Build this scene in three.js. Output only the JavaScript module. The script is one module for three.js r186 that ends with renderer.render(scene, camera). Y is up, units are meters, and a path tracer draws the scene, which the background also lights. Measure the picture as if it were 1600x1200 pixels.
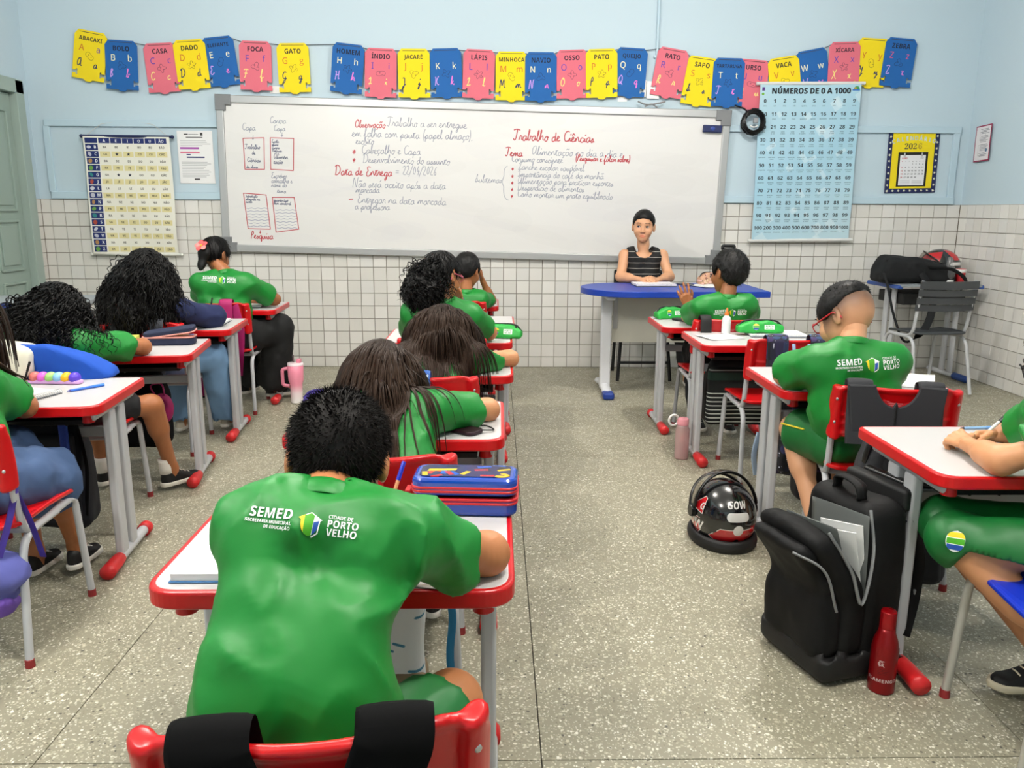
import * as THREE from 'three';
import { RoundedBoxGeometry } from 'three/addons/geometries/RoundedBoxGeometry.js';
import { mergeGeometries } from 'three/addons/utils/BufferGeometryUtils.js';

// ---------------------------------------------------------------- camera, lights, exposure
const scene = new THREE.Scene();
scene.background = new THREE.Color(0x20242a);
const camera = new THREE.PerspectiveCamera(51.36, 4 / 3, 0.05, 40);
camera.position.set(0, 1.285, 0);
camera.rotation.set(-0.2146, -0.0204, 0.0063, 'YXZ');
scene.add(camera);
const renderer = new THREE.WebGLRenderer({ antialias: true });
renderer.toneMapping = THREE.LinearToneMapping;
renderer.toneMappingExposure = 1.2;
renderer.shadowMap.enabled = true;
const LAMP_COLOR = 0xfffaf4, LAMP_POWER = 8;
const LAMPS = [[-1.75, -0.95], [0.6, -0.95], [-1.35, -3.8], [1.35, -3.95]];   // ceiling lamps of the room, x and z
const CEIL = 3.25, XL = -3.62, XR = 3.77, ZF = -6.57, ZR = 2.3;
// ---------------------------------------------------------------- helpers
let seed = 7;
const rnd = () => { seed = (seed + 0x6D2B79F5) | 0; let t = Math.imul(seed ^ (seed >>> 15), 1 | seed); t = (t + Math.imul(t ^ (t >>> 7), 61 | t)) ^ t; return ((t ^ (t >>> 14)) >>> 0) / 4294967296; };
const rr = (a, b) => a + (b - a) * rnd();
const V = (x, y, z) => new THREE.Vector3(x, y, z);
const A = (v) => Array.isArray(v) ? V(v[0], v[1], v[2]) : v.clone();
const clamp = (x, a, b) => Math.min(b, Math.max(a, x));
const lerp = (a, b, t) => a + (b - a) * t;
const sstep = (a, b, x) => { const t = clamp((x - a) / (b - a), 0, 1); return t * t * (3 - 2 * t); };
const hash3 = (i, j, k) => { let h = Math.imul(i, 374761393) + Math.imul(j, 668265263) + Math.imul(k, 1274126177); h = Math.imul(h ^ (h >>> 13), 1274126177); return ((h ^ (h >>> 16)) >>> 0) / 4294967296; };
function vn(x, y, z) {
  const i = Math.floor(x), j = Math.floor(y), k = Math.floor(z); let u = x - i, v = y - j, w = z - k;
  u = u * u * (3 - 2 * u); v = v * v * (3 - 2 * v); w = w * w * (3 - 2 * w);
  const l = (a, b, t) => a + (b - a) * t;
  return l(l(l(hash3(i, j, k), hash3(i + 1, j, k), u), l(hash3(i, j + 1, k), hash3(i + 1, j + 1, k), u), v), l(l(hash3(i, j, k + 1), hash3(i + 1, j, k + 1), u), l(hash3(i, j + 1, k + 1), hash3(i + 1, j + 1, k + 1), u), v), w);
}
const names = {};
function numbered(n) { const c = names[n] = (names[n] ?? -1) + 1; return c ? n + '_' + String(c).padStart(3, '0') : n; }
function mat(color, roughness = 0.6, extra = {}) {
  const P = 'clearcoat' in extra || 'sheen' in extra || 'transmission' in extra || 'specularIntensity' in extra || 'anisotropy' in extra;
  return new (P ? THREE.MeshPhysicalMaterial : THREE.MeshStandardMaterial)({ color, roughness, ...extra });
}
function part(name, geo, m, parent) {
  const o = new THREE.Mesh(geo, m); o.name = name; o.castShadow = o.receiveShadow = true; parent.add(o); return o;
}
function thing(name, label, category, pos = [0, 0, 0], turn = 0, group) {
  const o = new THREE.Group(); o.name = numbered(name); o.position.set(...pos); o.rotation.y = turn;
  o.userData = { label, category }; if (group) o.userData.group = group; scene.add(o); return o;
}
function struct(name, pos = [0, 0, 0]) { const o = new THREE.Group(); o.name = name; o.position.set(...pos); o.userData = { kind: 'structure' }; scene.add(o); return o; }
function copyOf(o, label, pos, turn = 0) { const c = o.clone(); c.name = numbered(o.name.replace(/_\d{3}$/, '')); c.userData = { ...o.userData, label }; c.position.set(...pos); c.rotation.y = turn; scene.add(c); return c; }
function norm(g) {                                            // same attributes everywhere, so geometries merge
  let h = g.index ? g.toNonIndexed() : g.clone();
  for (const k of Object.keys(h.attributes)) if (!['position', 'normal', 'uv'].includes(k)) h.deleteAttribute(k);
  if (!h.attributes.normal) h.computeVertexNormals();
  if (!h.attributes.uv) h.setAttribute('uv', new THREE.BufferAttribute(new Float32Array(h.attributes.position.count * 2), 2));
  h.morphAttributes = {}; return h;
}
const mg = (list) => mergeGeometries(list.map(norm));
const tr = (g, x = 0, y = 0, z = 0, rx = 0, ry = 0, rz = 0) => { if (rx) g.rotateX(rx); if (ry) g.rotateY(ry); if (rz) g.rotateZ(rz); return g.translate(x, y, z); };
const box = (w, h, d, x = 0, y = 0, z = 0, r = 0.004) => new RoundedBoxGeometry(w, h, d, 2, Math.min(r, w / 2.01, h / 2.01, d / 2.01)).translate(x, y, z);
const plainBox = (w, h, d, x = 0, y = 0, z = 0) => new THREE.BoxGeometry(w, h, d).translate(x, y, z);
const cyl = (r1, r2, h, x = 0, y = 0, z = 0, n = 20) => new THREE.CylinderGeometry(r1, r2, h, n).translate(x, y, z);
const ball = (r, x = 0, y = 0, z = 0, sx = 1, sy = 1, sz = 1, n = 16) => new THREE.SphereGeometry(r, n, Math.ceil(n * 0.7)).scale(sx, sy, sz).translate(x, y, z);
const lathe = (pts, n = 28) => new THREE.LatheGeometry(pts.map((p) => new THREE.Vector2(p[0], p[1])), n);
function rrShape(w, d, r) {
  const R = Array.isArray(r) ? r : [r, r, r, r], s = new THREE.Shape(), x = w / 2, y = d / 2;   // corner radii from (+x,+y) round
  s.moveTo(x, 0); s.lineTo(x, y - R[0]); s.quadraticCurveTo(x, y, x - R[0], y); s.lineTo(-x + R[1], y); s.quadraticCurveTo(-x, y, -x, y - R[1]);
  s.lineTo(-x, -y + R[2]); s.quadraticCurveTo(-x, -y, -x + R[2], -y); s.lineTo(x - R[3], -y); s.quadraticCurveTo(x, -y, x, -y + R[3]); s.lineTo(x, 0); return s;
}
function slab(w, d, h, r, b = 0.004, x = 0, y = 0, z = 0) {    // lying plate, top at y + h
  const R = (Array.isArray(r) ? r : [r, r, r, r]).map((q) => Math.max(0.001, q - b));
  const g = new THREE.ExtrudeGeometry(rrShape(w - 2 * b, d - 2 * b, R), { depth: h - 2 * b, bevelEnabled: true, bevelThickness: b, bevelSize: b, bevelSegments: 3, curveSegments: 8 });
  return g.rotateX(-Math.PI / 2).translate(x, y + b, z);
}
function plate(shape, h, b = 0.001) { return new THREE.ExtrudeGeometry(shape, { depth: h - 2 * b, bevelEnabled: b > 0, bevelThickness: b, bevelSize: b, bevelOffset: -b, bevelSegments: 1, curveSegments: 8 }).translate(0, 0, b); }
// a tube along points; rad is a number, [across, thick] or a function of t returning one of these; ref keeps a flat ribbon's broad side
function sweep(pts, rad, n = 8, ref = null, caps = true) {
  const N = pts.length, pos = [], uv = [], idx = [], T = new THREE.Vector3(), X = new THREE.Vector3(), Y = new THREE.Vector3(), prev = new THREE.Vector3();
  for (let i = 0; i < N; i++) {
    T.subVectors(pts[Math.min(N - 1, i + 1)], pts[Math.max(0, i - 1)]).normalize();
    if (ref) X.copy(typeof ref === 'function' ? ref(i / (N - 1)) : ref); else if (i === 0) { X.set(0, 0, 1); if (Math.abs(T.z) > 0.9) X.set(1, 0, 0); } else X.copy(prev);
    X.addScaledVector(T, -X.dot(T)).normalize(); prev.copy(X); Y.crossVectors(T, X);
    let r = typeof rad === 'function' ? rad(i / (N - 1)) : rad; if (!Array.isArray(r)) r = [r, r];
    for (let k = 0; k <= n; k++) { const a = k / n * Math.PI * 2, c = Math.cos(a) * r[0], s = Math.sin(a) * r[1]; pos.push(pts[i].x + X.x * c + Y.x * s, pts[i].y + X.y * c + Y.y * s, pts[i].z + X.z * c + Y.z * s); uv.push(k / n, i / (N - 1)); }
  }
  for (let i = 0; i < N - 1; i++) for (let k = 0; k < n; k++) { const a = i * (n + 1) + k, b = a + n + 1; idx.push(a, a + 1, b, b, a + 1, b + 1); }
  if (caps) for (const [i, f] of [[0, 1], [N - 1, 0]]) { const c = pos.length / 3; pos.push(pts[i].x, pts[i].y, pts[i].z); uv.push(0.5, 0.5); const o = i * (n + 1); for (let k = 0; k < n; k++) f ? idx.push(c, o + k + 1, o + k) : idx.push(c, o + k, o + k + 1); }
  const g = new THREE.BufferGeometry(); g.setAttribute('position', new THREE.Float32BufferAttribute(pos, 3)); g.setAttribute('uv', new THREE.Float32BufferAttribute(uv, 2)); g.setIndex(idx); g.computeVertexNormals(); return g;
}
function bends(list, r = 0.04, seg = 6) {                       // polyline with rounded corners
  const P = list.map(A), out = [P[0]];
  for (let i = 1; i < P.length - 1; i++) {
    const a = P[i - 1].clone().sub(P[i]), b = P[i + 1].clone().sub(P[i]), q = Math.min(r, a.length() * 0.49, b.length() * 0.49);
    const s = P[i].clone().addScaledVector(a.normalize(), q), e = P[i].clone().addScaledVector(b.normalize(), q);
    for (let k = 0; k <= seg; k++) { const t = k / seg; out.push(s.clone().multiplyScalar((1 - t) ** 2).addScaledVector(P[i], 2 * t * (1 - t)).addScaledVector(e, t * t)); }
  }
  out.push(P[P.length - 1]); return out;
}
const pipe = (list, rad, r, n = 10, ref) => sweep(bends(list, r), rad, n, ref);
function curve(list, n = 24) { return new THREE.CatmullRomCurve3(list.map(A), false, 'centripetal').getPoints(n); }
function canvas(w, h, draw, opts = {}) {
  const c = document.createElement('canvas'); c.width = w; c.height = h; const x = c.getContext('2d'); draw(x, w, h);
  const t = new THREE.CanvasTexture(c); t.colorSpace = opts.linear ? THREE.NoColorSpace : THREE.SRGBColorSpace; t.anisotropy = 8;
  if (opts.wrap) t.wrapS = t.wrapT = THREE.RepeatWrapping; return t;
}
function noiseTex(n, fn, wrap = true) {                          // grey data texture for relief
  const d = new Uint8Array(n * n * 4); for (let j = 0; j < n; j++) for (let i = 0; i < n; i++) { const v = clamp(fn(i, j), 0, 1) * 255; d.set([v, v, v, 255], (j * n + i) * 4); }
  const t = new THREE.DataTexture(d, n, n); t.magFilter = t.minFilter = THREE.LinearFilter; if (wrap) t.wrapS = t.wrapT = THREE.RepeatWrapping; t.needsUpdate = true; return t;
}
function planarUV(g, fu, fv) { const p = g.attributes.position, u = new Float32Array(p.count * 2); for (let i = 0; i < p.count; i++) { u[2 * i] = fu(p.getX(i), p.getY(i), p.getZ(i)); u[2 * i + 1] = fv(p.getX(i), p.getY(i), p.getZ(i)); } g.setAttribute('uv', new THREE.BufferAttribute(u, 2)); return g; }

// ---------------------------------------------------------------- distance fields and their surface
const smin = (a, b, k) => { const h = Math.max(k - Math.abs(a - b), 0) / k; return Math.min(a, b) - h * h * k * 0.25; };
const smax = (a, b, k) => -smin(-a, -b, k);
function cap(p, q, ra, rb = ra) { return [p[0], p[1], p[2], q[0] - p[0], q[1] - p[1], q[2] - p[2], ra, rb - ra, (q[0] - p[0]) ** 2 + (q[1] - p[1]) ** 2 + (q[2] - p[2]) ** 2 + 1e-9]; }
function capD(c, x, y, z) {
  const px = x - c[0], py = y - c[1], pz = z - c[2]; let t = (px * c[3] + py * c[4] + pz * c[5]) / c[8]; t = t < 0 ? 0 : t > 1 ? 1 : t;
  const dx = px - c[3] * t, dy = py - c[4] * t, dz = pz - c[5] * t; return Math.sqrt(dx * dx + dy * dy + dz * dz) - c[6] - c[7] * t;
}
function field(caps, k) { return (x, y, z) => { let d = 9; for (let i = 0; i < caps.length; i++) { const e = capD(caps[i], x, y, z); d = d > 8 ? e : e - d > k ? d : d - e > k ? e : smin(d, e, k); } return d; }; }
const ell = (x, y, z, cx, cy, cz, a, b, c) => { const u = (x - cx) / a, v = (y - cy) / b, w = (z - cz) / c, k0 = Math.sqrt(u * u + v * v + w * w), k1 = Math.sqrt(u * u / (a * a) + v * v / (b * b) + w * w / (c * c)); return k1 < 1e-6 ? -Math.min(a, b, c) : k0 * (k0 - 1) / k1; };
const rbox = (x, y, z, a, b, c, r) => { const qx = Math.abs(x) - a + r, qy = Math.abs(y) - b + r, qz = Math.abs(z) - c + r; return Math.hypot(Math.max(qx, 0), Math.max(qy, 0), Math.max(qz, 0)) + Math.min(Math.max(qx, qy, qz), 0) - r; };
function capsBox(caps, m) { const lo = [9, 9, 9], hi = [-9, -9, -9]; for (const c of caps) for (let i = 0; i < 3; i++) { const r = Math.max(c[6], c[6] + c[7]) + m; lo[i] = Math.min(lo[i], c[i] - r, c[i] + c[3 + i] - r); hi[i] = Math.max(hi[i], c[i] + r, c[i] + c[3 + i] + r); } return [lo, hi]; }
function surface(lo, hi, h, f) {                                 // surface nets
  const B = 4, n = [0, 1, 2].map((i) => Math.ceil((hi[i] - lo[i]) / h / B) * B + 1), [nx, ny, nz] = n, g = new Float32Array(nx * ny * nz).fill(1), sy = nx, sz = nx * ny;
  const reach = B * h * 0.87 * 1.3 + 0.006;
  for (let K = 0; K < nz; K += B) for (let J = 0; J < ny; J += B) for (let I = 0; I < nx; I += B) {
    const d = f(lo[0] + (I + B / 2 - 0.5) * h, lo[1] + (J + B / 2 - 0.5) * h, lo[2] + (K + B / 2 - 0.5) * h), far = Math.abs(d) > reach;
    for (let k = K; k < Math.min(K + B, nz); k++) for (let j = J; j < Math.min(J + B, ny); j++) for (let i = I; i < Math.min(I + B, nx); i++)
      g[i + j * sy + k * sz] = far ? d : f(lo[0] + i * h, lo[1] + j * h, lo[2] + k * h);
  }
  const id = new Int32Array(nx * ny * nz).fill(-1), pos = [], idx = [];
  const cs = [0, 1, sy, sy + 1, sz, sz + 1, sz + sy, sz + sy + 1], ed = [[0, 1], [2, 3], [4, 5], [6, 7], [0, 2], [1, 3], [4, 6], [5, 7], [0, 4], [1, 5], [2, 6], [3, 7]];
  for (let k = 0; k < nz - 1; k++) for (let j = 0; j < ny - 1; j++) for (let i = 0; i < nx - 1; i++) {
    const o = i + j * sy + k * sz; let m = 0; for (let c = 0; c < 8; c++) if (g[o + cs[c]] < 0) m |= 1 << c;
    if (m === 0 || m === 255) continue;
    let x = 0, y = 0, z = 0, q = 0;
    for (const [a, b] of ed) { if (((m >> a) & 1) === ((m >> b) & 1)) continue; const da = g[o + cs[a]], db = g[o + cs[b]], t = da / (da - db); x += (a & 1) + ((b & 1) - (a & 1)) * t; y += ((a >> 1) & 1) + (((b >> 1) & 1) - ((a >> 1) & 1)) * t; z += (a >> 2) + ((b >> 2) - (a >> 2)) * t; q++; }
    id[o] = pos.length / 3; pos.push(lo[0] + (i + x / q) * h, lo[1] + (j + y / q) * h, lo[2] + (k + z / q) * h);
  }
  const quad = (a, b, c, d, flip) => { if (a < 0 || b < 0 || c < 0 || d < 0) return; flip ? idx.push(a, c, b, a, d, c) : idx.push(a, b, c, a, c, d); };
  for (let k = 1; k < nz - 1; k++) for (let j = 1; j < ny - 1; j++) for (let i = 1; i < nx - 1; i++) {
    const o = i + j * sy + k * sz, s = g[o] < 0;
    if (s !== g[o + 1] < 0) quad(id[o - sy - sz], id[o - sz], id[o], id[o - sy], !s);
    if (s !== g[o + sy] < 0) quad(id[o - 1 - sz], id[o - 1], id[o], id[o - sz], !s);
    if (s !== g[o + sz] < 0) quad(id[o - 1 - sy], id[o - sy], id[o], id[o - 1], !s);
  }
  const geo = new THREE.BufferGeometry(); geo.setAttribute('position', new THREE.Float32BufferAttribute(pos, 3)); geo.setIndex(idx); geo.computeVertexNormals(); return geo;
}
function soft(lo, hi, h, f) { return surface(lo, hi, h, f); }
function paint(geo, fn) { const p = geo.attributes.position, c = new Float32Array(p.count * 3); for (let i = 0; i < p.count; i++) c.set(fn(p.getX(i), p.getY(i), p.getZ(i)), i * 3); geo.setAttribute('color', new THREE.BufferAttribute(c, 3)); return geo; }
// ---------------------------------------------------------------- materials shared by the room
const terrazzo = [0, 1].map((q) => canvas(1024, 1024, (c, w) => {
  c.fillStyle = q ? '#8f8b78' : '#8b8774'; c.fillRect(0, 0, w, w);
  const tone = ['#b9b5a0', '#c9c5b2', '#d8d5c6', '#a5a08a', '#9a957f', '#75705e', '#c2bca6', '#e2dfd3', '#b0ab95', '#4d4a41'];
  for (let i = 0; i < 26000; i++) {
    const x = rnd() * w, y = rnd() * w, r = 1.3 + rnd() * rnd() * 3.9, a0 = rnd() * 6.3, t = tone[Math.floor(rnd() * 9.25)], st = 0.5 + rnd() * 0.7;
    for (const ox of x < 8 ? [0, w] : [0]) for (const oy of y < 8 ? [0, w] : [0]) {
      c.fillStyle = t; c.beginPath();
      for (let k = 0; k < 5; k++) { const a = a0 + k * 1.256, q2 = r * (0.7 + 0.5 * hash3(i, k, 3)); c.lineTo(x + ox + Math.cos(a) * q2, y + oy + Math.sin(a) * q2 * st); }
      c.fill();
    }
  }
}, { wrap: true }));
const floorStain = noiseTex(128, (i, j) => 0.45 + 0.25 * vn(i / 9, j / 9, 1) + 0.2 * vn(i / 3, j / 3, 4));
const M = {
  panel: terrazzo.map((map) => new THREE.MeshStandardMaterial({ map, roughnessMap: floorStain, roughness: 0.72 })),
  joint: mat(0x2b2925, 0.9), plaster: mat(0xbacdd7, 0.75, { bumpMap: noiseTex(128, (i, j) => 0.5 * vn(i / 5, j / 5, 2) + 0.5 * vn(i / 17, j / 17, 9)), bumpScale: 0.0006 }),
  grout: mat(0x7d7365, 0.95), tile: [0xdcdad5, 0xd6d4ce, 0xe0ded9, 0xd8d7d3].map((c) => mat(c, 0.22)),
  trim: mat(0xb5ccd8, 0.55), ceil: mat(0xe8e8e4, 0.9), door: mat(0x8fa198, 0.5), doorFrame: mat(0x98a9a1, 0.5),
  white: mat(0xe9e9e6, 0.35), paper: mat(0xdededc, 0.8), black: mat(0x060607, 0.65), blackShine: mat(0x060607, 0.28), alu: mat(0xb4b5b5, 0.38, { metalness: 0.55 }), gray: mat(0x7d7f80, 0.5),
  red: mat(0xc20910, 0.3), laminate: mat(0xc6c4c4, 0.35), tube: mat(0xb9bbbe, 0.35), redCap: mat(0xc81f22, 0.45), tray: mat(0x0a0a0b, 0.6), rubber: mat(0x8a2224, 0.6), rivet: mat(0xc9c9c9, 0.3, { metalness: 0.9 }),
  blue: mat(0x123a9e, 0.4), cream: mat(0xc9c6b8, 0.55), grayPlastic: mat(0x3d4043, 0.45), grayTop: mat(0x8d9398, 0.4),
};
// ---------------------------------------------------------------- the room
{
  const T = 0.15, cx = (XL + XR) / 2, w = XR - XL, dz = (ZF + ZR) / 2, L = ZR - ZF;
  const fl = struct('floor'); part('slab', plainBox(w + 2 * T, 0.2, L + 2 * T, cx, -0.106, dz), M.joint, fl);
  const xs = [XL], zs = [ZF]; for (let k = -4; k < 5; k++) { const x = 0.1105 + 1.2 * k, z = -1.673 - 1.2 * -k; if (x > XL + 0.05 && x < XR - 0.05) xs.push(x); }
  for (let k = 4; k > -5; k--) { const z = -1.673 - 1.2 * k; if (z > ZF + 0.05 && z < ZR - 0.05) zs.push(z); } xs.push(XR); zs.push(ZR);
  for (let i = 0; i + 1 < xs.length; i++) for (let j = 0; j + 1 < zs.length; j++) {
    const a = xs[i] + 0.0012, b = xs[i + 1] - 0.0012, c = zs[j] + 0.0012, d = zs[j + 1] - 0.0012, g = box(b - a, 0.02, d - c, (a + b) / 2, -0.01, (c + d) / 2, 0.0015), q = hash3(i, j, 1), q2 = hash3(i, j, 2);
    planarUV(g, (x, y, z) => (i & 1 ? x : z) / 1.2 + q, (x, y, z) => (i & 1 ? z : x) / 1.2 + q2); part('panel', g, M.panel[(i + j) & 1], fl);
  }
  const ce = struct('ceiling'); part('slab', plainBox(w + 2 * T, T, L + 2 * T, cx, CEIL + T / 2, dz), M.ceil, ce);
  const uvw = (g, s = 1) => { const n = g.attributes.normal; return planarUV(g, (x, y, z) => (x + z) * s, (x, y, z) => y * s); };
  const TW = 0.1057, TH = 0.1048, TOP = 1.347, DEEP = 0.009;
  // one tile: a shallow bevelled plate facing +z
  const tileGeo = (tw, th) => { const b = 0.0022, a = tw / 2 - 0.0009, c = th / 2 - 0.0009, P = [[-a, -c, 0], [a, -c, 0], [a, c, 0], [-a, c, 0], [-a + b, -c + b, DEEP], [a - b, -c + b, DEEP], [a - b, c - b, DEEP], [-a + b, c - b, DEEP]], f = [[4, 5, 6], [4, 6, 7], [0, 1, 5], [0, 5, 4], [1, 2, 6], [1, 6, 5], [2, 3, 7], [2, 7, 6], [3, 0, 4], [3, 4, 7]], v = []; for (const t of f) for (const i of t) v.push(...P[i]); const g = new THREE.BufferGeometry(); g.setAttribute('position', new THREE.Float32BufferAttribute(v, 3)); g.computeVertexNormals(); return g; };
  const full = tileGeo(TW, TH), low = tileGeo(TW, 0.0885);
  const rowY = (r) => r < 12 ? TOP - TH * (r + 0.5) : 0.0445;
  // front wall: board, charts and desks stand before it
  const wf = struct('wall_front'); part('plaster', uvw(plainBox(w + 2 * T, CEIL, T, cx, CEIL / 2, ZF - T / 2)), M.plaster, wf);
  part('grout', plainBox(w, TOP, 0.004, cx, TOP / 2, ZF + 0.002), M.grout, wf);
  const cols = []; for (let k = 0; ; k++) { const x = XR - 0.012 - TW * (k + 0.5); if (x < XL + 0.055) break; cols.push(x); }
  const all = []; for (const x of cols) for (let r = 0; r < 13; r++) { const behind = x > -2.15 && x < 1.8 && r < 4; all.push([x, r, behind ? 2 : (x > -0.5 && x < 0.0 && r > 4) ? 1 : (r > 8 && (x < -1.4 || x > 0.6)) ? 1.5 : hash3(r, Math.round(x * 100), 5)]); }
  all.sort((p, q) => p[2] - q[2]); const rest = [];
  all.forEach(([x, r], n) => { const g = r === 12 ? low : full; if (n < 300) { const o = part('tile', g, M.tile[Math.floor(hash3(n, r, 8) * 4)], wf); o.position.set(x, rowY(r), ZF + 0.002); } else rest.push(g.clone().translate(x, rowY(r), ZF + 0.002)); });
  { const e = cols[cols.length - 1] - TW / 2 - XL - 0.01, g = tileGeo(e, TH), g2 = tileGeo(e, 0.0885); for (let r = 0; r < 13; r++) rest.push((r === 12 ? g2 : g).clone().translate(XL + 0.01 + e / 2, rowY(r), ZF + 0.002)); }
  part('tile_field', mg(rest), M.tile[1], wf).userData.kind = 'stuff';
  // right wall
  const wr = struct('wall_right'); part('plaster', uvw(plainBox(T, CEIL, L, XR + T / 2, CEIL / 2, dz)), M.plaster, wr);
  part('grout', plainBox(0.004, TOP, L, XR - 0.002, TOP / 2, dz), M.grout, wr);
  const restR = []; for (let k = 0; k < 60; k++) for (let r = 0; r < 13; r++) { const z = ZF + 0.013 + TW * (k + 0.5); if (z > ZR - 0.1) continue; const g = (r === 12 ? low : full); if (k < 12) { const o = part('tile', g, M.tile[Math.floor(hash3(k, r, 6) * 4)], wr); o.rotation.y = -Math.PI / 2; o.position.set(XR - 0.002, rowY(r), z); } else restR.push(g.clone().rotateY(-Math.PI / 2).translate(XR - 0.002, rowY(r), z)); }
  part('tile_field', mg(restR), M.tile[1], wr).userData.kind = 'stuff';
  // left wall with a door opening, rear wall
  const D0 = -6.36, D1 = -5.46, DH = 2.12, wl = struct('wall_left');
  part('plaster', uvw(mg([plainBox(T, CEIL, D0 - ZF, XL - T / 2, CEIL / 2, (D0 + ZF) / 2), plainBox(T, CEIL, ZR - D1, XL - T / 2, CEIL / 2, (ZR + D1) / 2), plainBox(T, CEIL - DH, D1 - D0, XL - T / 2, (CEIL + DH) / 2, (D0 + D1) / 2), plainBox(0.02, DH, D1 - D0, XL - 0.14, DH / 2, (D0 + D1) / 2)])), M.plaster, wl);
  part('grout', mg([plainBox(0.004, TOP, D0 - ZF, XL + 0.002, TOP / 2, (D0 + ZF) / 2), plainBox(0.004, TOP, ZR - D1, XL + 0.002, TOP / 2, (ZR + D1) / 2)]), M.grout, wl);
  const restL = []; for (let k = 0; k < 84; k++) for (let r = 0; r < 13; r++) { const z = ZF + 0.013 + TW * (k + 0.5); if ((z > D0 - 0.05 && z < D1 + 0.1) || z > ZR - 0.06) continue; restL.push((r === 12 ? low : full).clone().rotateY(Math.PI / 2).translate(XL + 0.002, rowY(r), z)); }
  part('tile_field', mg(restL), M.tile[1], wl).userData.kind = 'stuff';
  const wb = struct('wall_rear'); part('plaster', uvw(plainBox(w + 2 * T, CEIL, T, cx, CEIL / 2, ZR + T / 2)), M.plaster, wb);
  // painted wooden frame of the old board, on the front wall
  const t1 = struct('trim_1'), zt = ZF + 0.012;
  part('rail', box(7.2, 0.052, 0.024, 0.09, 1.925, zt), M.trim, t1); part('rail', box(7.2, 0.056, 0.03, 0.09, 1.378, zt + 0.003), M.trim, t1);
  part('stile', box(0.05, 0.5, 0.02, -3.5, 1.652, zt), M.trim, t1); part('stile', box(0.05, 0.5, 0.02, 3.66, 1.652, zt), M.trim, t1);
  // door
  const dr = struct('door_1'), zc = (D0 + D1) / 2, dw = D1 - D0;
  part('frame', mg([box(0.19, DH + 0.09, 0.1, XL - 0.05, DH / 2 + 0.045, D0 - 0.03), box(0.19, DH + 0.09, 0.1, XL - 0.05, DH / 2 + 0.045, D1 + 0.03), box(0.19, 0.1, dw + 0.16, XL - 0.05, DH + 0.045, zc)]), M.doorFrame, dr);
  part('leaf', box(0.04, DH - 0.02, dw - 0.05, XL - 0.03, DH / 2, zc), M.door, dr);
  for (const [y, h] of [[0.42, 0.6], [1.0, 0.36], [1.62, 0.72]]) for (const s of [-1, 1]) {
    const z = zc + s * 0.2; part('panel', mg([box(0.012, h - 0.07, 0.2, XL - 0.006, y, z, 0.005), box(0.02, h, 0.018, XL - 0.004, y, z - 0.14), box(0.02, h, 0.018, XL - 0.004, y, z + 0.14), box(0.02, 0.018, 0.28, XL - 0.004, y - h / 2, z), box(0.02, 0.018, 0.28, XL - 0.004, y + h / 2, z)]), M.door, dr);
  }
  const hd = part('handle', mg([cyl(0.012, 0.012, 0.06, 0, 0, 0).rotateZ(Math.PI / 2).translate(XL + 0.02, 1.02, D1 - 0.1), box(0.014, 0.016, 0.11, XL + 0.045, 1.02, D1 - 0.14), box(0.006, 0.16, 0.04, XL - 0.008, 1.02, D1 - 0.1)]), M.alu, dr);
}
// ceiling lamps: a glowing bulb in a holder, with a light of its colour inside
LAMPS.forEach(([x, z], i) => {
  const l = thing('ceiling_lamp', ['white ceiling bulb nearest the left rear of the room', 'white ceiling bulb above the near end of the aisle', 'white ceiling bulb over the left rows towards the board', 'white ceiling bulb over the right row towards the board'][i], 'lamp', [x, CEIL, z]);
  part('holder', lathe([[0, 0], [0.06, 0], [0.06, -0.015], [0.03, -0.03], [0.024, -0.09], [0, -0.09]]), M.white, l);
  part('bulb', lathe([[0, -0.27], [0.03, -0.262], [0.055, -0.235], [0.065, -0.2], [0.058, -0.16], [0.035, -0.115], [0.022, -0.09], [0, -0.09]]), new THREE.MeshStandardMaterial({ color: 0xffffff, emissive: LAMP_COLOR, emissiveIntensity: 6 }), l);
  const p = new THREE.PointLight(LAMP_COLOR, LAMP_POWER, 0, 2); p.position.set(0, -0.2, 0); p.castShadow = true; p.shadow.radius = 3; p.shadow.mapSize.set(1024, 1024); l.add(p);
});
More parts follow.
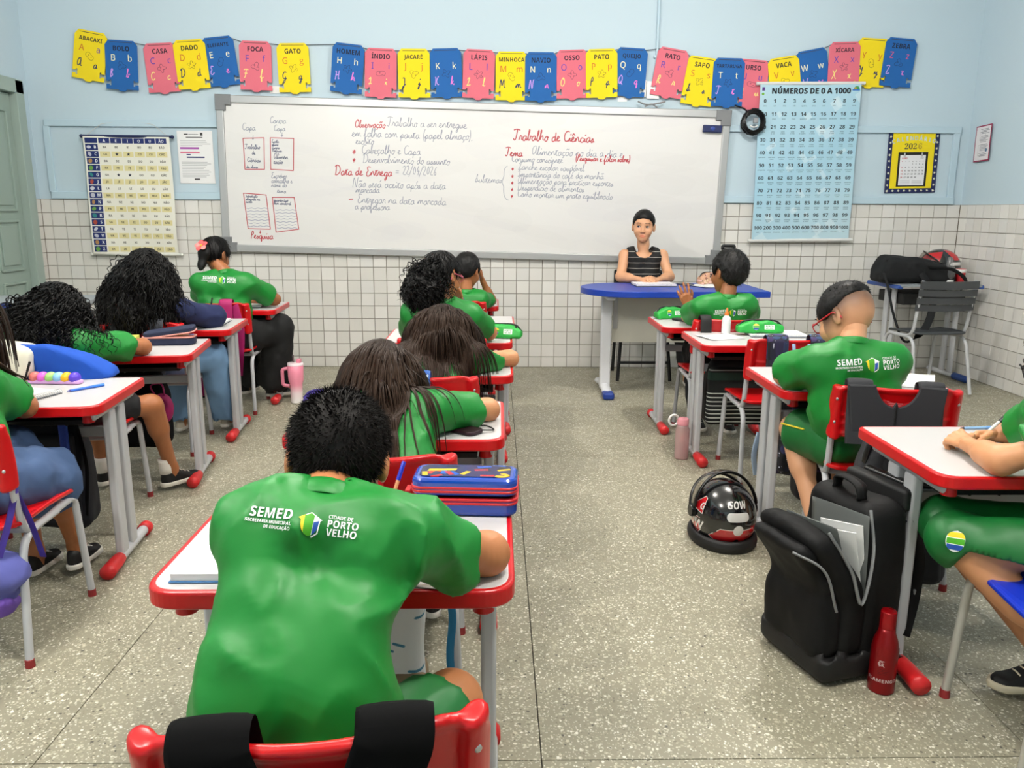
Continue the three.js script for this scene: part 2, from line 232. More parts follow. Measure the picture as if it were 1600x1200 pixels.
// ---------------------------------------------------------------- handwriting: single-stroke letters on a 10-unit x-height
const GLYPH = {};
('a12:9,9 5,10 1,6 2,1 6,0 9,5 9,10 9,2 12,2|b10:0,2 5,18 3,22 2,16 2,2 5,0 8,5 6,9 10,8|c9:8,8 5,10 1,6 2,1 6,0 9,2|d12:9,9 5,10 1,6 2,1 6,0 9,5 9,22 9,2 12,2|e9:0,3 6,6 6,9 3,10 1,5 3,0 9,2|f9:0,2 6,16 5,22 3,18 3,-8 6,-8 4,0 9,2|g11:9,9 5,10 1,6 2,1 6,1 9,6 9,10 8,-6 4,-9 3,-5 11,2|h12:0,2 5,18 3,22 2,14 2,0 4,8 7,10 9,7 9,2 12,2|i6:0,2 3,10 3,2 6,2;3,14 4,15|j6:0,2 4,10 3,-6 0,-9 -1,-5 6,2;4,14 5,15|k11:0,2 5,18 3,22 2,14 2,0 3,6 8,10 4,5 9,0 11,2|l7:0,2 5,16 4,22 2,18 2,3 4,0 7,2|m17:0,2 2,10 2,0 4,9 7,10 8,0 10,9 13,10 14,2 17,2|n12:0,2 2,10 2,0 4,9 8,10 9,2 12,2|o10:6,10 1,8 2,1 6,0 9,5 6,10 10,8|p11:0,2 3,10 2,-10 3,6 6,10 9,6 6,0 3,2 11,2|q11:9,9 5,10 1,6 2,1 6,1 9,6 9,10 8,-9 11,-4 9,0 11,2|r8:0,2 3,11 4,9 7,9 6,3 8,2|s8:0,2 4,10 6,3 3,0 1,1 8,2|t8:0,2 4,16 3,3 5,0 8,2;1,11 7,12|u12:0,2 2,10 2,3 5,0 8,4 9,10 9,2 12,2|v10:0,8 2,10 4,0 8,9 10,8|x9:0,8 3,9 6,1 9,0;8,10 1,0|y11:0,2 2,10 3,3 7,3 9,10 7,-7 3,-9 11,2|z9:0,9 7,10 1,1 8,0|w14:0,9 2,10 3,1 6,8 9,1 12,10 14,8'
+ '|O15:8,22 1,16 2,3 8,0 14,8 12,19 8,22 10,17|T14:0,20 6,22 14,20;8,21 7,3 3,0 1,3|C13:12,19 8,22 1,14 3,2 9,0 13,4|D16:3,21 3,2 1,0 8,0 15,8 12,20 3,22 0,18|E13:11,20 5,22 3,17 7,12 2,8 3,0 9,0 13,4|N16:1,0 2,20 4,22 10,1 12,0 13,22 15,22|A16:12,20 6,22 1,12 4,0 11,6 12,22 12,2 16,2|L13:3,16 8,22 9,16 4,2 1,0 8,1 13,2|I9:1,14 6,22 6,6 2,0 0,3 9,3|P12:3,0 4,22 10,20 10,12 4,10|S12:1,3 8,20 6,22 4,16 9,6 5,0 0,3 12,4|B13:3,0 3,22 10,18 4,11 11,6 4,0|F13:0,20 6,22 13,20;7,21 6,2 2,0;3,11 10,11|G14:12,19 8,22 1,14 3,4 9,3 11,10 10,-4 5,-8 3,-4 14,4|H15:1,20 4,22 3,0;12,22 11,0 15,3;3,11 12,12|J12:2,18 8,22 8,0 5,-8 1,-5 12,3|K14:2,20 4,22 3,0;12,22 4,11 12,0 14,2|M19:1,0 2,20 4,22 8,2 12,20 14,22 15,2 19,2|Q15:8,22 1,16 2,3 8,0 14,8 12,19 8,22;7,6 15,-1|R14:3,0 4,22 10,20 10,12 4,11 11,0 14,2|U15:1,20 4,22 3,4 7,0 12,8 13,22 12,2 15,2|V14:1,20 4,22 7,0 12,20 14,21|W18:1,20 3,22 5,0 9,16 12,0 16,20 18,21|X14:1,20 4,21 11,1 14,0;13,22 1,0|Y14:1,20 4,22 4,12 11,13 12,22 10,-5 5,-8 14,2|Z13:1,20 5,22 12,21 2,1 6,0 13,2'
+ '|0.9:5,18 1,9 5,0 9,9 5,18|2.9:1,16 5,20 8,14 1,1 9,1|4.9:6,18 1,7 9,7;7,12 6,0|6.9:7,18 2,8 5,0 8,4 5,9 2,5|/.8:0,-3 8,20|(.6:5,22 1,10 5,-4|).6:1,22 5,10 1,-4|=.9:1,7 8,7;1,3 8,3|*.9:4,12 4,2;0,9 8,5;0,5 8,9|-.12:0,7 12,8|..5:2,0 3,1|,.5:3,1 1,-4|{.9:8,24 4,20 4,14 1,11 4,8 4,2 8,-2|>.8:4,14 4,0;0,5 4,0 8,5')
  .split('|').forEach((g) => { const m = /^(.)\.?(\d+):(.*)$/.exec(g); GLYPH[m[1]] = [+m[2], m[3].split(';').map((s) => s.split(' ').map((p) => p.split(',').map(Number)))]; });
const ACCENT = { 'ã': ['a', '~'], 'á': ['a', "'"], 'â': ['a', '^'], 'é': ['e', "'"], 'ê': ['e', '^'], 'í': ['i', "'"], 'ç': ['c', ','], 'õ': ['o', '~'], 'ó': ['o', "'"] };
function hand(c, text, x, y, size, color, lw = 2, slant = 0.12) {    // size = x-height in pixels
  const k = size / 10, kx = k * 0.8; c.strokeStyle = color; c.lineWidth = lw; c.lineCap = c.lineJoin = 'round'; let n = 0;
  for (const ch of text) {
    n++; if (ch === ' ') { x += 8 * kx; continue; }
    const ac = ACCENT[ch], g = GLYPH[ac ? ac[0] : ch] || GLYPH[ch.toLowerCase()]; if (!g) { x += 6 * kx; continue; }
    const jy = (hash3(n, Math.round(x), 1) - 0.5) * 1.4, pt = (p) => [x + (p[0] + p[1] * slant) * kx, y - (p[1] + jy) * k];
    for (const s of g[1]) { c.beginPath(); let [px, py] = pt(s[0]); c.moveTo(px, py); for (let i = 1; i < s.length - 1; i++) { const a = pt(s[i]), b = pt(s[i + 1]); c.quadraticCurveTo(a[0], a[1], (a[0] + b[0]) / 2, (a[1] + b[1]) / 2); } const e = pt(s[s.length - 1]); c.lineTo(e[0], e[1]); c.stroke(); }
    if (ac) { const w = g[0] / 2, q = { '~': [[w - 4, 14], [w - 1, 16], [w + 1, 14], [w + 4, 16]], "'": [[w, 14], [w + 3, 18]], '^': [[w - 3, 13], [w, 16], [w + 3, 13]], ',': [[w, 0], [w + 1, -3], [w - 2, -4]] }[ac[1]]; c.beginPath(); q.forEach((p, i) => { const [a, b] = pt(p); i ? c.lineTo(a, b) : c.moveTo(a, b); }); c.stroke(); }
    x += g[0] * kx;
  }
  return x;
}
const ctr = (c, s, x, y, font, color) => { c.font = font; c.fillStyle = color; c.textAlign = 'center'; c.textBaseline = 'middle'; c.fillText(s, x, y); };
const rectOn = (g) => { const b = (g.computeBoundingBox(), g.boundingBox); return planarUV(g, (x) => (x - b.min.x) / (b.max.x - b.min.x), (x, y) => (y - b.min.y) / (b.max.y - b.min.y)); };
function sheet(w, h, sag = 0, nx = 12, ny = 12, t = 0.0015) {           // a thin hanging sheet, its printed side towards +z
  const g = new THREE.BoxGeometry(w, h, t, nx, ny, 1), p = g.attributes.position; for (let i = 0; i < p.count; i++) p.setZ(i, p.getZ(i) + sag * (vn(p.getX(i) * 3 + 5, p.getY(i) * 4 + 2, 1) + 0.3 * vn(p.getX(i) * 9, p.getY(i) * 3, 7))); g.computeVertexNormals(); return rectOn(g);
}
// ---------------------------------------------------------------- whiteboard
{
  const W = 3.98, H = 1.17, wb = thing('whiteboard', 'long white board with aluminium frame covered in red and grey handwriting', 'whiteboard', [-0.178, 1.5, ZF + 0.03]); wb.rotation.z = -0.0215;
  const tex = canvas(2048, 600, (c, w, h) => {
    c.fillStyle = '#ffffff'; c.fillRect(0, 0, w, h);
    for (let i = 0; i < 60; i++) { c.fillStyle = `rgba(150,155,165,${0.012 + 0.012 * rnd()})`; c.beginPath(); c.ellipse(rnd() * w, rnd() * h, 60 + rnd() * 200, 15 + rnd() * 50, rnd() * 0.5 - 0.2, 0, 7); c.fill(); }
    const R = '#c3323c', G = '#9aa0b2', D = '#8a8fa4', B = '#555a78';
    const X = (px) => (px - 350) / 788 * 2010 + 22, Y = (py, px) => (py - 158 - (px - 350) * 0.028) / 238 * 590;
    const t = (s, px, py, sz, col, lw = 2.2, sl) => hand(c, s, X(px), Y(py, px), sz, col, lw, sl);
    t('Capa', 374, 207, 14, G); t('Contra', 418, 196, 13, G); t('Capa', 424, 208, 12, G);
    t('>', 389, 222, 12, G); t('>', 435, 217, 12, G);
    const poly = (pts, col, lw = 3) => { c.strokeStyle = col; c.lineWidth = lw; c.beginPath(); pts.forEach(([x, y], i) => i ? c.lineTo(X(x), Y(y, x)) : c.moveTo(X(x), Y(y, x))); c.closePath(); c.stroke(); };
    poly([[375, 220], [408, 219], [407, 270], [376, 270]], R); poly([[418, 219], [455, 220], [453, 272], [417, 270]], R);
    t('Trabalho', 377, 237, 9, B, 2); t('de', 388, 246, 8, B, 2); t('Ciências', 380, 258, 9, B, 2); t('dos alunos', 378, 268, 6, B, 1.6);
    t('Escola', 420, 227, 6, B, 1.8); t('aluno', 420, 232, 6, B, 1.8); t('Turma', 420, 237, 6, B, 1.8); t('Professor', 420, 242, 6, B, 1.8); t('Alimen', 422, 253, 11, B, 2); t('tação', 422, 261, 9, B, 2);
    t('>', 432, 282, 9, D, 1.8); t('Escrever', 417, 284, 11, D, 2); t('cabeçalho e', 417, 292, 10, D, 2); t('nome do', 417, 299, 10, D, 2); t('tema', 426, 309, 10, D, 2);
    poly([[372, 309], [408, 312], [413, 369], [377, 368]], R); poly([[418, 316], [453, 316], [459, 369], [422, 374]], R);
    t('Introdução', 375, 316, 6, B, 1.8); t('alimentos na', 375, 321, 6, B, 1.8); t('escola', 375, 325, 6, B, 1.8); t('quanto isso', 420, 323, 7, B, 1.8); t('bem saudável', 420, 328, 7, B, 1.8);
    c.strokeStyle = '#8890b8'; c.lineWidth = 1.6; for (let i = 0; i < 7; i++) { for (const [a, b, y0] of [[376, 410, 334], [422, 455, 337]]) { c.beginPath(); for (let q = 0; q <= 12; q++) { const px = lerp(a, b, q / 12) + i * 0.3, py = y0 + i * 5 + Math.sin(q * 1.7 + i) * 0.7; q ? c.lineTo(X(px), Y(py, px)) : c.moveTo(X(px), Y(py, px)); } c.stroke(); } }
    t('>', 395, 376, 9, R, 2.4); t('Pesquisa', 380, 385, 15, R, 3);
    t('Observação', 552, 202, 15, R, 3.2); t('Trabalho a ser entregue', 603, 200, 18, D, 2.2); t('em folha com pauta (papel almaço).', 547, 217, 18, D, 2.2); t('escrito', 553, 229, 16, D, 2.2);
    t('*', 548, 246, 16, R, 3); t('Cabeçalho e Capa', 562, 244, 18, D, 2.2); t('*', 548, 259, 14, R, 3); t('Desenvolvimento do assunto', 564, 259, 17, D, 2.2);
    t('Data de Entrega', 519, 279, 18.5, R, 3.4); t('= 22/04/2026', 616, 278, 20, G, 2.2);
    t('Não será aceito após a data', 547, 299, 18, G, 2.4); t('marcada', 552, 308, 15, G, 2.4); t('-', 541, 324, 16, R, 3); t('Entregar na data marcada', 554, 325, 18, G, 2.4); t('a professora', 550, 336, 16, G, 2.4);
    t('Trabalho de Ciências', 804, 222, 21, R, 4); t('Tema', 792, 248, 17, R, 3.6); t('Alimentação no dia a dia e', 834, 246, 18, G, 2.4); t('Consumo consciente', 802, 257, 14.5, G, 2.4); t('(Pesquisar e falar sobre)', 905, 255, 12.6, R, 3.2);
    const L = [['Lanche escolar saudável', 270, 283], ['Importância do café da manhã', 282, 283], ['Alimentação para praticar esportes', 293, 283], ['Desperdício de alimentos', 304, 283], ['Como montar um prato equilibrado', 315, 283]];
    for (const [s, py] of L) { t('*', 803, py + 2, 11, R, 2.6); t(s, 813, py, 15, G, 2.2); }
    t('Subtemas', 744, 291, 16, G, 2);
    c.strokeStyle = G; c.lineWidth = 2.2; c.beginPath(); c.moveTo(X(796), Y(264, 796)); c.quadraticCurveTo(X(790), Y(266, 790), X(791), Y(280, 791)); c.lineTo(X(788), Y(290, 788)); c.lineTo(X(791), Y(298, 791)); c.quadraticCurveTo(X(790), Y(318, 790), X(799), Y(320, 799)); c.stroke();
    c.fillStyle = '#222'; c.beginPath(); c.arc(X(732), h - 6, 3, 0, 7); c.arc(X(880), 4, 3, 0, 7); c.fill();
  });
  part('panel', planarUV(box(W - 0.04, H - 0.04, 0.016, 0, 0, 0, 0.002), (x) => (x + W / 2 - 0.02) / (W - 0.04), (x, y) => (y + H / 2 - 0.02) / (H - 0.04)), mat(0xdddcda, 0.3, { map: tex }), wb);
  const F = 0.058;
  for (const s of [-1, 1]) { part('frame_rail', box(W, F, 0.034, 0, s * (H / 2 - F / 2 + 0.012), 0.006, 0.008), M.alu, wb); part('frame_rail', box(F, H, 0.034, s * (W / 2 - F / 2 + 0.012), 0, 0.006, 0.008), M.alu, wb); }
  for (const s of [-1, 1]) for (const q of [-1, 1]) { const c = new THREE.Shape(); [[0.02, 0.02], [-0.1, 0.02], [-0.1, -F], [-F, -F], [-F, -0.1], [0.02, -0.1]].forEach((p, i) => i ? c.lineTo(s * p[0], q * p[1]) : c.moveTo(s * p[0], q * p[1])); part('corner_cap', plate(c, 0.046, 0.004).translate(s * (W / 2 - 0.005), q * (H / 2 - 0.005), -0.016), mat(0x77797b, 0.5), wb); }
  const er = thing('whiteboard_eraser', 'dark blue felt eraser stuck to the upper right of the whiteboard', 'eraser', [1.69, 1.915, ZF + 0.06]); er.rotation.z = -0.04;
  part('body', box(0.15, 0.056, 0.022, 0, 0, 0.004, 0.008), mat(0x0d1e52, 0.45), er); part('felt', box(0.145, 0.052, 0.014, 0, 0, -0.006, 0.003), mat(0x1a1c22, 0.9), er); part('grip_dot', ball(0.017, 0, 0.002, 0.014, 1.2, 0.9, 0.3), mat(0x27418f, 0.4), er);
}
// ---------------------------------------------------------------- alphabet cards on a cord
{
  const Y_ = '#f4d90f', B_ = '#1560a8', P_ = '#df6f80';
  const cards = [['ABACAXI', 'A', -3.102, 2.409, -10, Y_], ['BOLO', 'B', -2.863, 2.342, -3, B_], ['CASA', 'C', -2.563, 2.327, 3, P_], ['DADO', 'D', -2.332, 2.352, 4, Y_], ['ELEFANTE', 'E', -2.112, 2.377, 6, B_], ['FOCA', 'F', -1.846, 2.347, -1.5, P_], ['GATO', 'G', -1.558, 2.336, 1, Y_], ['HOMEM', 'H', -1.147, 2.335, -6, B_], ['ÍNDIO', 'I', -0.893, 2.305, -2, P_], ['JACARÉ', 'J', -0.637, 2.303, 0, Y_], ['', 'K', -0.39, 2.31, 2, B_], ['LÁPIS', 'L', -0.139, 2.303, -2, P_], ['MINHOCA', 'M', 0.114, 2.291, 0, Y_], ['NAVIO', 'N', 0.341, 2.288, 0, B_], ['OSSO', 'O', 0.584, 2.309, 2, P_], ['PATO', 'P', 0.812, 2.316, 2, Y_], ['QUEIJO', 'Q', 1.036, 2.327, -3, B_], ['RATO', 'R', 1.339, 2.325, -9, P_], ['SAPO', 'S', 1.577, 2.267, -7, Y_], ['TARTARUGA', 'T', 1.798, 2.259, -1, B_], ['URSO', 'U', 1.984, 2.251, -4, P_], ['VACA', 'V', 2.243, 2.273, 9, Y_], ['', 'W', 2.464, 2.331, 11, B_], ['XÍCARA', 'X', 2.695, 2.385, 2, P_], ['', 'Y', 2.908, 2.415, -3, Y_], ['ZEBRA', 'Z', 3.119, 2.417, -4, B_]];
  const CW = 256, CH = 384, atlas = canvas(2048, 1536, (c) => cards.forEach(([word, L, , , , col], i) => {
    c.save(); c.translate((i % 8) * CW, Math.floor(i / 8) * CH); c.fillStyle = col; c.fillRect(0, 0, CW, CH);
    const ink = col === Y_ ? ['#c8622a', '#c8622a', '#20305f', '#20305f'] : col === B_ ? ['#f6ecc0', '#f6ecc0', '#c79ae8', '#e07ad0'] : ['#4a3fae', '#4a3fae', '#f2df86', '#f2df86'];
    if (word) ctr(c, word, CW / 2, 62, `bold ${word.length > 7 ? 36 : word.length > 5 ? 43 : 50}px sans-serif`, '#121526');
    const zz = L === 'Z'; ctr(c, L, 62, 132, '68px sans-serif', zz ? '#e0507a' : ink[0]); ctr(c, L.toLowerCase(), 194, 132, '66px sans-serif', zz ? '#e0507a' : L === 'A' ? '#6a3fa0' : ink[1]);
    hand(c, L, 30, 278, 30, ink[2], 7); hand(c, L.toLowerCase(), 162, 278, 32, ink[3], 7);
    c.strokeStyle = 'rgba(25,25,45,0.55)'; c.lineWidth = 3;                               // a small line drawing in the middle
    c.beginPath(); const n = 5 + (i * 7) % 5; for (let q = 0; q <= 24; q++) { const a = q / 24 * 6.283, r = 25 + 9 * Math.sin(a * (2 + i % 4) + i); c.lineTo(CW / 2 + Math.cos(a) * r * 1.1, 190 + Math.sin(a) * r); } c.stroke(); c.beginPath(); c.arc(CW / 2 - 8, 184, 4, 0, 7); c.moveTo(CW / 2 + 8, 198); c.lineTo(CW / 2 + 20, 190 + n); c.stroke();
    c.restore();
  }));
  const cm = mat(0xf2f2f2, 0.8, { map: atlas });
  // outline of one foam card: sloped shoulders, puzzle knobs cut near the bottom and a tab
  const w = 0.122, s = new THREE.Shape();
  [[-w + 0.028, 0.183], [w - 0.028, 0.183], [w, 0.148], [w, -0.115], [w - 0.026, -0.115], [w - 0.026, -0.104], [w - 0.038, -0.104], [w - 0.038, -0.146], [w - 0.026, -0.146], [w - 0.026, -0.135], [w, -0.135], [w, -0.172], [0.034, -0.172], [0.018, -0.186], [-0.018, -0.186], [-0.034, -0.172], [-w, -0.172], [-w, -0.135], [-w + 0.026, -0.135], [-w + 0.026, -0.146], [-w + 0.038, -0.146], [-w + 0.038, -0.104], [-w + 0.026, -0.104], [-w + 0.026, -0.115], [-w, -0.115], [-w, 0.148]].forEach((p, i) => i ? s.lineTo(...p) : s.moveTo(...p));
  const slotH = new THREE.Path(); slotH.moveTo(-0.086, 0.166); slotH.lineTo(-0.086, 0.171); slotH.lineTo(0.086, 0.171); slotH.lineTo(0.086, 0.166); s.holes.push(slotH);
  const knots = [];
  cards.forEach(([word, L, x, y, tilt, col], i) => {
    const X = x, Y = y, name = col === Y_ ? 'yellow' : col === B_ ? 'blue' : 'pink';
    const o = thing('alphabet_card', `${name} foam card for letter ${L}${word ? ' printed ' + word : ' without a printed word'}, strung above the board`, 'card', [X, Y, ZF + 0.028 + (i % 2) * 0.007], 0, 'foam alphabet cards on the cord'); o.rotation.z = tilt * Math.PI / 180;
    const g = plate(s, 0.005, 0.0008), u0 = (i % 8) / 8, v0 = 1 - (Math.floor(i / 8) + 1) / 4;
    planarUV(g, (a) => u0 + clamp((a + w) / (2 * w), 0.005, 0.995) / 8, (a, b) => v0 + clamp((b + 0.186) / 0.369, 0.005, 0.995) / 4); part('foam_sheet', g, cm, o);
    part('stick', box(0.17, 0.004, 0.004, 0, 0.1685, 0.004, 0.001), mat(0x3b3430, 0.7), o);
    const a = tilt * Math.PI / 180; for (const q of [-0.09, 0.09]) knots.push([X + q * Math.cos(a) - 0.172 * Math.sin(a), Y + q * Math.sin(a) + 0.172 * Math.cos(a), ZF + 0.02]);
  });
  const st = [-3.17, 2.586]; knots.unshift([st[0], st[1], ZF + 0.012]);
  const co = thing('hanging_cord', 'thin dark cord carrying the row of coloured alphabet cards', 'cord'); part('cord', sweep(knots.map(A), 0.0028, 5), mat(0x33343a, 0.8), co); part('nail', cyl(0.004, 0.004, 0.03, 0, 0, 0, 8).rotateX(Math.PI / 2).translate(st[0], st[1], ZF + 0.01), M.alu, co);
}
// ---------------------------------------------------------------- charts and notices
const rodM = mat(0xd8d8d6, 0.3), navyM = mat(0x12204e, 0.4);
{
  const c1 = thing('syllable_chart', 'tall hanging syllable chart of blue and cream squares on the left', 'wall chart', [-2.872, 1.372, ZF + 0.04]); c1.rotation.z = -0.005;
  const tex = canvas(768, 1024, (c, w, h) => {
    c.fillStyle = '#f6f4ea'; c.fillRect(0, 0, w, h); const H = ['A', 'E', 'I', 'O', 'U', 'ÃO'], R = 'BCDFGJLMNPRSTVXZ'.split(''); const x0 = 130, cw = (w - 24 - x0) / 6, y0 = 62, rh = (h - 14 - y0) / 16;
    const N = '#14286f'; c.fillStyle = N; c.fillRect(14, 14, x0 - 20, 44); H.forEach((s, i) => { c.fillStyle = N; c.fillRect(x0 + i * cw + 4, 14, cw - 8, 44); ctr(c, s, x0 + (i + 0.5) * cw, 37, 'bold 34px sans-serif', '#ffffff'); });
    R.forEach((r, j) => {
      const y = y0 + j * rh; c.fillStyle = N; c.fillRect(14, y + 4, x0 - 20, rh - 8); ctr(c, r, 98, y + rh / 2, 'bold 36px sans-serif', '#ffffff');
      c.fillStyle = ['#d8d8e4', '#b04a3a', '#2e8a8a', '#6ea84a', '#b98a54', '#c8c8d8'][(j * 5) % 6]; c.beginPath(); c.ellipse(44, y + rh / 2, 20, 13 + j % 4 * 2, j, 0, 7); c.fill();
      H.forEach((v, i) => { const star = 'CG'.includes(r) && (i === 1 || i === 2); if (j % 2) { c.fillStyle = '#eadfa8'; c.fillRect(x0 + i * cw + 6, y + 6, cw - 12, rh - 12); } if (star) { c.fillStyle = '#1a1f3a'; c.beginPath(); for (let q = 0; q < 10; q++) { const a = q * 0.6283 - 1.57, rad = q % 2 ? 7 : 16; c.lineTo(x0 + (i + 0.5) * cw + Math.cos(a) * rad, y + rh / 2 + Math.sin(a) * rad); } c.fill(); } else ctr(c, r + v, x0 + (i + 0.5) * cw, y + rh / 2, 'bold 25px sans-serif', '#2a2720'); });
    });
  });
  part('sheet', sheet(0.665, 0.9, 0.03), mat(0xededea, 0.45, { map: tex }), c1);
  const tilt = (y, l, m) => { const g = cyl(0.011, 0.011, l, 0, 0, 0, 14).rotateZ(Math.PI / 2).translate(0, y, 0.008); return mg([g, ball(0.014, -l / 2, y, 0.008), ball(0.014, l / 2, y, 0.008)]); };
  part('top_rod', tilt(0.452, 0.7), navyM, c1); part('bottom_rod', tilt(-0.452, 0.71), mat(0xdadad2, 0.4), c1);
  part('string', sweep([A([-0.31, 0.46, 0.006]), A([-0.2, 0.545, -0.016]), A([0, 0.575, -0.02]), A([0.2, 0.545, -0.016]), A([0.31, 0.46, 0.006])], 0.002, 5), mat(0xc8c8c4, 0.8), c1);
  const n1 = thing('paper_notice', 'white printed notice with purple and red highlighted lines beside the syllable chart', 'notice', [-2.362, 1.675, ZF + 0.004]);
  part('sheet', sheet(0.275, 0.4, 0.004), mat(0xeeeeec, 0.8, { map: canvas(256, 384, (c, w, h) => { c.fillStyle = '#f6f6f8'; c.fillRect(0, 0, w, h); c.fillStyle = '#444'; c.fillRect(50, 22, 30, 9); c.fillRect(84, 25, 70, 4); c.fillRect(168, 14, 18, 22); c.fillStyle = '#888'; c.fillRect(64, 44, 120, 10); c.fillStyle = '#b8b8bc'; for (let y = 70; y < 340; y += 12) if (y < 110 || y > 215) c.fillRect(20, y, 150 + 70 * hash3(y, 1, 1), 4); c.fillStyle = '#a03aa8'; c.fillRect(16, 120, 138, 13); c.fillStyle = '#e27a96'; c.fillRect(16, 152, 140, 11); c.fillStyle = '#2a2a6a'; c.fillRect(60, 170, 30, 8); c.fillRect(60, 188, 130, 10); c.fillStyle = '#333'; c.fillRect(105, 348, 40, 10); }) }), n1);
  const c2 = thing('number_chart', 'light blue hanging chart of numbers from 0 to 1000', 'wall chart', [2.447, 1.66, ZF + 0.05]); c2.rotation.z = 0.012;
  const tex2 = canvas(768, 1216, (c, w, h) => {
    const gr = c.createLinearGradient(0, 0, w, h); gr.addColorStop(0, '#bcdcea'); gr.addColorStop(0.5, '#a9d3e6'); gr.addColorStop(1, '#c4e0ea'); c.fillStyle = gr; c.fillRect(0, 0, w, h);
    c.fillStyle = 'rgba(225,240,246,0.5)'; for (let i = 0; i < 26; i++) { c.save(); c.translate(rnd() * w, rnd() * h); c.rotate(-0.6); c.fillRect(0, 0, 24 + rnd() * 60, 24 + rnd() * 60); c.restore(); }
    ctr(c, 'NÚMEROS DE 0 A 1000', w / 2 + 5, 52, 'bold 57px sans-serif', '#10131a'); c.strokeStyle = '#10131a'; c.lineWidth = 3; c.strokeText('NÚMEROS DE 0 A 1000', w / 2 + 5, 52);
    c.fillStyle = '#3f9a48'; c.beginPath(); c.arc(w - 34, 40, 22, 3.14, 0); c.fill(); c.fillStyle = '#2c6fc0'; c.fillRect(w - 66, 40, 56, 12); c.fillStyle = '#c89a3a'; c.beginPath(); c.arc(w - 44, 34, 9, 0, 7); c.fill(); c.fillStyle = '#6fae3a'; c.beginPath(); c.arc(24, 74, 10, 0, 7); c.fill(); c.fillStyle = '#5a2f8a'; c.fillRect(16, 24, 20, 26);
    const word = ['zero', 'um', 'dois', 'três', 'quatro', 'cinco', 'seis', 'sete', 'oito', 'nove', 'dez', 'onze', 'doze', 'treze', 'quatorze', 'quinze', 'dezesseis', 'dezessete', 'dezoito', 'dezenove'], tens = ['', '', 'vinte', 'trinta', 'quarenta', 'cinquenta', 'sessenta', 'setenta', 'oitenta', 'noventa'], hun = ['cem', 'duzentos', 'trezentos', 'quatrocentos', 'quinhentos', 'seiscentos', 'setecentos', 'oitocentos', 'novecentos', 'mil'];
    for (let j = 0; j < 11; j++) for (let i = 0; i < 10; i++) { const n = j < 10 ? j * 10 + i : (i + 1) * 100, x = 43 + i * 75.5, y = 128 + j * 99; ctr(c, String(n), x, y, `bold ${n === 1000 ? 34 : 40}px sans-serif`, '#11141c'); const a = n < 20 ? [word[n]] : n < 100 ? (n % 10 ? [tens[j], 'e ' + word[i]] : [tens[j]]) : [hun[i]]; a.forEach((s, q) => ctr(c, s, x, y + 36 + q * 14, `${s.length > 9 ? 11 : 13}px sans-serif`, '#23303c')); }
  });
  part('sheet', sheet(0.79, 1.19, 0.016), mat(0xf0f0f0, 0.28, { map: tex2 }), c2);
  for (const y of [0.6, -0.6]) part(y > 0 ? 'top_rod' : 'bottom_rod', cyl(0.013, 0.013, 0.85, 0, 0, 0, 14).rotateZ(Math.PI / 2).translate(0, y, 0.006), rodM, c2);
  const c3 = thing('calendar', 'yellow and navy 2026 calendar board with a paper month page', 'calendar', [3.325, 1.69, ZF + 0.008]); c3.rotation.z = 0.02;
  part('backing', planarUV(sheet(0.41, 0.5, 0.003, 12, 12, 0.004), (x) => x / 0.41 + 0.5, (x, y) => y / 0.5 + 0.5), mat(0xf0f0f0, 0.7, { map: canvas(512, 640, (c, w, h) => {
    c.fillStyle = '#141f52'; c.fillRect(0, 0, w, h); c.fillStyle = '#e9e6c8'; const star = (x, y, r) => { c.beginPath(); for (let q = 0; q < 10; q++) { const a = q * 0.6283, k = q % 2 ? r * 0.45 : r; c.lineTo(x + Math.cos(a) * k, y + Math.sin(a) * k); } c.fill(); };
    for (let i = 0; i < 9; i++) { star(24 + i * 58, 22, 15); star(24 + i * 58, h - 22, 15); } for (let i = 1; i < 11; i++) { star(22, 22 + i * 60, 15); star(w - 22, 22 + i * 60, 15); }
    c.fillStyle = '#f5dc0a'; c.fillRect(44, 44, w - 88, h - 88); 'CALENDÁRIO'.split('').forEach((s, i) => { const a = (i - 4.5) / 4.5; c.save(); c.translate(w / 2 + a * 205, 100 + a * a * 30); c.rotate(a * 0.25); ctr(c, s, 0, 0, 'bold 58px sans-serif', '#c2d3d8'); c.restore(); });
    ctr(c, '202', w / 2 - 28, 178, 'bold 76px serif', '#141f3c'); ctr(c, '6', w / 2 + 66, 178, 'bold 76px serif', '#cfae2a'); c.strokeStyle = '#8a7a20'; c.lineWidth = 2; c.strokeText('6', w / 2 + 66, 178); c.fillStyle = '#17140f'; c.fillRect(110, 236, 300, 342);
  }) }), c3);
  part('month_page', planarUV(box(0.205, 0.235, 0.004, 0.0, -0.075, 0.009, 0.001), (x) => x / 0.205 + 0.5, (x, y) => (y + 0.075) / 0.235 + 0.5), mat(0xf0f0f0, 0.8, { map: canvas(384, 448, (c, w, h) => {
    c.fillStyle = '#eeeef2'; c.fillRect(0, 0, w, h); ctr(c, 'ABRIL', 72, 48, 'bold 34px sans-serif', '#c0303a'); ctr(c, '2026', 330, 44, '22px sans-serif', '#555'); 'DSTQQSS'.split('').forEach((s, i) => ctr(c, s, 36 + i * 52, 92, 'bold 22px sans-serif', i ? '#333' : '#c0303a'));
    for (let d = 1; d < 31; d++) { const k = d + 2; ctr(c, String(d), 36 + k % 7 * 52, 134 + Math.floor(k / 7) * 48, 'bold 30px sans-serif', k % 7 ? '#33363c' : '#c0303a'); } c.fillStyle = '#b8b8be'; for (let i = 0; i < 8; i++) c.fillRect(20 + (i % 2) * 180, 376 + (i >> 1) * 16, 150, 5);
  }) }), c3); for (const q of [-0.07, 0.07]) part('clip', cyl(0.006, 0.006, 0.03, q, 0.045, 0.014, 10), M.alu, c3);
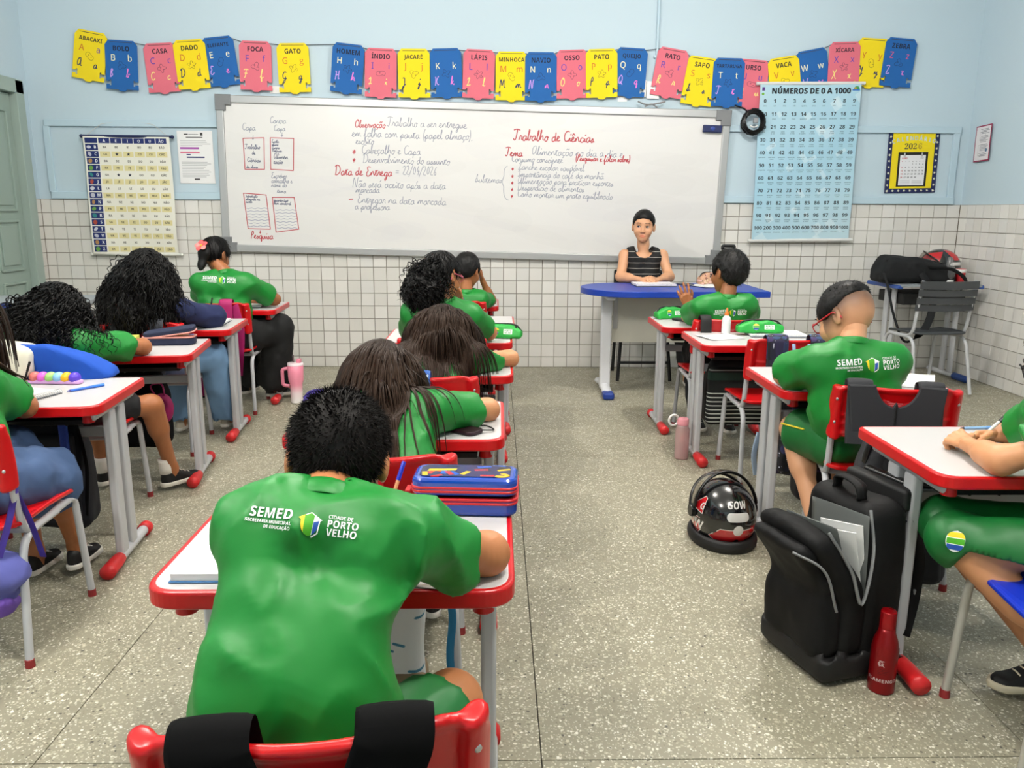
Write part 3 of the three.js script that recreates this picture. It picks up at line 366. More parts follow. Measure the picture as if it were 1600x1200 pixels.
  const c4 = thing('framed_notice', 'small white notice with a dark red border on the right wall', 'notice', [XR - 0.012, 1.81, -6.35], -Math.PI / 2);
  part('sheet', sheet(0.2, 0.27, 0.01, 8, 8), mat(0xf0f0f0, 0.7, { map: canvas(192, 256, (c, w, h) => { c.fillStyle = '#9c2a50'; c.fillRect(0, 0, w, h); c.fillStyle = '#e9e6ea'; c.fillRect(9, 9, w - 18, h - 18); c.fillStyle = '#8a8a92'; for (let y = 26; y < 225; y += 10) if (y % 60 > 12) c.fillRect(60 + 20 * hash3(y, 2, 1), y, 70 + 30 * hash3(y, 4, 4), 4); c.strokeStyle = '#999'; c.lineWidth = 2; c.strokeRect(58, 46, 70, 60); c.strokeRect(50, 140, 84, 74); c.fillStyle = '#5a7a9a'; c.beginPath(); c.arc(150, 180, 12, 0, 7); c.fill(); }) }), c4); c4.rotation.z = 0.03;
  // coil of black cable, conduit, socket
  const cb = thing('cable_coil', 'black coil of cable with a pale plug hanging at the board corner', 'cable', [2.0, 1.965, ZF + 0.09]);
  const ring = []; for (let i = 0; i <= 200; i++) { const a = i / 200 * Math.PI * 2 * 8, r = 0.078 + 0.012 * Math.sin(i * 0.61) ; ring.push(V(Math.cos(a) * r, Math.sin(a) * r * 1.04, 0.016 * Math.sin(i * 0.37))); } part('coil', sweep(ring, 0.0085, 6), M.blackShine, cb);
  part('lead', sweep(curve([[-0.05, 0.07, 0], [-0.07, 0.1, -0.02], [-0.14, 0.13, -0.05]], 12), 0.006, 6), M.blackShine, cb); part('plug', box(0.034, 0.04, 0.03, 0.015, 0.012, 0.01, 0.006), mat(0x8d8f92, 0.4), cb); part('clip_ring', sweep(curve([[-0.03, -0.03, 0.022], [0, -0.04, 0.026], [0.03, -0.028, 0.022]], 10), 0.006, 6), M.white, cb);
  const cd = thing('wall_conduit', 'blue painted conduit pipe running down the wall to a white socket', 'pipe', [1.24, 0, ZF]);
  part('pipe', cyl(0.011, 0.011, 1.02, 0, 2.7, 0.014, 12), M.trim, cd); for (const q of [2.95, 2.45]) part('clamp', box(0.05, 0.02, 0.02, 0, q, 0.012), M.trim, cd);
  const so = thing('projector_bracket', 'small white socket and cable clamp above the whiteboard frame', 'socket', [1.2, 2.155, ZF + 0.02]);
  part('box', box(0.1, 0.13, 0.022, 0.02, 0.05, -0.008, 0.006), M.white, so); part('clamp_arm', mg([sweep(curve([[-0.1, -0.04, 0.03], [-0.03, -0.065, 0.05], [0.05, -0.055, 0.05], [0.11, -0.04, 0.03]], 12), [0.012, 0.006], 8), sweep(curve([[-0.05, -0.08, 0.045], [0, -0.06, 0.05], [0.05, -0.085, 0.045]], 10), 0.006, 6)]), M.alu, so); part('tube', cyl(0.012, 0.012, 0.12, -0.045, 0.06, -0.006, 12), M.white, so);
  for (const [x, y, l] of [[0.985, 2.147, 'right'], [-1.72, 2.183, 'left']]) { const tp = thing('tape_scrap', `scrap of white paper stuck above the ${l === 'left' ? 'board beneath the G card' : 'board beneath the Q card'}`, 'paper scrap', [x, y, ZF + 0.002]); part('scrap', box(0.075, 0.055, 0.002, 0, 0, 0.001, 0.0005), M.white, tp); }
}
// ---------------------------------------------------------------- school desks and chairs
const deskProto = (() => {
  const d = thing('student_desk', 'x', 'desk', [0, 0, 0], 0, 'red rimmed pupil desks'), H = 0.645, W = 0.645, D = 0.485;
  part('tabletop', slab(W - 0.022, D - 0.022, 0.018, [0.014, 0.014, 0.052, 0.052], 0.002, 0, H - 0.018, 0), M.laminate, d);
  { const s = rrShape(W - 0.012, D - 0.012, [0.02, 0.02, 0.058, 0.058]), h = rrShape(W - 0.026, D - 0.026, [0.012, 0.012, 0.05, 0.05]); s.holes.push(new THREE.Path(h.getPoints(8)));
    part('rim', new THREE.ExtrudeGeometry(s, { depth: 0.022, bevelEnabled: true, bevelThickness: 0.006, bevelSize: 0.006, bevelSegments: 4, curveSegments: 10 }).rotateX(-Math.PI / 2).translate(0, H - 0.029, 0), M.red, d); }
  part('underside', slab(W - 0.05, D - 0.05, 0.012, 0.03, 0.002, 0, H - 0.032, 0), M.tray, d);
  for (const s of [-1, 1]) {
    const x = s * 0.274;
    for (const z of [-0.068, 0.026]) part('leg', box(0.031, H - 0.1, 0.058, x, (H - 0.1) / 2 + 0.04, z, 0.009), M.tube, d);
    part('top_bar', box(0.034, 0.034, D - 0.09, x, H - 0.048, -0.005, 0.012), M.tube, d);
    part('bar_plug', cyl(0.017, 0.02, 0.04, x - s * 0.008, H - 0.047, D / 2 - 0.062, 16), M.red, d);
    const f = part('foot', sweep([V(x, 0.032, -0.235), V(x, 0.032, 0.165)], 0.0195, 14), M.tube, d);
    part('foot_cap', mg([sweep([[0.06, 0.023], [0.1, 0.027], [0.17, 0.028], [0.185, 0.022], [0.19, 0.006]].map(([z]) => V(x, 0.03, z)), (t) => [lerp(0.0225, 0.0275, sstep(0, 0.4, t)) * Math.sqrt(Math.max(0.02, 1 - sstep(0.8, 1, t) * 0.97)), lerp(0.0225, 0.0265, sstep(0, 0.4, t)) * Math.sqrt(Math.max(0.02, 1 - sstep(0.8, 1, t) * 0.97))], 14)]), M.redCap, f);
    part('foot_cap', sweep([V(x, 0.03, -0.2), V(x, 0.03, -0.24), V(x, 0.03, -0.255)], (t) => t > 0.9 ? 0.015 : 0.0265, 14), M.redCap, f);
  }
  part('crossbar', box(0.5, 0.04, 0.02, 0, 0.47, -0.1, 0.006), M.tube, d);
  part('book_tray', mg([box(0.48, 0.005, 0.3, 0, 0.552, -0.04), box(0.48, 0.05, 0.005, 0, 0.575, -0.19), box(0.005, 0.05, 0.3, -0.238, 0.575, -0.04), box(0.005, 0.05, 0.3, 0.238, 0.575, -0.04), box(0.48, 0.018, 0.006, 0, 0.56, 0.11), ...[-0.16, -0.08, 0, 0.08, 0.16].map((k) => box(0.008, 0.009, 0.29, k, 0.549, -0.04))]), M.tray, d);
  return d;
})();
const chairSeatShape = (() => { const g = slab(0.4, 0.37, 0.014, 0.055, 0.005), p = g.attributes.position; for (let i = 0; i < p.count; i++) { const x = p.getX(i), z = p.getZ(i); p.setY(i, p.getY(i) + 0.012 * (x / 0.2) ** 2 - 0.018 * sstep(0.08, 0.19, -z)); } g.computeVertexNormals(); return g; })();
const labelM = mat(0xffffff, 0.4, { map: canvas(128, 80, (c) => { c.fillStyle = '#c2242a'; c.fillRect(0, 0, 128, 80); c.fillStyle = '#d9878a'; c.fillRect(6, 6, 116, 5); for (let i = 0; i < 3; i++) c.fillRect(20 + i * 6, 20 + i * 10, 80 - i * 12, 4); c.fillStyle = '#cc5a70'; c.fillRect(10, 52, 70, 24); }) });
function chair(label, seatM, backM, tubeM, pos, turn) {
  const c = thing('school_chair', label, 'chair', pos, turn, 'pupil chairs');
  part('seat', chairSeatShape.clone().translate(0, 0.388, -0.005), seatM, c);
  // backrest: a bent panel with ribs in its lower half and a sleeve over each upright
  {
    const shell = surface([-0.23, -0.12, -0.06], [0.23, 0.12, 0.06], 0.005, (x, y, z) => {
      const w = 0.05 * (x / 0.2) ** 2 - 0.016 - 0.02 * (y / 0.1) ** 2 * 0.5, ax = Math.abs(x), ytop = 0.095 - 0.05 * Math.max(0, (ax - 0.13) / 0.08) ** 2.2 * (y > 0 ? 1 : 0), q = Math.max(ax - 0.208, y - ytop, -0.1 - y);
      let d = smax(Math.abs(z - w * -1 - 0.0) - 0.0055, q, 0.008);
      d = smin(d, Math.max(Math.hypot(y - ytop + 0.004, z + w) - 0.0085, ax - 0.19), 0.008);
      for (const yy of [-0.018, -0.05, -0.085]) d = smin(d, Math.max(Math.hypot(y - yy, z + w + -0.006) - 0.0045, ax - 0.17), 0.006);
      const sl = Math.hypot(ax - 0.188, (z + w) * 0.8) - 0.0185; return smin(d, smax(sl, Math.abs(y + 0.012) - 0.098, 0.012), 0.01);
    });
    part('backrest', shell.rotateX(0.16).translate(0, 0.618, 0.208), backM, c);
    for (const s2 of [-1, 1]) for (const y of [0.575, 0.66]) part('rivet', ball(0.006, s2 * 0.19, y, 0.208 + (y - 0.618) * 0.16 - 0.006, 1, 1, 0.6, 10), M.rivet, c);
  }
  if (backM === M.red) part('label', tr(box(0.085, 0.05, 0.001, 0, 0, 0, 0.0003), -0.01, 0.655, 0.2385, 0, 0, 0).applyMatrix4(new THREE.Matrix4()), labelM, c);
  for (const s of [-1, 1]) {
    const x = s * 0.19;
    part('side_frame', pipe([[x, 0.665, 0.184], [x, 0.36, 0.135], [x * 0.94, 0.362, -0.12], [x * 0.95, 0.362, -0.19], [x * 1.02, 0.012, -0.21]], 0.0115, 0.07, 12), tubeM, c);
    part('rear_leg', pipe([[x * 0.98, 0.362, -0.06], [x * 1.0, 0.365, 0.15], [x * 1.1, 0.012, 0.225]], 0.0115, 0.08, 12), tubeM, c);
    part('foot_plug', cyl(0.0125, 0.0135, 0.024, x * 1.02, 0.012, -0.21, 12), M.rubber, c); part('foot_plug', cyl(0.0125, 0.0135, 0.024, x * 1.1, 0.012, 0.225, 12), M.rubber, c);
  }
  for (const z of [-0.12, 0.1]) part('crossbar', box(0.36, 0.02, 0.02, 0, 0.368, z, 0.008), tubeM, c);
  return c;
}
// desks: label, x of the middle, z of the edge nearest the pupil, turn
const DESKS = [
  ['nearest white desk with red rim, the bowed boy in front leans on it', -0.288, -1.265, 0], ['red rimmed desk under the long-haired girl right ahead of the front boy', -0.296, -2.185, 0], ['third red rimmed desk of the middle row, a girl with a bracelet leans on it', -0.252, -3.08, 0], ['red rimmed desk before the girl with the curly ponytail, holding a green pencil case', -0.24, -3.88, 0], ['red rimmed empty desk pushed against the front of the curly ponytail girl desk', -0.215, -4.42, 0], ['foremost red rimmed desk of the middle row by the tiled wall', -0.305, -5.4, 0],
  ['left red rimmed desk with the rainbow bubble pencil case and blue pen', -1.655, -2.54, 0.1], ['left red rimmed desk with the coral trimmed navy pencil case', -1.715, -3.475, 0.15], ['left red rimmed desk of the girl in the navy sweater', -1.775, -4.25, 0.09], ['foremost left red rimmed desk of the girl wearing a flower', -1.76, -5.14, 0.05],
  ['foremost right red rimmed desk beside the blue teacher table', 1.26, -4.43, 0], ['right red rimmed desk with the glue bottle and green pencil case', 1.33, -3.82, 0], ['right red rimmed desk of the boy with the shaved neck', 1.372, -2.81, 0], ['right red rimmed desk nearest the camera, above the red bottle', 1.428, -1.86, 0],
];
DESKS.forEach(([label, x, z, t], i) => { if (i) copyOf(deskProto, label, [x, 0, z - 0.2425], t); else { deskProto.userData.label = label; deskProto.position.set(x, 0, z - 0.2425); } });
// chairs: label, x, z of the seat's middle, turn
const chairProto = chair('nearest red chair with black straps over its back, at the bottom of the picture', M.red, M.red, M.tube, [-0.235, 0, -1.02], 0.12);
[
  ['red chair behind the bowed boy pencil case, holding the long-haired girl', -0.3, -2.05, 0], ['red chair with a blue patterned strap in the middle row', -0.268, -2.97, 0], ['red chair with a purple strap, under the curly ponytail girl', -0.25, -3.83, 0], ['red chair of the foremost boy in the middle row', -0.27, -5.33, 0],
  ['left edge red chair with purple straps, cut by the picture border', -1.55, -2.3, 0.05], ['red chair of the girl with white socks and black sneakers', -1.745, -3.25, 0.1], ['red chair of the girl in navy with a grey strap', -1.83, -4.29, 0.08], ['red chair with a magenta strap, of the girl wearing a flower', -1.755, -5.18, 0.05],
  ['red chair of the foremost right boy, hung with the striped bag', 1.28, -4.5, 0], ['empty red chair hung with the galaxy print backpack', 1.37, -3.82, 0], ['red chair of the boy with the shaved neck, hung with the grey backpack', 1.4, -2.8, -0.22],
].forEach(([l, x, z, t]) => copyOf(chairProto, l, [x, 0, z], t));
const blueChair = chair('blue seated chair with worn grey frame under the writing child at right', mat(0x0a2fb8, 0.4), mat(0x0a2fb8, 0.4), mat(0xa9a79d, 0.5), [1.405, 0, -1.7], Math.PI / 2 - 0.12); delete blueChair.userData.group;
// ---------------------------------------------------------------- teacher's table, front right corner, left corner
{
  const H = 0.76, t = thing('teacher_table', 'blue topped teacher table with a rounded left end and white legs', 'table', [1.22, 0, -5.63]);
  const s = new THREE.Shape(), L = -0.62, Rr = 0.615, q = 0.34; s.moveTo(L + q, -q); s.lineTo(Rr, -q + 0.04); s.lineTo(Rr, q); s.lineTo(L + q, q); s.absarc(L + q, 0, q, Math.PI / 2, Math.PI * 1.5, false);
  const g = new THREE.ExtrudeGeometry(s, { depth: 0.034, bevelEnabled: true, bevelThickness: 0.004, bevelSize: 0.004, bevelSegments: 2, curveSegments: 28 }).rotateX(-Math.PI / 2).translate(0, H - 0.038, 0); part('tabletop', g, M.blue, t);
  const wl = mat(0xd4d5d8, 0.4); for (const x of [-0.44, 0.5]) {
    part('leg', box(0.075, H - 0.07, 0.05, x, H / 2 - 0.005, 0.02, 0.012), wl, t); const f = part('foot', pipe([[x, 0.03, -0.28], [x, 0.06, 0.02], [x, 0.03, 0.2]], [0.035, 0.022], 0.1, 12, V(1, 0, 0)), wl, t);
    part('foot_cap', box(0.078, 0.05, 0.1, x, 0.027, 0.22, 0.016), mat(0x173a8f, 0.4), f); part('top_arm', box(0.06, 0.03, 0.5, x, H - 0.055, 0, 0.01), wl, t); part('bracket', box(0.03, 0.26, 0.012, x + 0.07, H - 0.17, -0.02, 0.003), M.alu, t);
  }
  part('modesty_panel', box(0.84, 0.36, 0.016, 0.03, H - 0.22, -0.04, 0.003), M.cream, t);
  const tc = thing('teacher_chair', 'black legged chair the teacher sits on behind the blue table', 'chair', [1.12, 0, -6.1]);
  part('seat', slab(0.42, 0.4, 0.05, 0.06, 0.015, 0, 0.43, 0), M.black, tc); part('backrest', box(0.38, 0.22, 0.03, 0, 0.72, -0.235, 0.014), M.black, tc);
  for (const sx of [-1, 1]) { part('leg', pipe([[sx * 0.17, 0.43, 0.12], [sx * 0.2, 0.02, 0.19]], 0.013, 0.02, 10), M.black, tc); part('leg', pipe([[sx * 0.17, 0.75, -0.23], [sx * 0.17, 0.43, -0.19], [sx * 0.18, 0.02, -0.22]], 0.013, 0.05, 10), M.black, tc); } part('stretcher', pipe([[-0.19, 0.16, 0.17], [0.19, 0.16, 0.17]], 0.011, 0.01, 10), M.black, tc);
  // grey desk and chair pushed into the front right corner
  const cd = thing('corner_desk', 'grey and blue desk pushed into the tiled corner, loaded with bags', 'desk', [3.34, 0, -6.2], 0.06);
  part('tabletop', slab(0.66, 0.48, 0.02, 0.03, 0.004, 0, 0.735, 0), M.grayTop, cd); for (const sx of [-1, 1]) part('edge_cap', box(0.04, 0.03, 0.47, sx * 0.32, 0.735, 0, 0.01), mat(0x2b4f9a, 0.45), cd);
  part('book_tray', box(0.5, 0.09, 0.36, 0, 0.64, -0.02, 0.01), M.tray, cd);
  for (const sx of [-1, 1]) { for (const z of [-0.05, 0.05]) part('leg', sweep([V(sx * 0.26, 0.05, z), V(sx * 0.26, 0.72, z)], [0.016, 0.03], 12, V(1, 0, 0)), M.tube, cd); const f = part('foot', sweep([V(sx * 0.26, 0.03, -0.22), V(sx * 0.26, 0.03, 0.26)], 0.02, 12), M.tube, cd); part('foot_cap', sweep([V(sx * 0.26, 0.03, 0.12), V(sx * 0.26, 0.03, 0.28), V(sx * 0.26, 0.03, 0.3)], (u) => u > 0.9 ? 0.016 : 0.027, 12), mat(0x23478f, 0.45), f); }
  const ch = thing('grey_chair', 'dark grey plastic chair with grey tube frame before the corner desk', 'chair', [3.15, 0, -5.74], 0.1);
  part('seat', chairSeatShape.clone().translate(0, 0.43, 0), M.grayPlastic, ch);
  for (const [k, y] of [0.79, 0.735, 0.68, 0.63].entries()) part('back_slat', (() => { const b = new THREE.BoxGeometry(0.44, k ? 0.045 : 0.055, 0.01, 12, 1, 1), p = b.attributes.position; for (let i = 0; i < p.count; i++) p.setZ(i, p.getZ(i) - 0.05 * (p.getX(i) / 0.22) ** 2); return b.translate(0, y, 0.235 + (y - 0.7) * 0.2); })(), M.grayPlastic, ch);
  for (const s of [-1, 1]) { const x = s * 0.2; part('side_frame', pipe([[x, 0.82, 0.2], [x, 0.42, 0.14], [x, 0.41, -0.18], [x * 1.03, 0.012, -0.21]], 0.012, 0.08, 12), M.tube, ch); part('rear_leg', pipe([[x, 0.41, -0.06], [x, 0.415, 0.16], [x * 1.1, 0.012, 0.25]], 0.012, 0.09, 12), M.tube, ch); }
  // table at the left edge of the picture
  const lt = thing('side_table', 'grey table with a navy edge cut by the left border, beside the door', 'table', [-2.96, 0, -5.0], 0.12);
  part('tabletop', slab(1.0, 0.5, 0.025, 0.03, 0.004, -0.05, 0.7, 0), M.grayTop, lt); part('edge_band', box(1.01, 0.034, 0.014, -0.05, 0.712, 0.25, 0.005), mat(0x1c2c66, 0.4), lt); part('book_tray', box(0.7, 0.1, 0.34, -0.05, 0.62, 0, 0.01), M.tube, lt);
  for (const sx of [-0.5, 0.36]) { part('leg', sweep([V(sx, 0.05, 0), V(sx, 0.7, 0)], [0.02, 0.035], 12, V(1, 0, 0)), M.tube, lt); part('foot', sweep([V(sx, 0.03, -0.22), V(sx, 0.03, 0.24)], 0.02, 12), M.tube, lt); }
}
// ---------------------------------------------------------------- people
const SKIN = { tan: mat(0xb9784c, 0.5), brown: mat(0xa0643c, 0.5), light: mat(0xc98d62, 0.5), fair: mat(0xd09a74, 0.5) };
for (const k in SKIN) SKIN[k].vertexColors = true;
const fabricBump = noiseTex(64, (i, j) => ((i + j) & 1) * 0.5 + 0.3 * hash3(i, j, 2));
const CLOTH = { green: mat(0x057c28, 0.5), navy: mat(0x14204a, 0.85), blackPants: mat(0x0e0f10, 0.85), jeans: mat(0x6f93b8, 0.85), denim: mat(0x46618a, 0.85), shorts: mat(0x076427, 0.5), dark: mat(0x0a0b0f, 0.85), skirt: mat(0x3a5278, 0.85), whiteDash: mat(0xf0f0f0, 0.8, { map: canvas(256, 256, (c) => { c.fillStyle = '#e9ebe9'; c.fillRect(0, 0, 256, 256); c.strokeStyle = '#3f7f9c'; c.lineWidth = 5; c.lineCap = 'round'; for (let i = 0; i < 26; i++) { const x = (i * 67) % 256, y = (i * 103) % 256; c.beginPath(); c.moveTo(x, y); c.lineTo(x + 16, y + 6); c.stroke(); } }, { wrap: true }) }), top: null };
const EYE = mat(0xc9c2ba, 0.25), IRIS = mat(0x170e09, 0.15), BROW = mat(0x17100d, 0.7);
const HAIR = { wave: mat(0x080707, 0.55, { specularIntensity: 0.5 }), straight: mat(0x1d130f, 0.46, { specularIntensity: 0.6, specularColor: new THREE.Color(0xd8b8a0) }), black: mat(0x0a0909, 0.55, { specularIntensity: 0.6 }), brown: mat(0x1d1411, 0.36), buzz: mat(0x120e0c, 0.62, { specularIntensity: 0.5 }) };
function frameOf(o, f, u) { const Z = A(f).normalize(), Y = A(u); Y.addScaledVector(Z, -Y.dot(Z)).normalize(); return new THREE.Matrix4().makeBasis(new THREE.Vector3().crossVectors(Y, Z), Y, Z).setPosition(A(o)); }
// the head, in its own frame: face towards +z, ears at the origin's height
function headField(x, y, z, o) {
  const ax = Math.abs(x);
  let d = ell(x, y, z, 0, 0.028, -0.012, 0.074, 0.092, 0.094);
  d = smin(d, ell(x, y, z, 0, -0.026, 0.028, 0.064, 0.072, 0.06), 0.03);
  d = smin(d, ell(x, y, z, 0, -0.083, 0.056, 0.027, 0.022, 0.026), 0.035);            // chin
  d = smin(d, ell(ax, y, z, 0.04, -0.028, 0.062, 0.02, 0.02, 0.02), 0.03);            // cheek
  d = smin(d, ell(x, y, z, 0, 0.03, 0.074, 0.05, 0.016, 0.016), 0.02);                // brow
  d = smax(d, -ell(ax, y, z, 0.031, 0.006, 0.1, 0.018, 0.012, 0.014), 0.012);         // eye sockets
  d = smin(d, capD(o.nose, x, y, z), 0.012); d = smin(d, ell(ax, y, z, 0.01, -0.031, 0.094, 0.008, 0.0065, 0.008), 0.008);
  d = smin(d, ell(x, y, z, 0, -0.057, 0.082, 0.022, 0.006, 0.009), 0.006); d = smin(d, ell(x, y, z, 0, -0.066, 0.081, 0.019, 0.006, 0.009), 0.006);
  d = smax(d, -ell(x, y, z, 0, -0.0615, 0.093, 0.024, 0.0016, 0.008), 0.004);
  // ears: a tilted shell with a hollow
  { const ex = ax - 0.0765 - 0.22 * (-z - 0.01), ey = y + 0.004, ez = z + 0.012, sh = ell(ex, ey, ez, 0, 0, -0.004, 0.0095, 0.031, 0.019), ho = ell(ex, ey, ez, 0.011, 0.004, 0.001, 0.008, 0.02, 0.011); d = smin(d, Math.max(sh, -ho), 0.009); }
  return d;
}
const NOSE = cap([0, 0.008, 0.083], [0, -0.028, 0.1], 0.006, 0.0095);
const hairline = (z) => { const P = [[-0.11, -0.075], [-0.06, -0.07], [-0.035, -0.05], [-0.022, 0.02], [-0.005, 0.036], [0.012, 0.012], [0.03, -0.006], [0.04, 0.03], [0.06, 0.068], [0.085, 0.078], [0.11, 0.1]]; for (let i = 1; i < P.length; i++) if (z < P[i][0]) return lerp(P[i - 1][1], P[i][1], clamp((z - P[i - 1][0]) / (P[i][0] - P[i - 1][0]), 0, 1)); return 0.1; };
function handCaps(w, dir, back, curl, spread = 1, k = 1, side = 1) {   // side 1: thumb towards dir x back
  const D = A(dir).normalize(), U = A(back); U.addScaledVector(D, -U.dot(D)).normalize(); const S = new THREE.Vector3().crossVectors(D, U).multiplyScalar(side), W = A(w), c = [];
  const at = (s, d, u) => W.clone().addScaledVector(S, s * k).addScaledVector(D, d * k).addScaledVector(U, u * k), arr = (v) => [v.x, v.y, v.z];
  const kn = [[0.027, 0.072], [0.009, 0.076], [-0.009, 0.072], [-0.025, 0.064]], len = [0.066, 0.074, 0.068, 0.052];
  c.push(cap(arr(at(0, -0.02, 0)), arr(at(0, 0.012, 0)), 0.02 * k, 0.018 * k));
  kn.forEach(([s, d], i) => {
    c.push(cap(arr(at(s * 0.5, 0.008, 0)), arr(at(s, d, 0)), 0.0125 * k, 0.0105 * k));
    const cu = Array.isArray(curl) ? curl[i + 1] : curl; let a = 0, p = at(s, d, 0); const out = (s - 0.0) * 4.5 * spread;
    [0.45, 0.31, 0.24].forEach((f, j) => { a += cu * [0.8, 1, 0.7][j]; const q = p.clone().addScaledVector(D, Math.cos(a) * len[i] * f * k).addScaledVector(U, -Math.sin(a) * len[i] * f * k).addScaledVector(S, out * len[i] * f * k * (j ? 0.6 : 1)); c.push(cap(arr(p), arr(q), (0.0085 - j * 0.0009) * k, (0.0078 - j * 0.0009) * k)); p = q; });
  });
  { const cu = Array.isArray(curl) ? curl[0] : curl * 0.5; let p = at(0.016, 0.018, -0.004); const q = at(0.04, 0.043, -0.012); c.push(cap(arr(p), arr(q), 0.012 * k, 0.0095 * k)); const r = q.clone().addScaledVector(D, 0.026 * k).addScaledVector(S, (0.014 - 0.02 * cu) * k).addScaledVector(U, -0.012 * cu * k), t = r.clone().addScaledVector(D, 0.02 * k).addScaledVector(S, (0.002 - 0.016 * cu) * k).addScaledVector(U, -0.012 * cu * k); c.push(cap(arr(q), arr(r), 0.0092 * k, 0.0085 * k), cap(arr(r), arr(t), 0.0083 * k, 0.007 * k)); }
  return c;
}
const mergeBare = (list) => mergeGeometries(list.map((g) => { const n = new THREE.BufferGeometry(); for (const k of ['position', 'normal', 'color']) n.setAttribute(k, g.attributes[k]); n.setIndex(g.index); return n; }));
const white3 = () => [1, 1, 1];
const printTex = canvas(1024, 320, (c, w, h) => {
  c.clearRect(0, 0, w, h); c.fillStyle = '#ffffff'; c.textBaseline = 'alphabetic';
  c.font = 'bold 118px sans-serif'; c.textAlign = 'right'; c.fillText('SEMED', 425, 150); c.font = 'bold 35px sans-serif'; c.fillText('SECRETARIA MUNICIPAL', 425, 196); c.fillText('DE EDUCAÇÃO', 425, 238);
  c.lineWidth = 10; c.strokeStyle = '#ffffff'; c.beginPath(); c.moveTo(470, 120); c.lineTo(570, 62); c.lineTo(668, 120); c.lineTo(646, 132); c.quadraticCurveTo(640, 240, 566, 262); c.quadraticCurveTo(494, 240, 492, 132); c.closePath(); c.fillStyle = '#ffffff'; c.fill();
  c.save(); c.clip(); c.fillStyle = '#f2d51e'; c.fillRect(470, 84, 56, 200); c.fillStyle = '#46a516'; c.beginPath(); c.moveTo(520, 96); c.lineTo(572, 70); c.lineTo(600, 90); c.lineTo(590, 270); c.lineTo(524, 270); c.fill(); c.fillStyle = '#1a4fa8'; c.beginPath(); c.moveTo(600, 140); c.lineTo(648, 120); c.lineTo(640, 230); c.lineTo(594, 268); c.fill(); c.restore(); c.stroke();
  c.fillStyle = '#ffffff'; c.textAlign = 'left'; c.font = '44px sans-serif'; c.fillText('CIDADE DE', 712, 92); c.font = 'bold 84px sans-serif'; c.fillText('PORTO', 708, 164); c.fillText('VELHO', 712, 236);
});
const printM = new THREE.MeshStandardMaterial({ map: printTex, transparent: true, alphaTest: 0.35, roughness: 0.6 });
const emblemTex = canvas(256, 256, (c) => { c.clearRect(0, 0, 256, 256); c.beginPath(); c.moveTo(128, 16); c.quadraticCurveTo(236, 30, 220, 130); c.quadraticCurveTo(210, 230, 128, 240); c.quadraticCurveTo(40, 226, 36, 128); c.quadraticCurveTo(30, 30, 128, 16); c.fillStyle = '#f4f6f0'; c.fill(); c.save(); c.clip(); c.fillStyle = '#f2d51e'; c.fillRect(48, 30, 170, 52); c.fillStyle = '#46a516'; c.fillRect(44, 90, 176, 60); c.fillStyle = '#1a4fa8'; c.fillRect(50, 158, 160, 60); c.restore(); });
const emblemM = new THREE.MeshStandardMaterial({ map: emblemTex, transparent: true, alphaTest: 0.4, roughness: 0.6 });
// lifts the faces of a surface that look along n into a thin printed patch of size w by h around o
function decal(geo, o, right, up, n, w, h, off = 0.0016, deep = 0.14) {
  const p = geo.attributes.position, q = geo.attributes.normal, ix = geo.index, pos = [], uv = [], nor = [], O = A(o), X = A(right).normalize(), Y = A(up).normalize(), N = A(n).normalize(), P = V(0, 0, 0), Q = V(0, 0, 0);
  for (let i = 0; i < ix.count; i += 3) {
    let ok = true; const tri = []; for (let k = 0; k < 3; k++) { const a = ix.getX(i + k); P.fromBufferAttribute(p, a); Q.fromBufferAttribute(q, a); const e = P.clone().sub(O), u = e.dot(X) / w + 0.5, v = e.dot(Y) / h + 0.5; if (Q.dot(N) < 0.1 || u < -0.08 || u > 1.08 || v < -0.08 || v > 1.08 || Math.abs(e.dot(N)) > deep) { ok = false; break; } tri.push([P.x + Q.x * off, P.y + Q.y * off, P.z + Q.z * off, u, v, Q.x, Q.y, Q.z]); }
    if (ok) for (const t of tri) { pos.push(t[0], t[1], t[2]); uv.push(clamp(t[3], 0.002, 0.998), clamp(t[4], 0.002, 0.998)); nor.push(t[5], t[6], t[7]); }
  }
  const g = new THREE.BufferGeometry(); g.setAttribute('position', new THREE.Float32BufferAttribute(pos, 3)); g.setAttribute('normal', new THREE.Float32BufferAttribute(nor, 3)); g.setAttribute('uv', new THREE.Float32BufferAttribute(uv, 2)); return g;
}
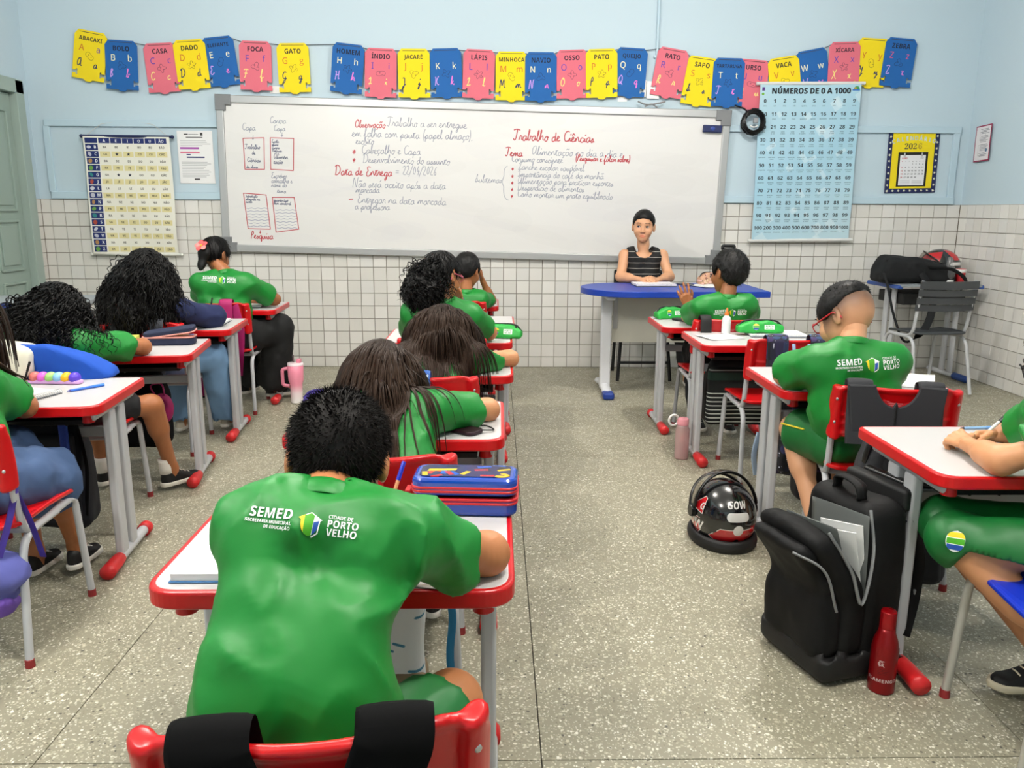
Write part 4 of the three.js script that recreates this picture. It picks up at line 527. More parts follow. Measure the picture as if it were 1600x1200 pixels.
// hair locks that leave the scalp, fall and stay outside head and body; curl > 0 winds them
function locks(HM, avoid, o) {
  const out = [], inv = HM.clone().invert(), hs = o.scale || 1, p = V(0, 0, 0), d = V(0, 0, 0), l = V(0, 0, 0);
  const skull = (x, y, z, g) => ell(x / hs, y / hs, z / hs, 0, 0.026, -0.012, 0.078 + g, 0.094 + g, 0.096 + g) * hs;
  const dist = (v, g) => { l.copy(v).applyMatrix4(inv); return Math.min(skull(l.x, l.y, l.z, g), avoid ? avoid(v.x, v.y, v.z) - 0.004 - g * 0.4 : 9); };
  for (let i = 0; i < o.n; i++) {
    let dir; for (let t = 0; t < 60; t++) { const u = rnd() * 2 - 1, a = rnd() * 6.283, s = Math.sqrt(1 - u * u); dir = V(s * Math.cos(a), u, s * Math.sin(a)); const q = [dir.x * 0.078, 0.026 + dir.y * 0.094, -0.012 + dir.z * 0.096]; if (q[1] > hairline(q[2]) + 0.004 && (!o.where || o.where(q))) break; }
    const layer = rnd() * (o.thick || 0.02), q = V(dir.x * 0.079 * hs, (0.026 + dir.y * 0.095) * hs, (-0.012 + dir.z * 0.097) * hs); p.copy(q).applyMatrix4(HM);
    const part0 = o.part && q.z > -0.03 ? Math.sign(q.x + (rnd() - 0.5) * 0.01) * o.part : 0; d.set(dir.x * 0.5 + part0 * 0.7, dir.y * 0.25, dir.z * 0.4 - (o.back ?? 0.9)).transformDirection(HM);
    const L = o.len * lerp(0.72, 1.05, rnd()) * (o.lenAt ? o.lenAt(q) : 1), N = o.seg || 16, st = L / N, pts = [p.clone()], sway = V(rr(-1, 1), 0, rr(-1, 1)).multiplyScalar(o.fuzz || 0.04), down = A(o.down || [0, -1, 0]);
    for (let k = 1; k <= N; k++) {
      d.lerp(down, o.fall || 0.22).add(sway.clone().multiplyScalar(0.5 + 0.5 * Math.sin(k * 0.9 + i))).normalize(); p.addScaledVector(d, st);
      for (let z = 0; z < 3; z++) { const e = dist(p, layer); if (e < 0) { const h = 0.003, gx = dist(V(p.x + h, p.y, p.z), layer) - e, gy = dist(V(p.x, p.y + h, p.z), layer) - e, gz = dist(V(p.x, p.y, p.z + h), layer) - e, m = Math.hypot(gx, gy, gz) || 1; p.x -= e * gx / m; p.y -= e * gy / m; p.z -= e * gz / m; } else break; }
      pts.push(p.clone()); d.copy(p).sub(pts[k - 1]).normalize();
    }
    if (o.curl) {
      const cu = new THREE.CatmullRomCurve3(pts), K = Math.round(N * (o.fine || 3)), fine = []; const ph = rnd() * 6.28, tw = o.turns * lerp(0.8, 1.25, rnd()), X = V(0, 0, 0), Y = V(0, 0, 0), T = V(0, 0, 0);
      for (let k = 0; k <= K; k++) { const t = k / K; cu.getPoint(t, X); cu.getTangent(t, T); Y.set(0.3, 0.1, 0.95).cross(T).normalize(); const Z = T.clone().cross(Y), a = ph + t * tw * 6.283, r = o.curl * sstep(0, 0.25, t) * lerp(0.8, 1.2, hash3(i, 3, 1)); fine.push(V(X.x + Y.x * Math.cos(a) * r + Z.x * Math.sin(a) * r, X.y + Y.y * Math.cos(a) * r + Z.y * Math.sin(a) * r, X.z + Y.z * Math.cos(a) * r + Z.z * Math.sin(a) * r)); }
      out.push(sweep(fine, (t) => o.r * (1 - 0.55 * t), o.sides || 4, null, false));
    } else { const flat = 0.45 + rnd() * 0.3, w = o.r * lerp(0.6, 1.25, rnd()); out.push(sweep(pts, (t) => { const s = w * (1 - 0.75 * sstep(0.55, 1, t)); return [s, s * flat]; }, o.sides || 5, null, false)); }
  }
  const pos = [], nor = [], idx = []; for (const g of out) { const b = pos.length / 3; for (const v of g.attributes.position.array) pos.push(v); for (const v of g.attributes.normal.array) nor.push(v); for (const v of g.index.array) idx.push(v + b); }
  const g = new THREE.BufferGeometry(); g.setAttribute('position', new THREE.Float32BufferAttribute(pos, 3)); g.setAttribute('normal', new THREE.Float32BufferAttribute(nor, 3)); g.setIndex(idx); return g;
}
// short strands that lie on a hair mass; curl > 0 winds them
function tufts(geo, n, o) {
  const p = geo.attributes.position, q = geo.attributes.normal, ix = geo.index, out = [], a = V(0, 0, 0), N = V(0, 0, 0);
  for (let i = 0; i < n; i++) {
    const v = ix.getX(Math.floor(rnd() * ix.count)); a.fromBufferAttribute(p, v); N.fromBufferAttribute(q, v); const T = V(rr(-0.25, 0.25), -1, rr(-0.25, 0.25)); T.addScaledVector(N, -T.dot(N) * (o.hug ?? 0.9)); if (T.length() < 0.25) T.set(rr(-1, 1), -0.3, rr(-1, 1)); T.normalize(); const B = N.clone().cross(T).normalize(), L = o.len * lerp(0.6, 1.2, rnd()), K = o.curl ? 16 : 7, pts = [], ph = rnd() * 6.28, tw = (o.turns || 2) * lerp(0.7, 1.3, rnd()), st = a.clone().addScaledVector(N, o.lift ?? 0.001);
    for (let k = 0; k <= K; k++) { const t = k / K, w = st.clone().addScaledVector(T, t * L).addScaledVector(N, (o.out || 0) * Math.sin(t * Math.PI) - (o.dip || 0) * t * t); w.y -= 0.12 * L * t * t; if (o.curl) { const an = ph + t * tw * 6.283, r = o.curl * sstep(0, 0.2, t); w.addScaledVector(N, Math.cos(an) * r).addScaledVector(B, Math.sin(an) * r); } pts.push(w); }
    out.push(sweep(pts, (t) => o.r * (t < 0.15 ? 0.6 + t * 2.7 : 1 - 0.75 * sstep(0.4, 1, t)), 3, null, false));
  }
  return joinBare(out);
}
function joinBare(list) { return mergeGeometries(list.map((g) => { const n = new THREE.BufferGeometry(); n.setAttribute('position', g.attributes.position); n.setAttribute('normal', g.attributes.normal); n.setIndex(g.index); return n; })); }
function shoe(person, ankle, dir, k, upper, soleM, skinGap, sock) {
  const D = A(dir).setY(0).normalize(), g0 = A(ankle), S = V(D.z, 0, -D.x), O = V(g0.x, 0, g0.z), HM = new THREE.Matrix4().makeBasis(S, V(0, 1, 0), D).setPosition(O.x, g0.y - 0.085 * k, O.z);
  const out = (x, z) => { const w = lerp(0.031, 0.041, sstep(-0.05, 0.1, z)) * (1 - 0.35 * sstep(0.12, 0.17, z)); return Math.max(Math.abs(x) / w - 1, 0) * 0.04 + smax(Math.abs(x) - w, Math.abs(z - 0.05) - 0.115, 0.045); };
  const F = surface([-0.07, -0.01, -0.1], [0.07, 0.12, 0.2], 0.006, (x, y, z) => { x /= 1; const top = lerp(0.088, 0.042, sstep(-0.02, 0.12, z)) - 2.2 * x * x; return smax(smax(out(x, z) + 0.002, y - top, 0.03), 0.014 - y, 0.006); });
  const So = surface([-0.07, -0.015, -0.1], [0.07, 0.04, 0.2], 0.006, (x, y, z) => smax(out(x, z) - 0.003, Math.abs(y - 0.013) - 0.012, 0.006));
  const sc = new THREE.Matrix4().makeScale(k, k, k), fix = (g) => g.applyMatrix4(sc).applyMatrix4(HM);
  const s = part('shoe', fix(F), upper, person); part('sole', fix(So), soleM, s);
  if (sock) { const a = V(0, 0.07, -0.03), b = V(0, 0.145, -0.035); part('sock', fix(sweep([a, a.clone().lerp(b, 0.4), a.clone().lerp(b, 0.75), b], (t) => 0.032 + 0.0025 * Math.sin(t * 9), 14)), sock, person); }
  const lac = []; for (let i = 0; i < 4; i++) { const z = 0.02 + i * 0.022, y = lerp(0.088, 0.042, sstep(-0.02, 0.12, z)) - 0.001; lac.push(sweep([V(-0.018, y - 0.002, z), V(0, y + 0.003, z + 0.003), V(0.018, y - 0.002, z)], 0.0028, 5)); } part('laces', fix(mg(lac)), soleM, s);
}
// builds one person; every joint is a spot in the room
function person(o) {
  const s = o.s || 1, base = [o.pelvis[0], 0, o.pelvis[2]], P = thing('person', o.label, 'person', base), loc = (v) => [v[0] - base[0], v[1], v[2] - base[2]];
  const j = {}; for (const k of ['pelvis', 'chest', 'neck', 'head', 'shL', 'shR', 'elL', 'elR', 'wrL', 'wrR', 'knL', 'knR', 'anL', 'anR']) if (o[k]) j[k] = loc(o[k]);
  const X = A(j.shR).sub(A(j.shL)).normalize(), up = A(j.neck).sub(A(j.pelvis)).normalize(), bk = new THREE.Vector3().crossVectors(X, up).normalize(); up.crossVectors(bk, X).normalize();   // bk points out of the person's back
  const off = (v, a, b = 0, c = 0) => [v[0] + X.x * a + up.x * b + bk.x * c, v[1] + X.y * a + up.y * b + bk.y * c, v[2] + X.z * a + up.z * b + bk.z * c];
  const hipX = (o.hipDir ? A(o.hipDir) : V(1, 0, 0)), hip = (a) => [j.pelvis[0] + hipX.x * a, j.pelvis[1], j.pelvis[2] + hipX.z * a];
  const HM = frameOf(j.head, o.face, o.up), hs = o.hs || 0.92, hp = (x, y, z) => { const v = V(x * hs, y * hs, z * hs).applyMatrix4(HM); return [v.x, v.y, v.z]; };
  const hipL = hip(-0.07 * s), hipR = hip(0.07 * s), mid = o.spine ? loc(o.spine) : off([(j.pelvis[0] + j.chest[0]) / 2, (j.pelvis[1] + j.chest[1]) / 2, (j.pelvis[2] + j.chest[2]) / 2], 0, 0, 0.02);
  const leg = j.knL && j.knR;
  // skin: one body
  const caps = [cap(j.neck, hp(0, -0.03, -0.022), 0.042 * s, 0.043 * hs), cap(off(j.chest, 0, 0, -0.015), off(j.neck, 0, 0, -0.006), 0.034 * s, 0.04 * s), cap(off(mid, 0, 0, -0.012), off(j.chest, 0, 0, -0.015), 0.045 * s, 0.035 * s), cap(j.pelvis, off(mid, 0, 0, -0.012), 0.055 * s, 0.045 * s)];
  for (const q of ['L', 'R']) { caps.push(cap(j['sh' + q], off(j.chest, 0, 0, -0.015), 0.038 * s, 0.034 * s), cap(j['sh' + q], j['el' + q], 0.039 * s, 0.034 * s), cap(j['el' + q], [lerp(j['el' + q][0], j['wr' + q][0], 0.4), lerp(j['el' + q][1], j['wr' + q][1], 0.4), lerp(j['el' + q][2], j['wr' + q][2], 0.4)], 0.034 * s, 0.033 * s), cap(j['el' + q], j['wr' + q], 0.031 * s, 0.0215 * s)); }
  if (leg) for (const q of ['L', 'R']) { const kn = j['kn' + q], an = j['an' + q], hpq = q === 'L' ? hipL : hipR; caps.push(cap(hpq, kn, 0.06 * s, 0.048 * s), cap(kn, [lerp(kn[0], an[0], 0.35), lerp(kn[1], an[1], 0.35), lerp(kn[2], an[2], 0.35)], 0.047 * s, 0.048 * s), cap(kn, an, 0.045 * s, 0.03 * s), cap(an, [an[0], Math.max(0.05, an[1] - 0.05), an[2]], 0.03 * s, 0.03 * s)); }
  const bodyF = field(caps, 0.025), [lo, hi] = capsBox(caps, 0.02), body = surface(lo, hi, o.cell || 0.012, bodyF); paint(body, white3); const pieces = [body];
  { const lipc = o.lips || 0; const hg = surface([-0.115, -0.14, -0.125], [0.115, 0.14, 0.13], o.headCell || 0.0048, (x, y, z) => { let d = headField(x, y, z, { nose: NOSE }); return d; });
    paint(hg, (x, y, z) => {
      const stub = o.stubble ? o.stubble(x, y, z) : 0; let c = [1, 1, 1]; if (stub) c = [lerp(1, 0.2, stub), lerp(1, 0.2, stub), lerp(1, 0.22, stub)];
      if (lipc && z > 0.075 && y > -0.074 && y < -0.05 && Math.abs(x) < 0.024 && Math.abs(y + 0.0615) < 0.011 * (1 - (x / 0.025) ** 2)) c = [0.92, 0.6, 0.6]; return c; });
    hg.applyMatrix4(new THREE.Matrix4().makeScale(hs, hs, hs)).applyMatrix4(HM); pieces.push(hg); }
  for (const h of o.hands || []) { const c = handCaps(loc(h.w), h.dir, h.back, h.curl ?? 0.45, h.spread ?? 1, h.k || 0.86, h.side || 1), [a, b] = capsBox(c, 0.012), hg = surface(a, b, h.cell || 0.0036, field(c, 0.006)); paint(hg, white3); pieces.push(hg); }
  part('body', mergeBare(pieces), SKIN[o.skin || 'tan'], P);
  // shirt
  const w = o.wide || 1, T = [], k2 = (o.k2 ?? 0.012) * s;
  const hemY = o.hem ?? 0.0; for (const q of [-1, 1]) { const hw = o.hipW ?? 0.055, hr = o.hipR ?? 0.078; T.push(cap(off(j.pelvis, q * hw * s, hemY), off(mid, q * 0.058 * s * w), hr * s + k2, 0.072 * s + k2), cap(off(mid, q * 0.058 * s * w), off(j.chest, q * 0.062 * s * w, -0.02), 0.072 * s + k2, 0.066 * s + k2)); }
  T.push(cap(j.shL, j.shR, 0.044 * s + k2, 0.044 * s + k2), ...[-1, 1].map((q) => cap(off(q < 0 ? j.shL : j.shR, -q * 0.05 * s, o.sleeve === 0 ? 0 : 0.012), off(j.neck, q * (o.sleeve === 0 ? 0.06 : 0.03), o.sleeve === 0 ? -0.06 : -0.012), 0.04 * s + k2, 0.04 * s)));
  const torso = field(T, 0.05), slv = o.sleeve ?? 0.72, sl = {};
  if (slv) for (const q of ['L', 'R']) { const a = j['sh' + q], b = j['el' + q], end = [lerp(a[0], b[0], slv), lerp(a[1], b[1], slv), lerp(a[2], b[2], slv)]; const sw = o.sleeveW || 1; sl[q] = { c: cap(a, end, 0.046 * s + k2, (0.05 * s + k2) * sw), inn: cap([lerp(a[0], b[0], slv * 0.86), lerp(a[1], b[1], slv * 0.86), lerp(a[2], b[2], slv * 0.86)], [lerp(a[0], b[0], 1.1), lerp(a[1], b[1], 1.1), lerp(a[2], b[2], 1.1)], 0.036 * s, (0.05 * s + k2) * sw - 0.012), n: A(b).sub(A(a)).normalize(), e: end }; if (slv > 0.95) sl[q].f = cap(b, [lerp(b[0], j['wr' + q][0], 0.85), lerp(b[1], j['wr' + q][1], 0.85), lerp(b[2], j['wr' + q][2], 0.85)], 0.05 * s + k2, 0.036 * s + k2); }
  const nk = A(j.neck), nd = A(hp(0, -0.03, -0.02)).sub(nk).normalize().addScaledVector(up, 1.3).normalize(), fold = o.fold ?? 0.006, sd = o.seed || 1;
  const hemP = off(j.pelvis, 0, o.hemDrop ?? -0.05), hemC = A(hemP);
  const shirtF = (x, y, z) => {
    let d = torso(x, y, z);
    d = smax(d, -((x - hemC.x) * up.x + (y - hemC.y) * up.y + (z - hemC.z) * up.z), 0.015);
    if (slv) for (const q of ['L', 'R']) { const S = sl[q]; if (S.f) { d = smin(d, smin(capD(S.c, x, y, z), capD(S.f, x, y, z), 0.03), 0.04); } else { let e = capD(S.c, x, y, z); e = smax(e, (x - S.e[0]) * S.n.x + (y - S.e[1]) * S.n.y + (z - S.e[2]) * S.n.z, 0.006); e = Math.max(e, -capD(S.inn, x, y, z)); d = smin(d, e, 0.035); d = Math.max(d, -capD(S.inn, x, y, z)); } }
    else for (const q of ['L', 'R']) { const a = j['sh' + q], r = Math.hypot(x - a[0] - X.x * 0.03 * (q === 'L' ? -1 : 1), y - a[1], z - a[2]); d = smax(d, (o.armhole || 0.058) * s - r, 0.01); }
    // neck opening
    const hx = x - nk.x, hy = y - nk.y, hz = z - nk.z, t = hx * nd.x + hy * nd.y + hz * nd.z, rad = Math.hypot(hx - nd.x * t, hy - nd.y * t, hz - nd.z * t);
    d = smax(d, Math.min((o.neckR || 0.056) * s - rad, 0.09 - Math.abs(t - 0.06 + (o.scoop || 0))), 0.008); d = smax(d, t - (o.collarH ?? 0.022), 0.01); if (o.scoop) { const f = -(hx * bk.x + hy * bk.y + hz * bk.z); if (f > 0) d = smax(d, 0.075 - Math.hypot(hx * X.x + hy * X.y + hz * X.z, (hy + 0.02) * 0.95), 0.01); }
    if (d < 0.05) {
      const a = hx * X.x + hy * X.y + hz * X.z, b = hx * up.x + hy * up.y + hz * up.z;
      const warp = vn(x * 9 + sd, y * 9, z * 9) * 2.2;
      const r1 = 1 - Math.abs(2 * vn(a * 9 + b * 5 + sd * 3, b * 7 - a * 4, z * 6 + warp) - 1), r2 = 1 - Math.abs(2 * vn(a * 19 - b * 9 + sd, b * 11 + a * 6, z * 13 + warp) - 1); d -= fold * (1.5 * (r1 * r1 - 0.35) + 0.55 * (r2 * r2 - 0.35));
      if (o.drape) d += o.drape * Math.exp(-((a - (o.drapeX || 0)) ** 2) / 0.004 - ((b + 0.1) ** 2) / 0.0016) - 0.6 * o.drape * Math.exp(-((a - (o.drapeX || 0)) ** 2) / 0.006 - ((b + 0.045) ** 2) / 0.001);
    }
    return d;
  };
  { const all = [...T]; for (const q in sl) { all.push(sl[q].c); if (sl[q].f) all.push(sl[q].f); } const [a, b] = capsBox(all, 0.025), g = surface(a, b, o.shirtCell || 0.0105, shirtF);
    const sh = part(o.shirtName || 'shirt', o.shirtUV ? o.shirtUV(g, off, j) : g, o.shirt || CLOTH.green, P);
    if (o.print) { const c = off(j.chest, o.print.x || 0, o.print.y ?? -0.03, 0.1), pw = o.print.w || 0.2; part('back_print', decal(g, c, X.clone().addScaledVector(up, o.print.tilt || 0), up.clone().addScaledVector(X, -(o.print.tilt || 0)), bk, pw, pw * 0.3125), printM, sh); }
    if (o.collar) { const pts = []; const N = V(0, 0, 0).copy(nd), U = bk.clone().addScaledVector(N, -bk.dot(N)).normalize(), W2 = N.clone().cross(U); for (let i = 0; i <= 30; i++) { const a2 = (i / 30 - 0.5) * 5.2; pts.push(nk.clone().addScaledVector(N, (o.collar.h ?? -0.003) - 0.012 * (1 - Math.cos(a2)) * 0.5).addScaledVector(U, Math.cos(a2) * 0.055 * s).addScaledVector(W2, Math.sin(a2) * 0.058 * s)); } part('collar', sweep(pts, [Math.max(0.014, o.collar.w || 0), 0.0045], 10, (t) => { const a2 = (t - 0.5) * 5.2; return U.clone().multiplyScalar(Math.cos(a2)).addScaledVector(W2, Math.sin(a2)).multiplyScalar(0.45).addScaledVector(N, -1).normalize(); }), o.shirt || CLOTH.green, sh); }
  }
  // lower clothing
  if (leg && o.lower) {
    const C = [cap(hipL, hipR, 0.095 * s, 0.095 * s)], cut = o.lower.to ?? 0.85, wL = o.lower.w || 1, flare = o.lower.flare || 1, ends = [];
    for (const q of ['L', 'R']) { const h = q === 'L' ? hipL : hipR, kn = j['kn' + q], an = j['an' + q]; const t = Math.min(cut, 1), e = [0, 1, 2].map((i) => lerp(h[i], kn[i], t)); C.push(cap(h, e, 0.082 * s * wL, 0.06 * s * wL * (cut <= 1 ? flare : 1))); if (cut > 1) { const e2 = [0, 1, 2].map((i) => lerp(kn[i], an[i], cut - 1)); C.push(cap(kn, e2, 0.06 * s * wL, 0.05 * s * wL * flare)); ends.push([e2, A(an).sub(A(kn)).normalize()]); } else ends.push([e, A(kn).sub(A(h)).normalize()]); }
    if (o.lower.skirt) C.push(cap(j.knL, j.knR, 0.07 * s, 0.07 * s), cap(j.pelvis, [0, 1, 2].map((i) => (j.knL[i] + j.knR[i]) / 2), 0.1 * s, 0.085 * s));
    const F0 = field(C, 0.03), topY = j.pelvis[1] + 0.11 * s; const F = (x, y, z) => { let d = smax(F0(x, y, z), y - topY, 0.02); for (const [e, n] of ends) { const t = (x - e[0]) * n.x + (y - e[1]) * n.y + (z - e[2]) * n.z, r = Math.hypot(x - e[0] - n.x * t, y - e[1] - n.y * t, z - e[2] - n.z * t); if (r < 0.2) d = smax(d, t - 0.005 - 2 * Math.max(0, r - (cut > 1 ? 0.068 : 0.11)), 0.008); } return d - (o.lower.fold ?? 0.005) * (vn(x * 22, y * 14 + sd, z * 22) - 0.5) * 1.6 - (o.lower.fold ?? 0.005) * 0.5 * (vn(x * 50, y * 40 + sd, z * 50) - 0.5); };
    const [a, b] = capsBox(C, 0.025), g = surface(a, b, o.lower.cell || 0.013, F), lo2 = part(o.lower.name, o.lower.uv ? planarUV(g, (x, y, z) => (x + z) * 6, (x, y, z) => (y + z) * 6) : g, o.lower.m, P);
    if (o.lower.stripe) { for (const q of o.lower.stripe) { const h = q === 'L' ? hipL : hipR, kn = j['kn' + q], sd2 = q === 'L' ? -1 : 1, pts = []; for (let i = 0; i <= 7; i++) { const t = (0.12 + i * 0.1) * Math.min(cut, 0.92), c = V(lerp(h[0], kn[0], t), lerp(h[1], kn[1], t), lerp(h[2], kn[2], t)), side = V(sd2 * hipX.x, 0.35, sd2 * hipX.z).normalize(); let r = 0.03; for (let z = 0; z < 60 && F(c.x + side.x * r, c.y + side.y * r, c.z + side.z * r) < 0.001; z++) r += 0.002; pts.push(c.addScaledVector(side, r)); } part('stripe', sweep(pts, 0.0035, 6), mat(0xe2c92a, 0.6), lo2); } }
    if (o.lower.emblem) { const e = o.lower.emblem; part('emblem', decal(g, loc(e.at), e.right, e.up, e.n, e.w, e.w, 0.002, 0.05), emblemM, lo2); }
  }
  if (leg && o.shoes) for (const q of ['L', 'R']) if (o.shoes[q]) shoe(P, j['an' + q], o.shoes[q], o.shoes.k || 0.85, o.shoes.m || M.black, o.shoes.sole || M.white, 0, o.shoes.sock);
  // hair
  const avoid = (x, y, z) => Math.min(shirtF(x, y, z), 9);
  let volF = null; if (o.hairVol) { const c = []; const H = A(j.head); for (const q of o.hairVol.chains) for (let i = 0; i + 1 < q.length; i++) c.push(cap([H.x + q[i][0], H.y + q[i][1], H.z + q[i][2]], [H.x + q[i + 1][0], H.y + q[i + 1][1], H.z + q[i + 1][2]], q[i][3], q[i + 1][3]));
    const F0 = field(c, 0.05), nz = o.hairVol.noise ?? 0.008, fq = o.hairVol.fq ?? 40, fy = o.hairVol.fy ?? 40, inv = HM.clone().invert(), l = V(0, 0, 0); volF = (x, y, z) => { let d = F0(x, y, z); l.set(x, y, z).applyMatrix4(inv); d = smax(d, Math.min(l.z / hs + (o.hairVol.front ?? -0.02) - 0.35 * Math.max(0, l.y / hs - 0.03), 1), 0.02); return d - nz * (vn(x * fq, y * fy, z * fq) - 0.5) * 2 - nz * 0.6 * (vn(x * fq * 2.3, y * fy * 2, z * fq * 2.3) - 0.5); };
    const [a, b] = capsBox(c, 0.02); const hv = surface(a, b, o.hairVol.cell || 0.007, volF); part('hair_mass', hv, o.hairVol.m || HAIR.wave, P); if (o.hairVol.tufts) part('hair_strands', tufts(hv, o.hairVol.tufts.n, o.hairVol.tufts), o.hairVol.m || HAIR.wave, P); }
  const avoid2 = volF ? (x, y, z) => Math.min(shirtF(x, y, z), volF(x, y, z) + 0.004) : avoid;
  for (const h of o.hair || []) {
    if (h.type === 'cap') {
      const th = h.th || 0.012, g = surface([-0.13, -0.12, -0.14], [0.13, 0.16, 0.14], h.cell || 0.005, (x, y, z) => { const b = (h.bulge ? h.bulge(x, y, z) : 0); const lim = (h.line ? h.line(z, x) : hairline(z)), te = h.taper ? th * lerp(0.3, 1, sstep(0, h.taper, y - lim)) : th; let d = ell(x, y, z, 0, 0.028, -0.012, 0.074 + te, 0.092 + te, 0.094 + te) - b; d = smax(d, (lim - y) * 0.75, 0.01); d = Math.max(d, -(ell(x, y, z, 0, 0.028, -0.012, 0.074, 0.092, 0.094) + 0.012)); const n = h.noise ?? 0.004; return d - n * (vn(x * (h.fx || 90), y * 40, z * 90) - 0.5) - n * (vn(x * 30, y * 18, z * 30) - 0.5); });
      g.applyMatrix4(new THREE.Matrix4().makeScale(hs, hs, hs)).applyMatrix4(HM); const list = [g];
      if (h.spikes) { const p = g.attributes.position, q = g.attributes.normal, pos = [], nor = [], dn = V(0, -0.55, -0.35).transformDirection(HM), tri = g.index; for (let i = 0; i < h.spikes; i++) { const t = Math.floor(rnd() * tri.count / 3) * 3, a = V(0, 0, 0).fromBufferAttribute(p, tri.getX(t)), b = V(0, 0, 0).fromBufferAttribute(p, tri.getX(t + 1)), n = V(0, 0, 0).fromBufferAttribute(q, tri.getX(t)); a.lerp(b, rnd()); const v = n.clone().addScaledVector(dn, h.lie ?? 0.8).add(V(rr(-0.35, 0.35), rr(-0.35, 0.35), rr(-0.35, 0.35))).normalize(), L = (h.len || 0.016) * lerp(0.6, 1.2, rnd()), s1 = v.clone().cross(V(0.3, 0.7, 0.5)).normalize().multiplyScalar(h.sw || 0.0012), s2 = v.clone().cross(s1).normalize().multiplyScalar(h.sw || 0.0012); a.addScaledVector(n, -0.003); const tip = a.clone().addScaledVector(v, L), c0 = a.clone().add(s1), c1 = a.clone().addScaledVector(s1, -0.5).add(s2), c2 = a.clone().addScaledVector(s1, -0.5).sub(s2); for (const [u1, u2] of [[c0, c1], [c1, c2], [c2, c0]]) { pos.push(u1.x, u1.y, u1.z, u2.x, u2.y, u2.z, tip.x, tip.y, tip.z); const m = u1.clone().add(u2).multiplyScalar(0.5).sub(a).normalize(); for (let e = 0; e < 3; e++) nor.push(m.x, m.y, m.z); } } const sg = new THREE.BufferGeometry(); sg.setAttribute('position', new THREE.Float32BufferAttribute(pos, 3)); sg.setAttribute('normal', new THREE.Float32BufferAttribute(nor, 3)); sg.setIndex([...Array(pos.length / 3).keys()]); list.push(sg); }
      if (h.tufts) list.push(tufts(g, h.tufts.n, h.tufts)); part(h.name || 'hair', joinBare(list), h.m || HAIR.black, P);
    } else if (h.type === 'locks') part(h.name || 'hair', locks(HM, h.free ? null : avoid2, { ...h, scale: hs }), h.m || HAIR.black, P);
    else if (h.type === 'blob') { const g = surface(h.lo.map((v, i) => v), h.hi, h.cell || 0.006, h.f); g.applyMatrix4(new THREE.Matrix4().makeScale(hs, hs, hs)).applyMatrix4(HM); part(h.name || 'hair', g, h.m || HAIR.black, P); }
  }
  if (o.eyes !== false) {
    for (const q of [-1, 1]) { const e = part('eye', ball(0.0125 * hs, q * 0.03 * hs, 0.006 * hs, 0.0782 * hs, 1.15, 0.72, 0.8, 16).applyMatrix4(HM), EYE, P); part('iris', ball(0.0064 * hs, (q * 0.03 + (o.gaze || 0)) * hs, 0.006 * hs, 0.0872 * hs, 1, 1, 0.35, 12).applyMatrix4(HM), IRIS, e);
      part('lid', sweep([-1, -0.5, 0, 0.5, 1].map((t) => V((q * 0.03 + t * 0.014) * hs, (0.013 - 0.006 * t * t) * hs, (0.089 - 0.005 * t * t - 0.002 * q * t) * hs)), 0.0016, 6).applyMatrix4(HM), BROW, e);
      part('eyebrow', sweep([-1, -0.4, 0.3, 1].map((t) => V((q * 0.032 + t * 0.017) * hs, (0.031 + (0.003 - 0.004 * (q * t) ** 2) + 0.001 * q * t) * hs, (0.0915 - 0.006 * Math.max(0, q * t)) * hs)), (t) => [0.0034 * (1 - 0.6 * t * (q > 0 ? 1 : 0) - 0.6 * (1 - t) * (q > 0 ? 0 : 1)), 0.0016], 6).applyMatrix4(HM), BROW, P); }
  }
  if (o.glasses) {
    const gm = o.glasses.m || mat(0x7a1018, 0.35), gl = [], L = (x, y, z) => V(x * hs, y * hs, z * hs);
    for (const q of [-1, 1]) { const r = []; for (let i = 0; i <= 20; i++) { const a = i / 20 * 6.2832; r.push(L(q * 0.033 + Math.cos(a) * 0.025, 0.004 + Math.sin(a) * 0.018, 0.103 - 0.006 * Math.abs(Math.cos(a)))); } gl.push(sweep(r, 0.0022, 6)); gl.push(sweep([L(q * 0.058, 0.008, 0.098), L(q * 0.08, 0.008, 0.04), L(q * 0.082, 0.014, -0.005), L(q * 0.084, 0.0, -0.028), L(q * 0.083, -0.02, -0.036)], [0.0022, 0.0034], 6)); }
    gl.push(sweep([L(-0.008, 0.006, 0.103), L(0, 0.009, 0.106), L(0.008, 0.006, 0.103)], 0.002, 6)); part('glasses', mg(gl).applyMatrix4(HM), gm, P);
  }
  if (o.more) o.more(P, { HM, hs, hp, off, j, X, up, bk, loc, shirtF });
  return P;
}
const sneaker = (L, R, extra = {}) => ({ L, R, m: M.black, sole: mat(0xd8d4ca, 0.7), ...extra });
const pants = (m, w = 1.15, fold) => ({ name: 'trousers', m, to: 1.92, w, flare: 1.1, fold: fold ?? 0.008 });
const longHair = (n, len, m, extra = {}) => [{ type: 'cap', th: 0.01, noise: 0.002, m, name: 'hair_base' }, { type: 'locks', n, len, r: 0.0062, sides: 5, seg: 18, thick: 0.022, fuzz: 0.035, fall: 0.3, m, back: 0.75, ...extra }];
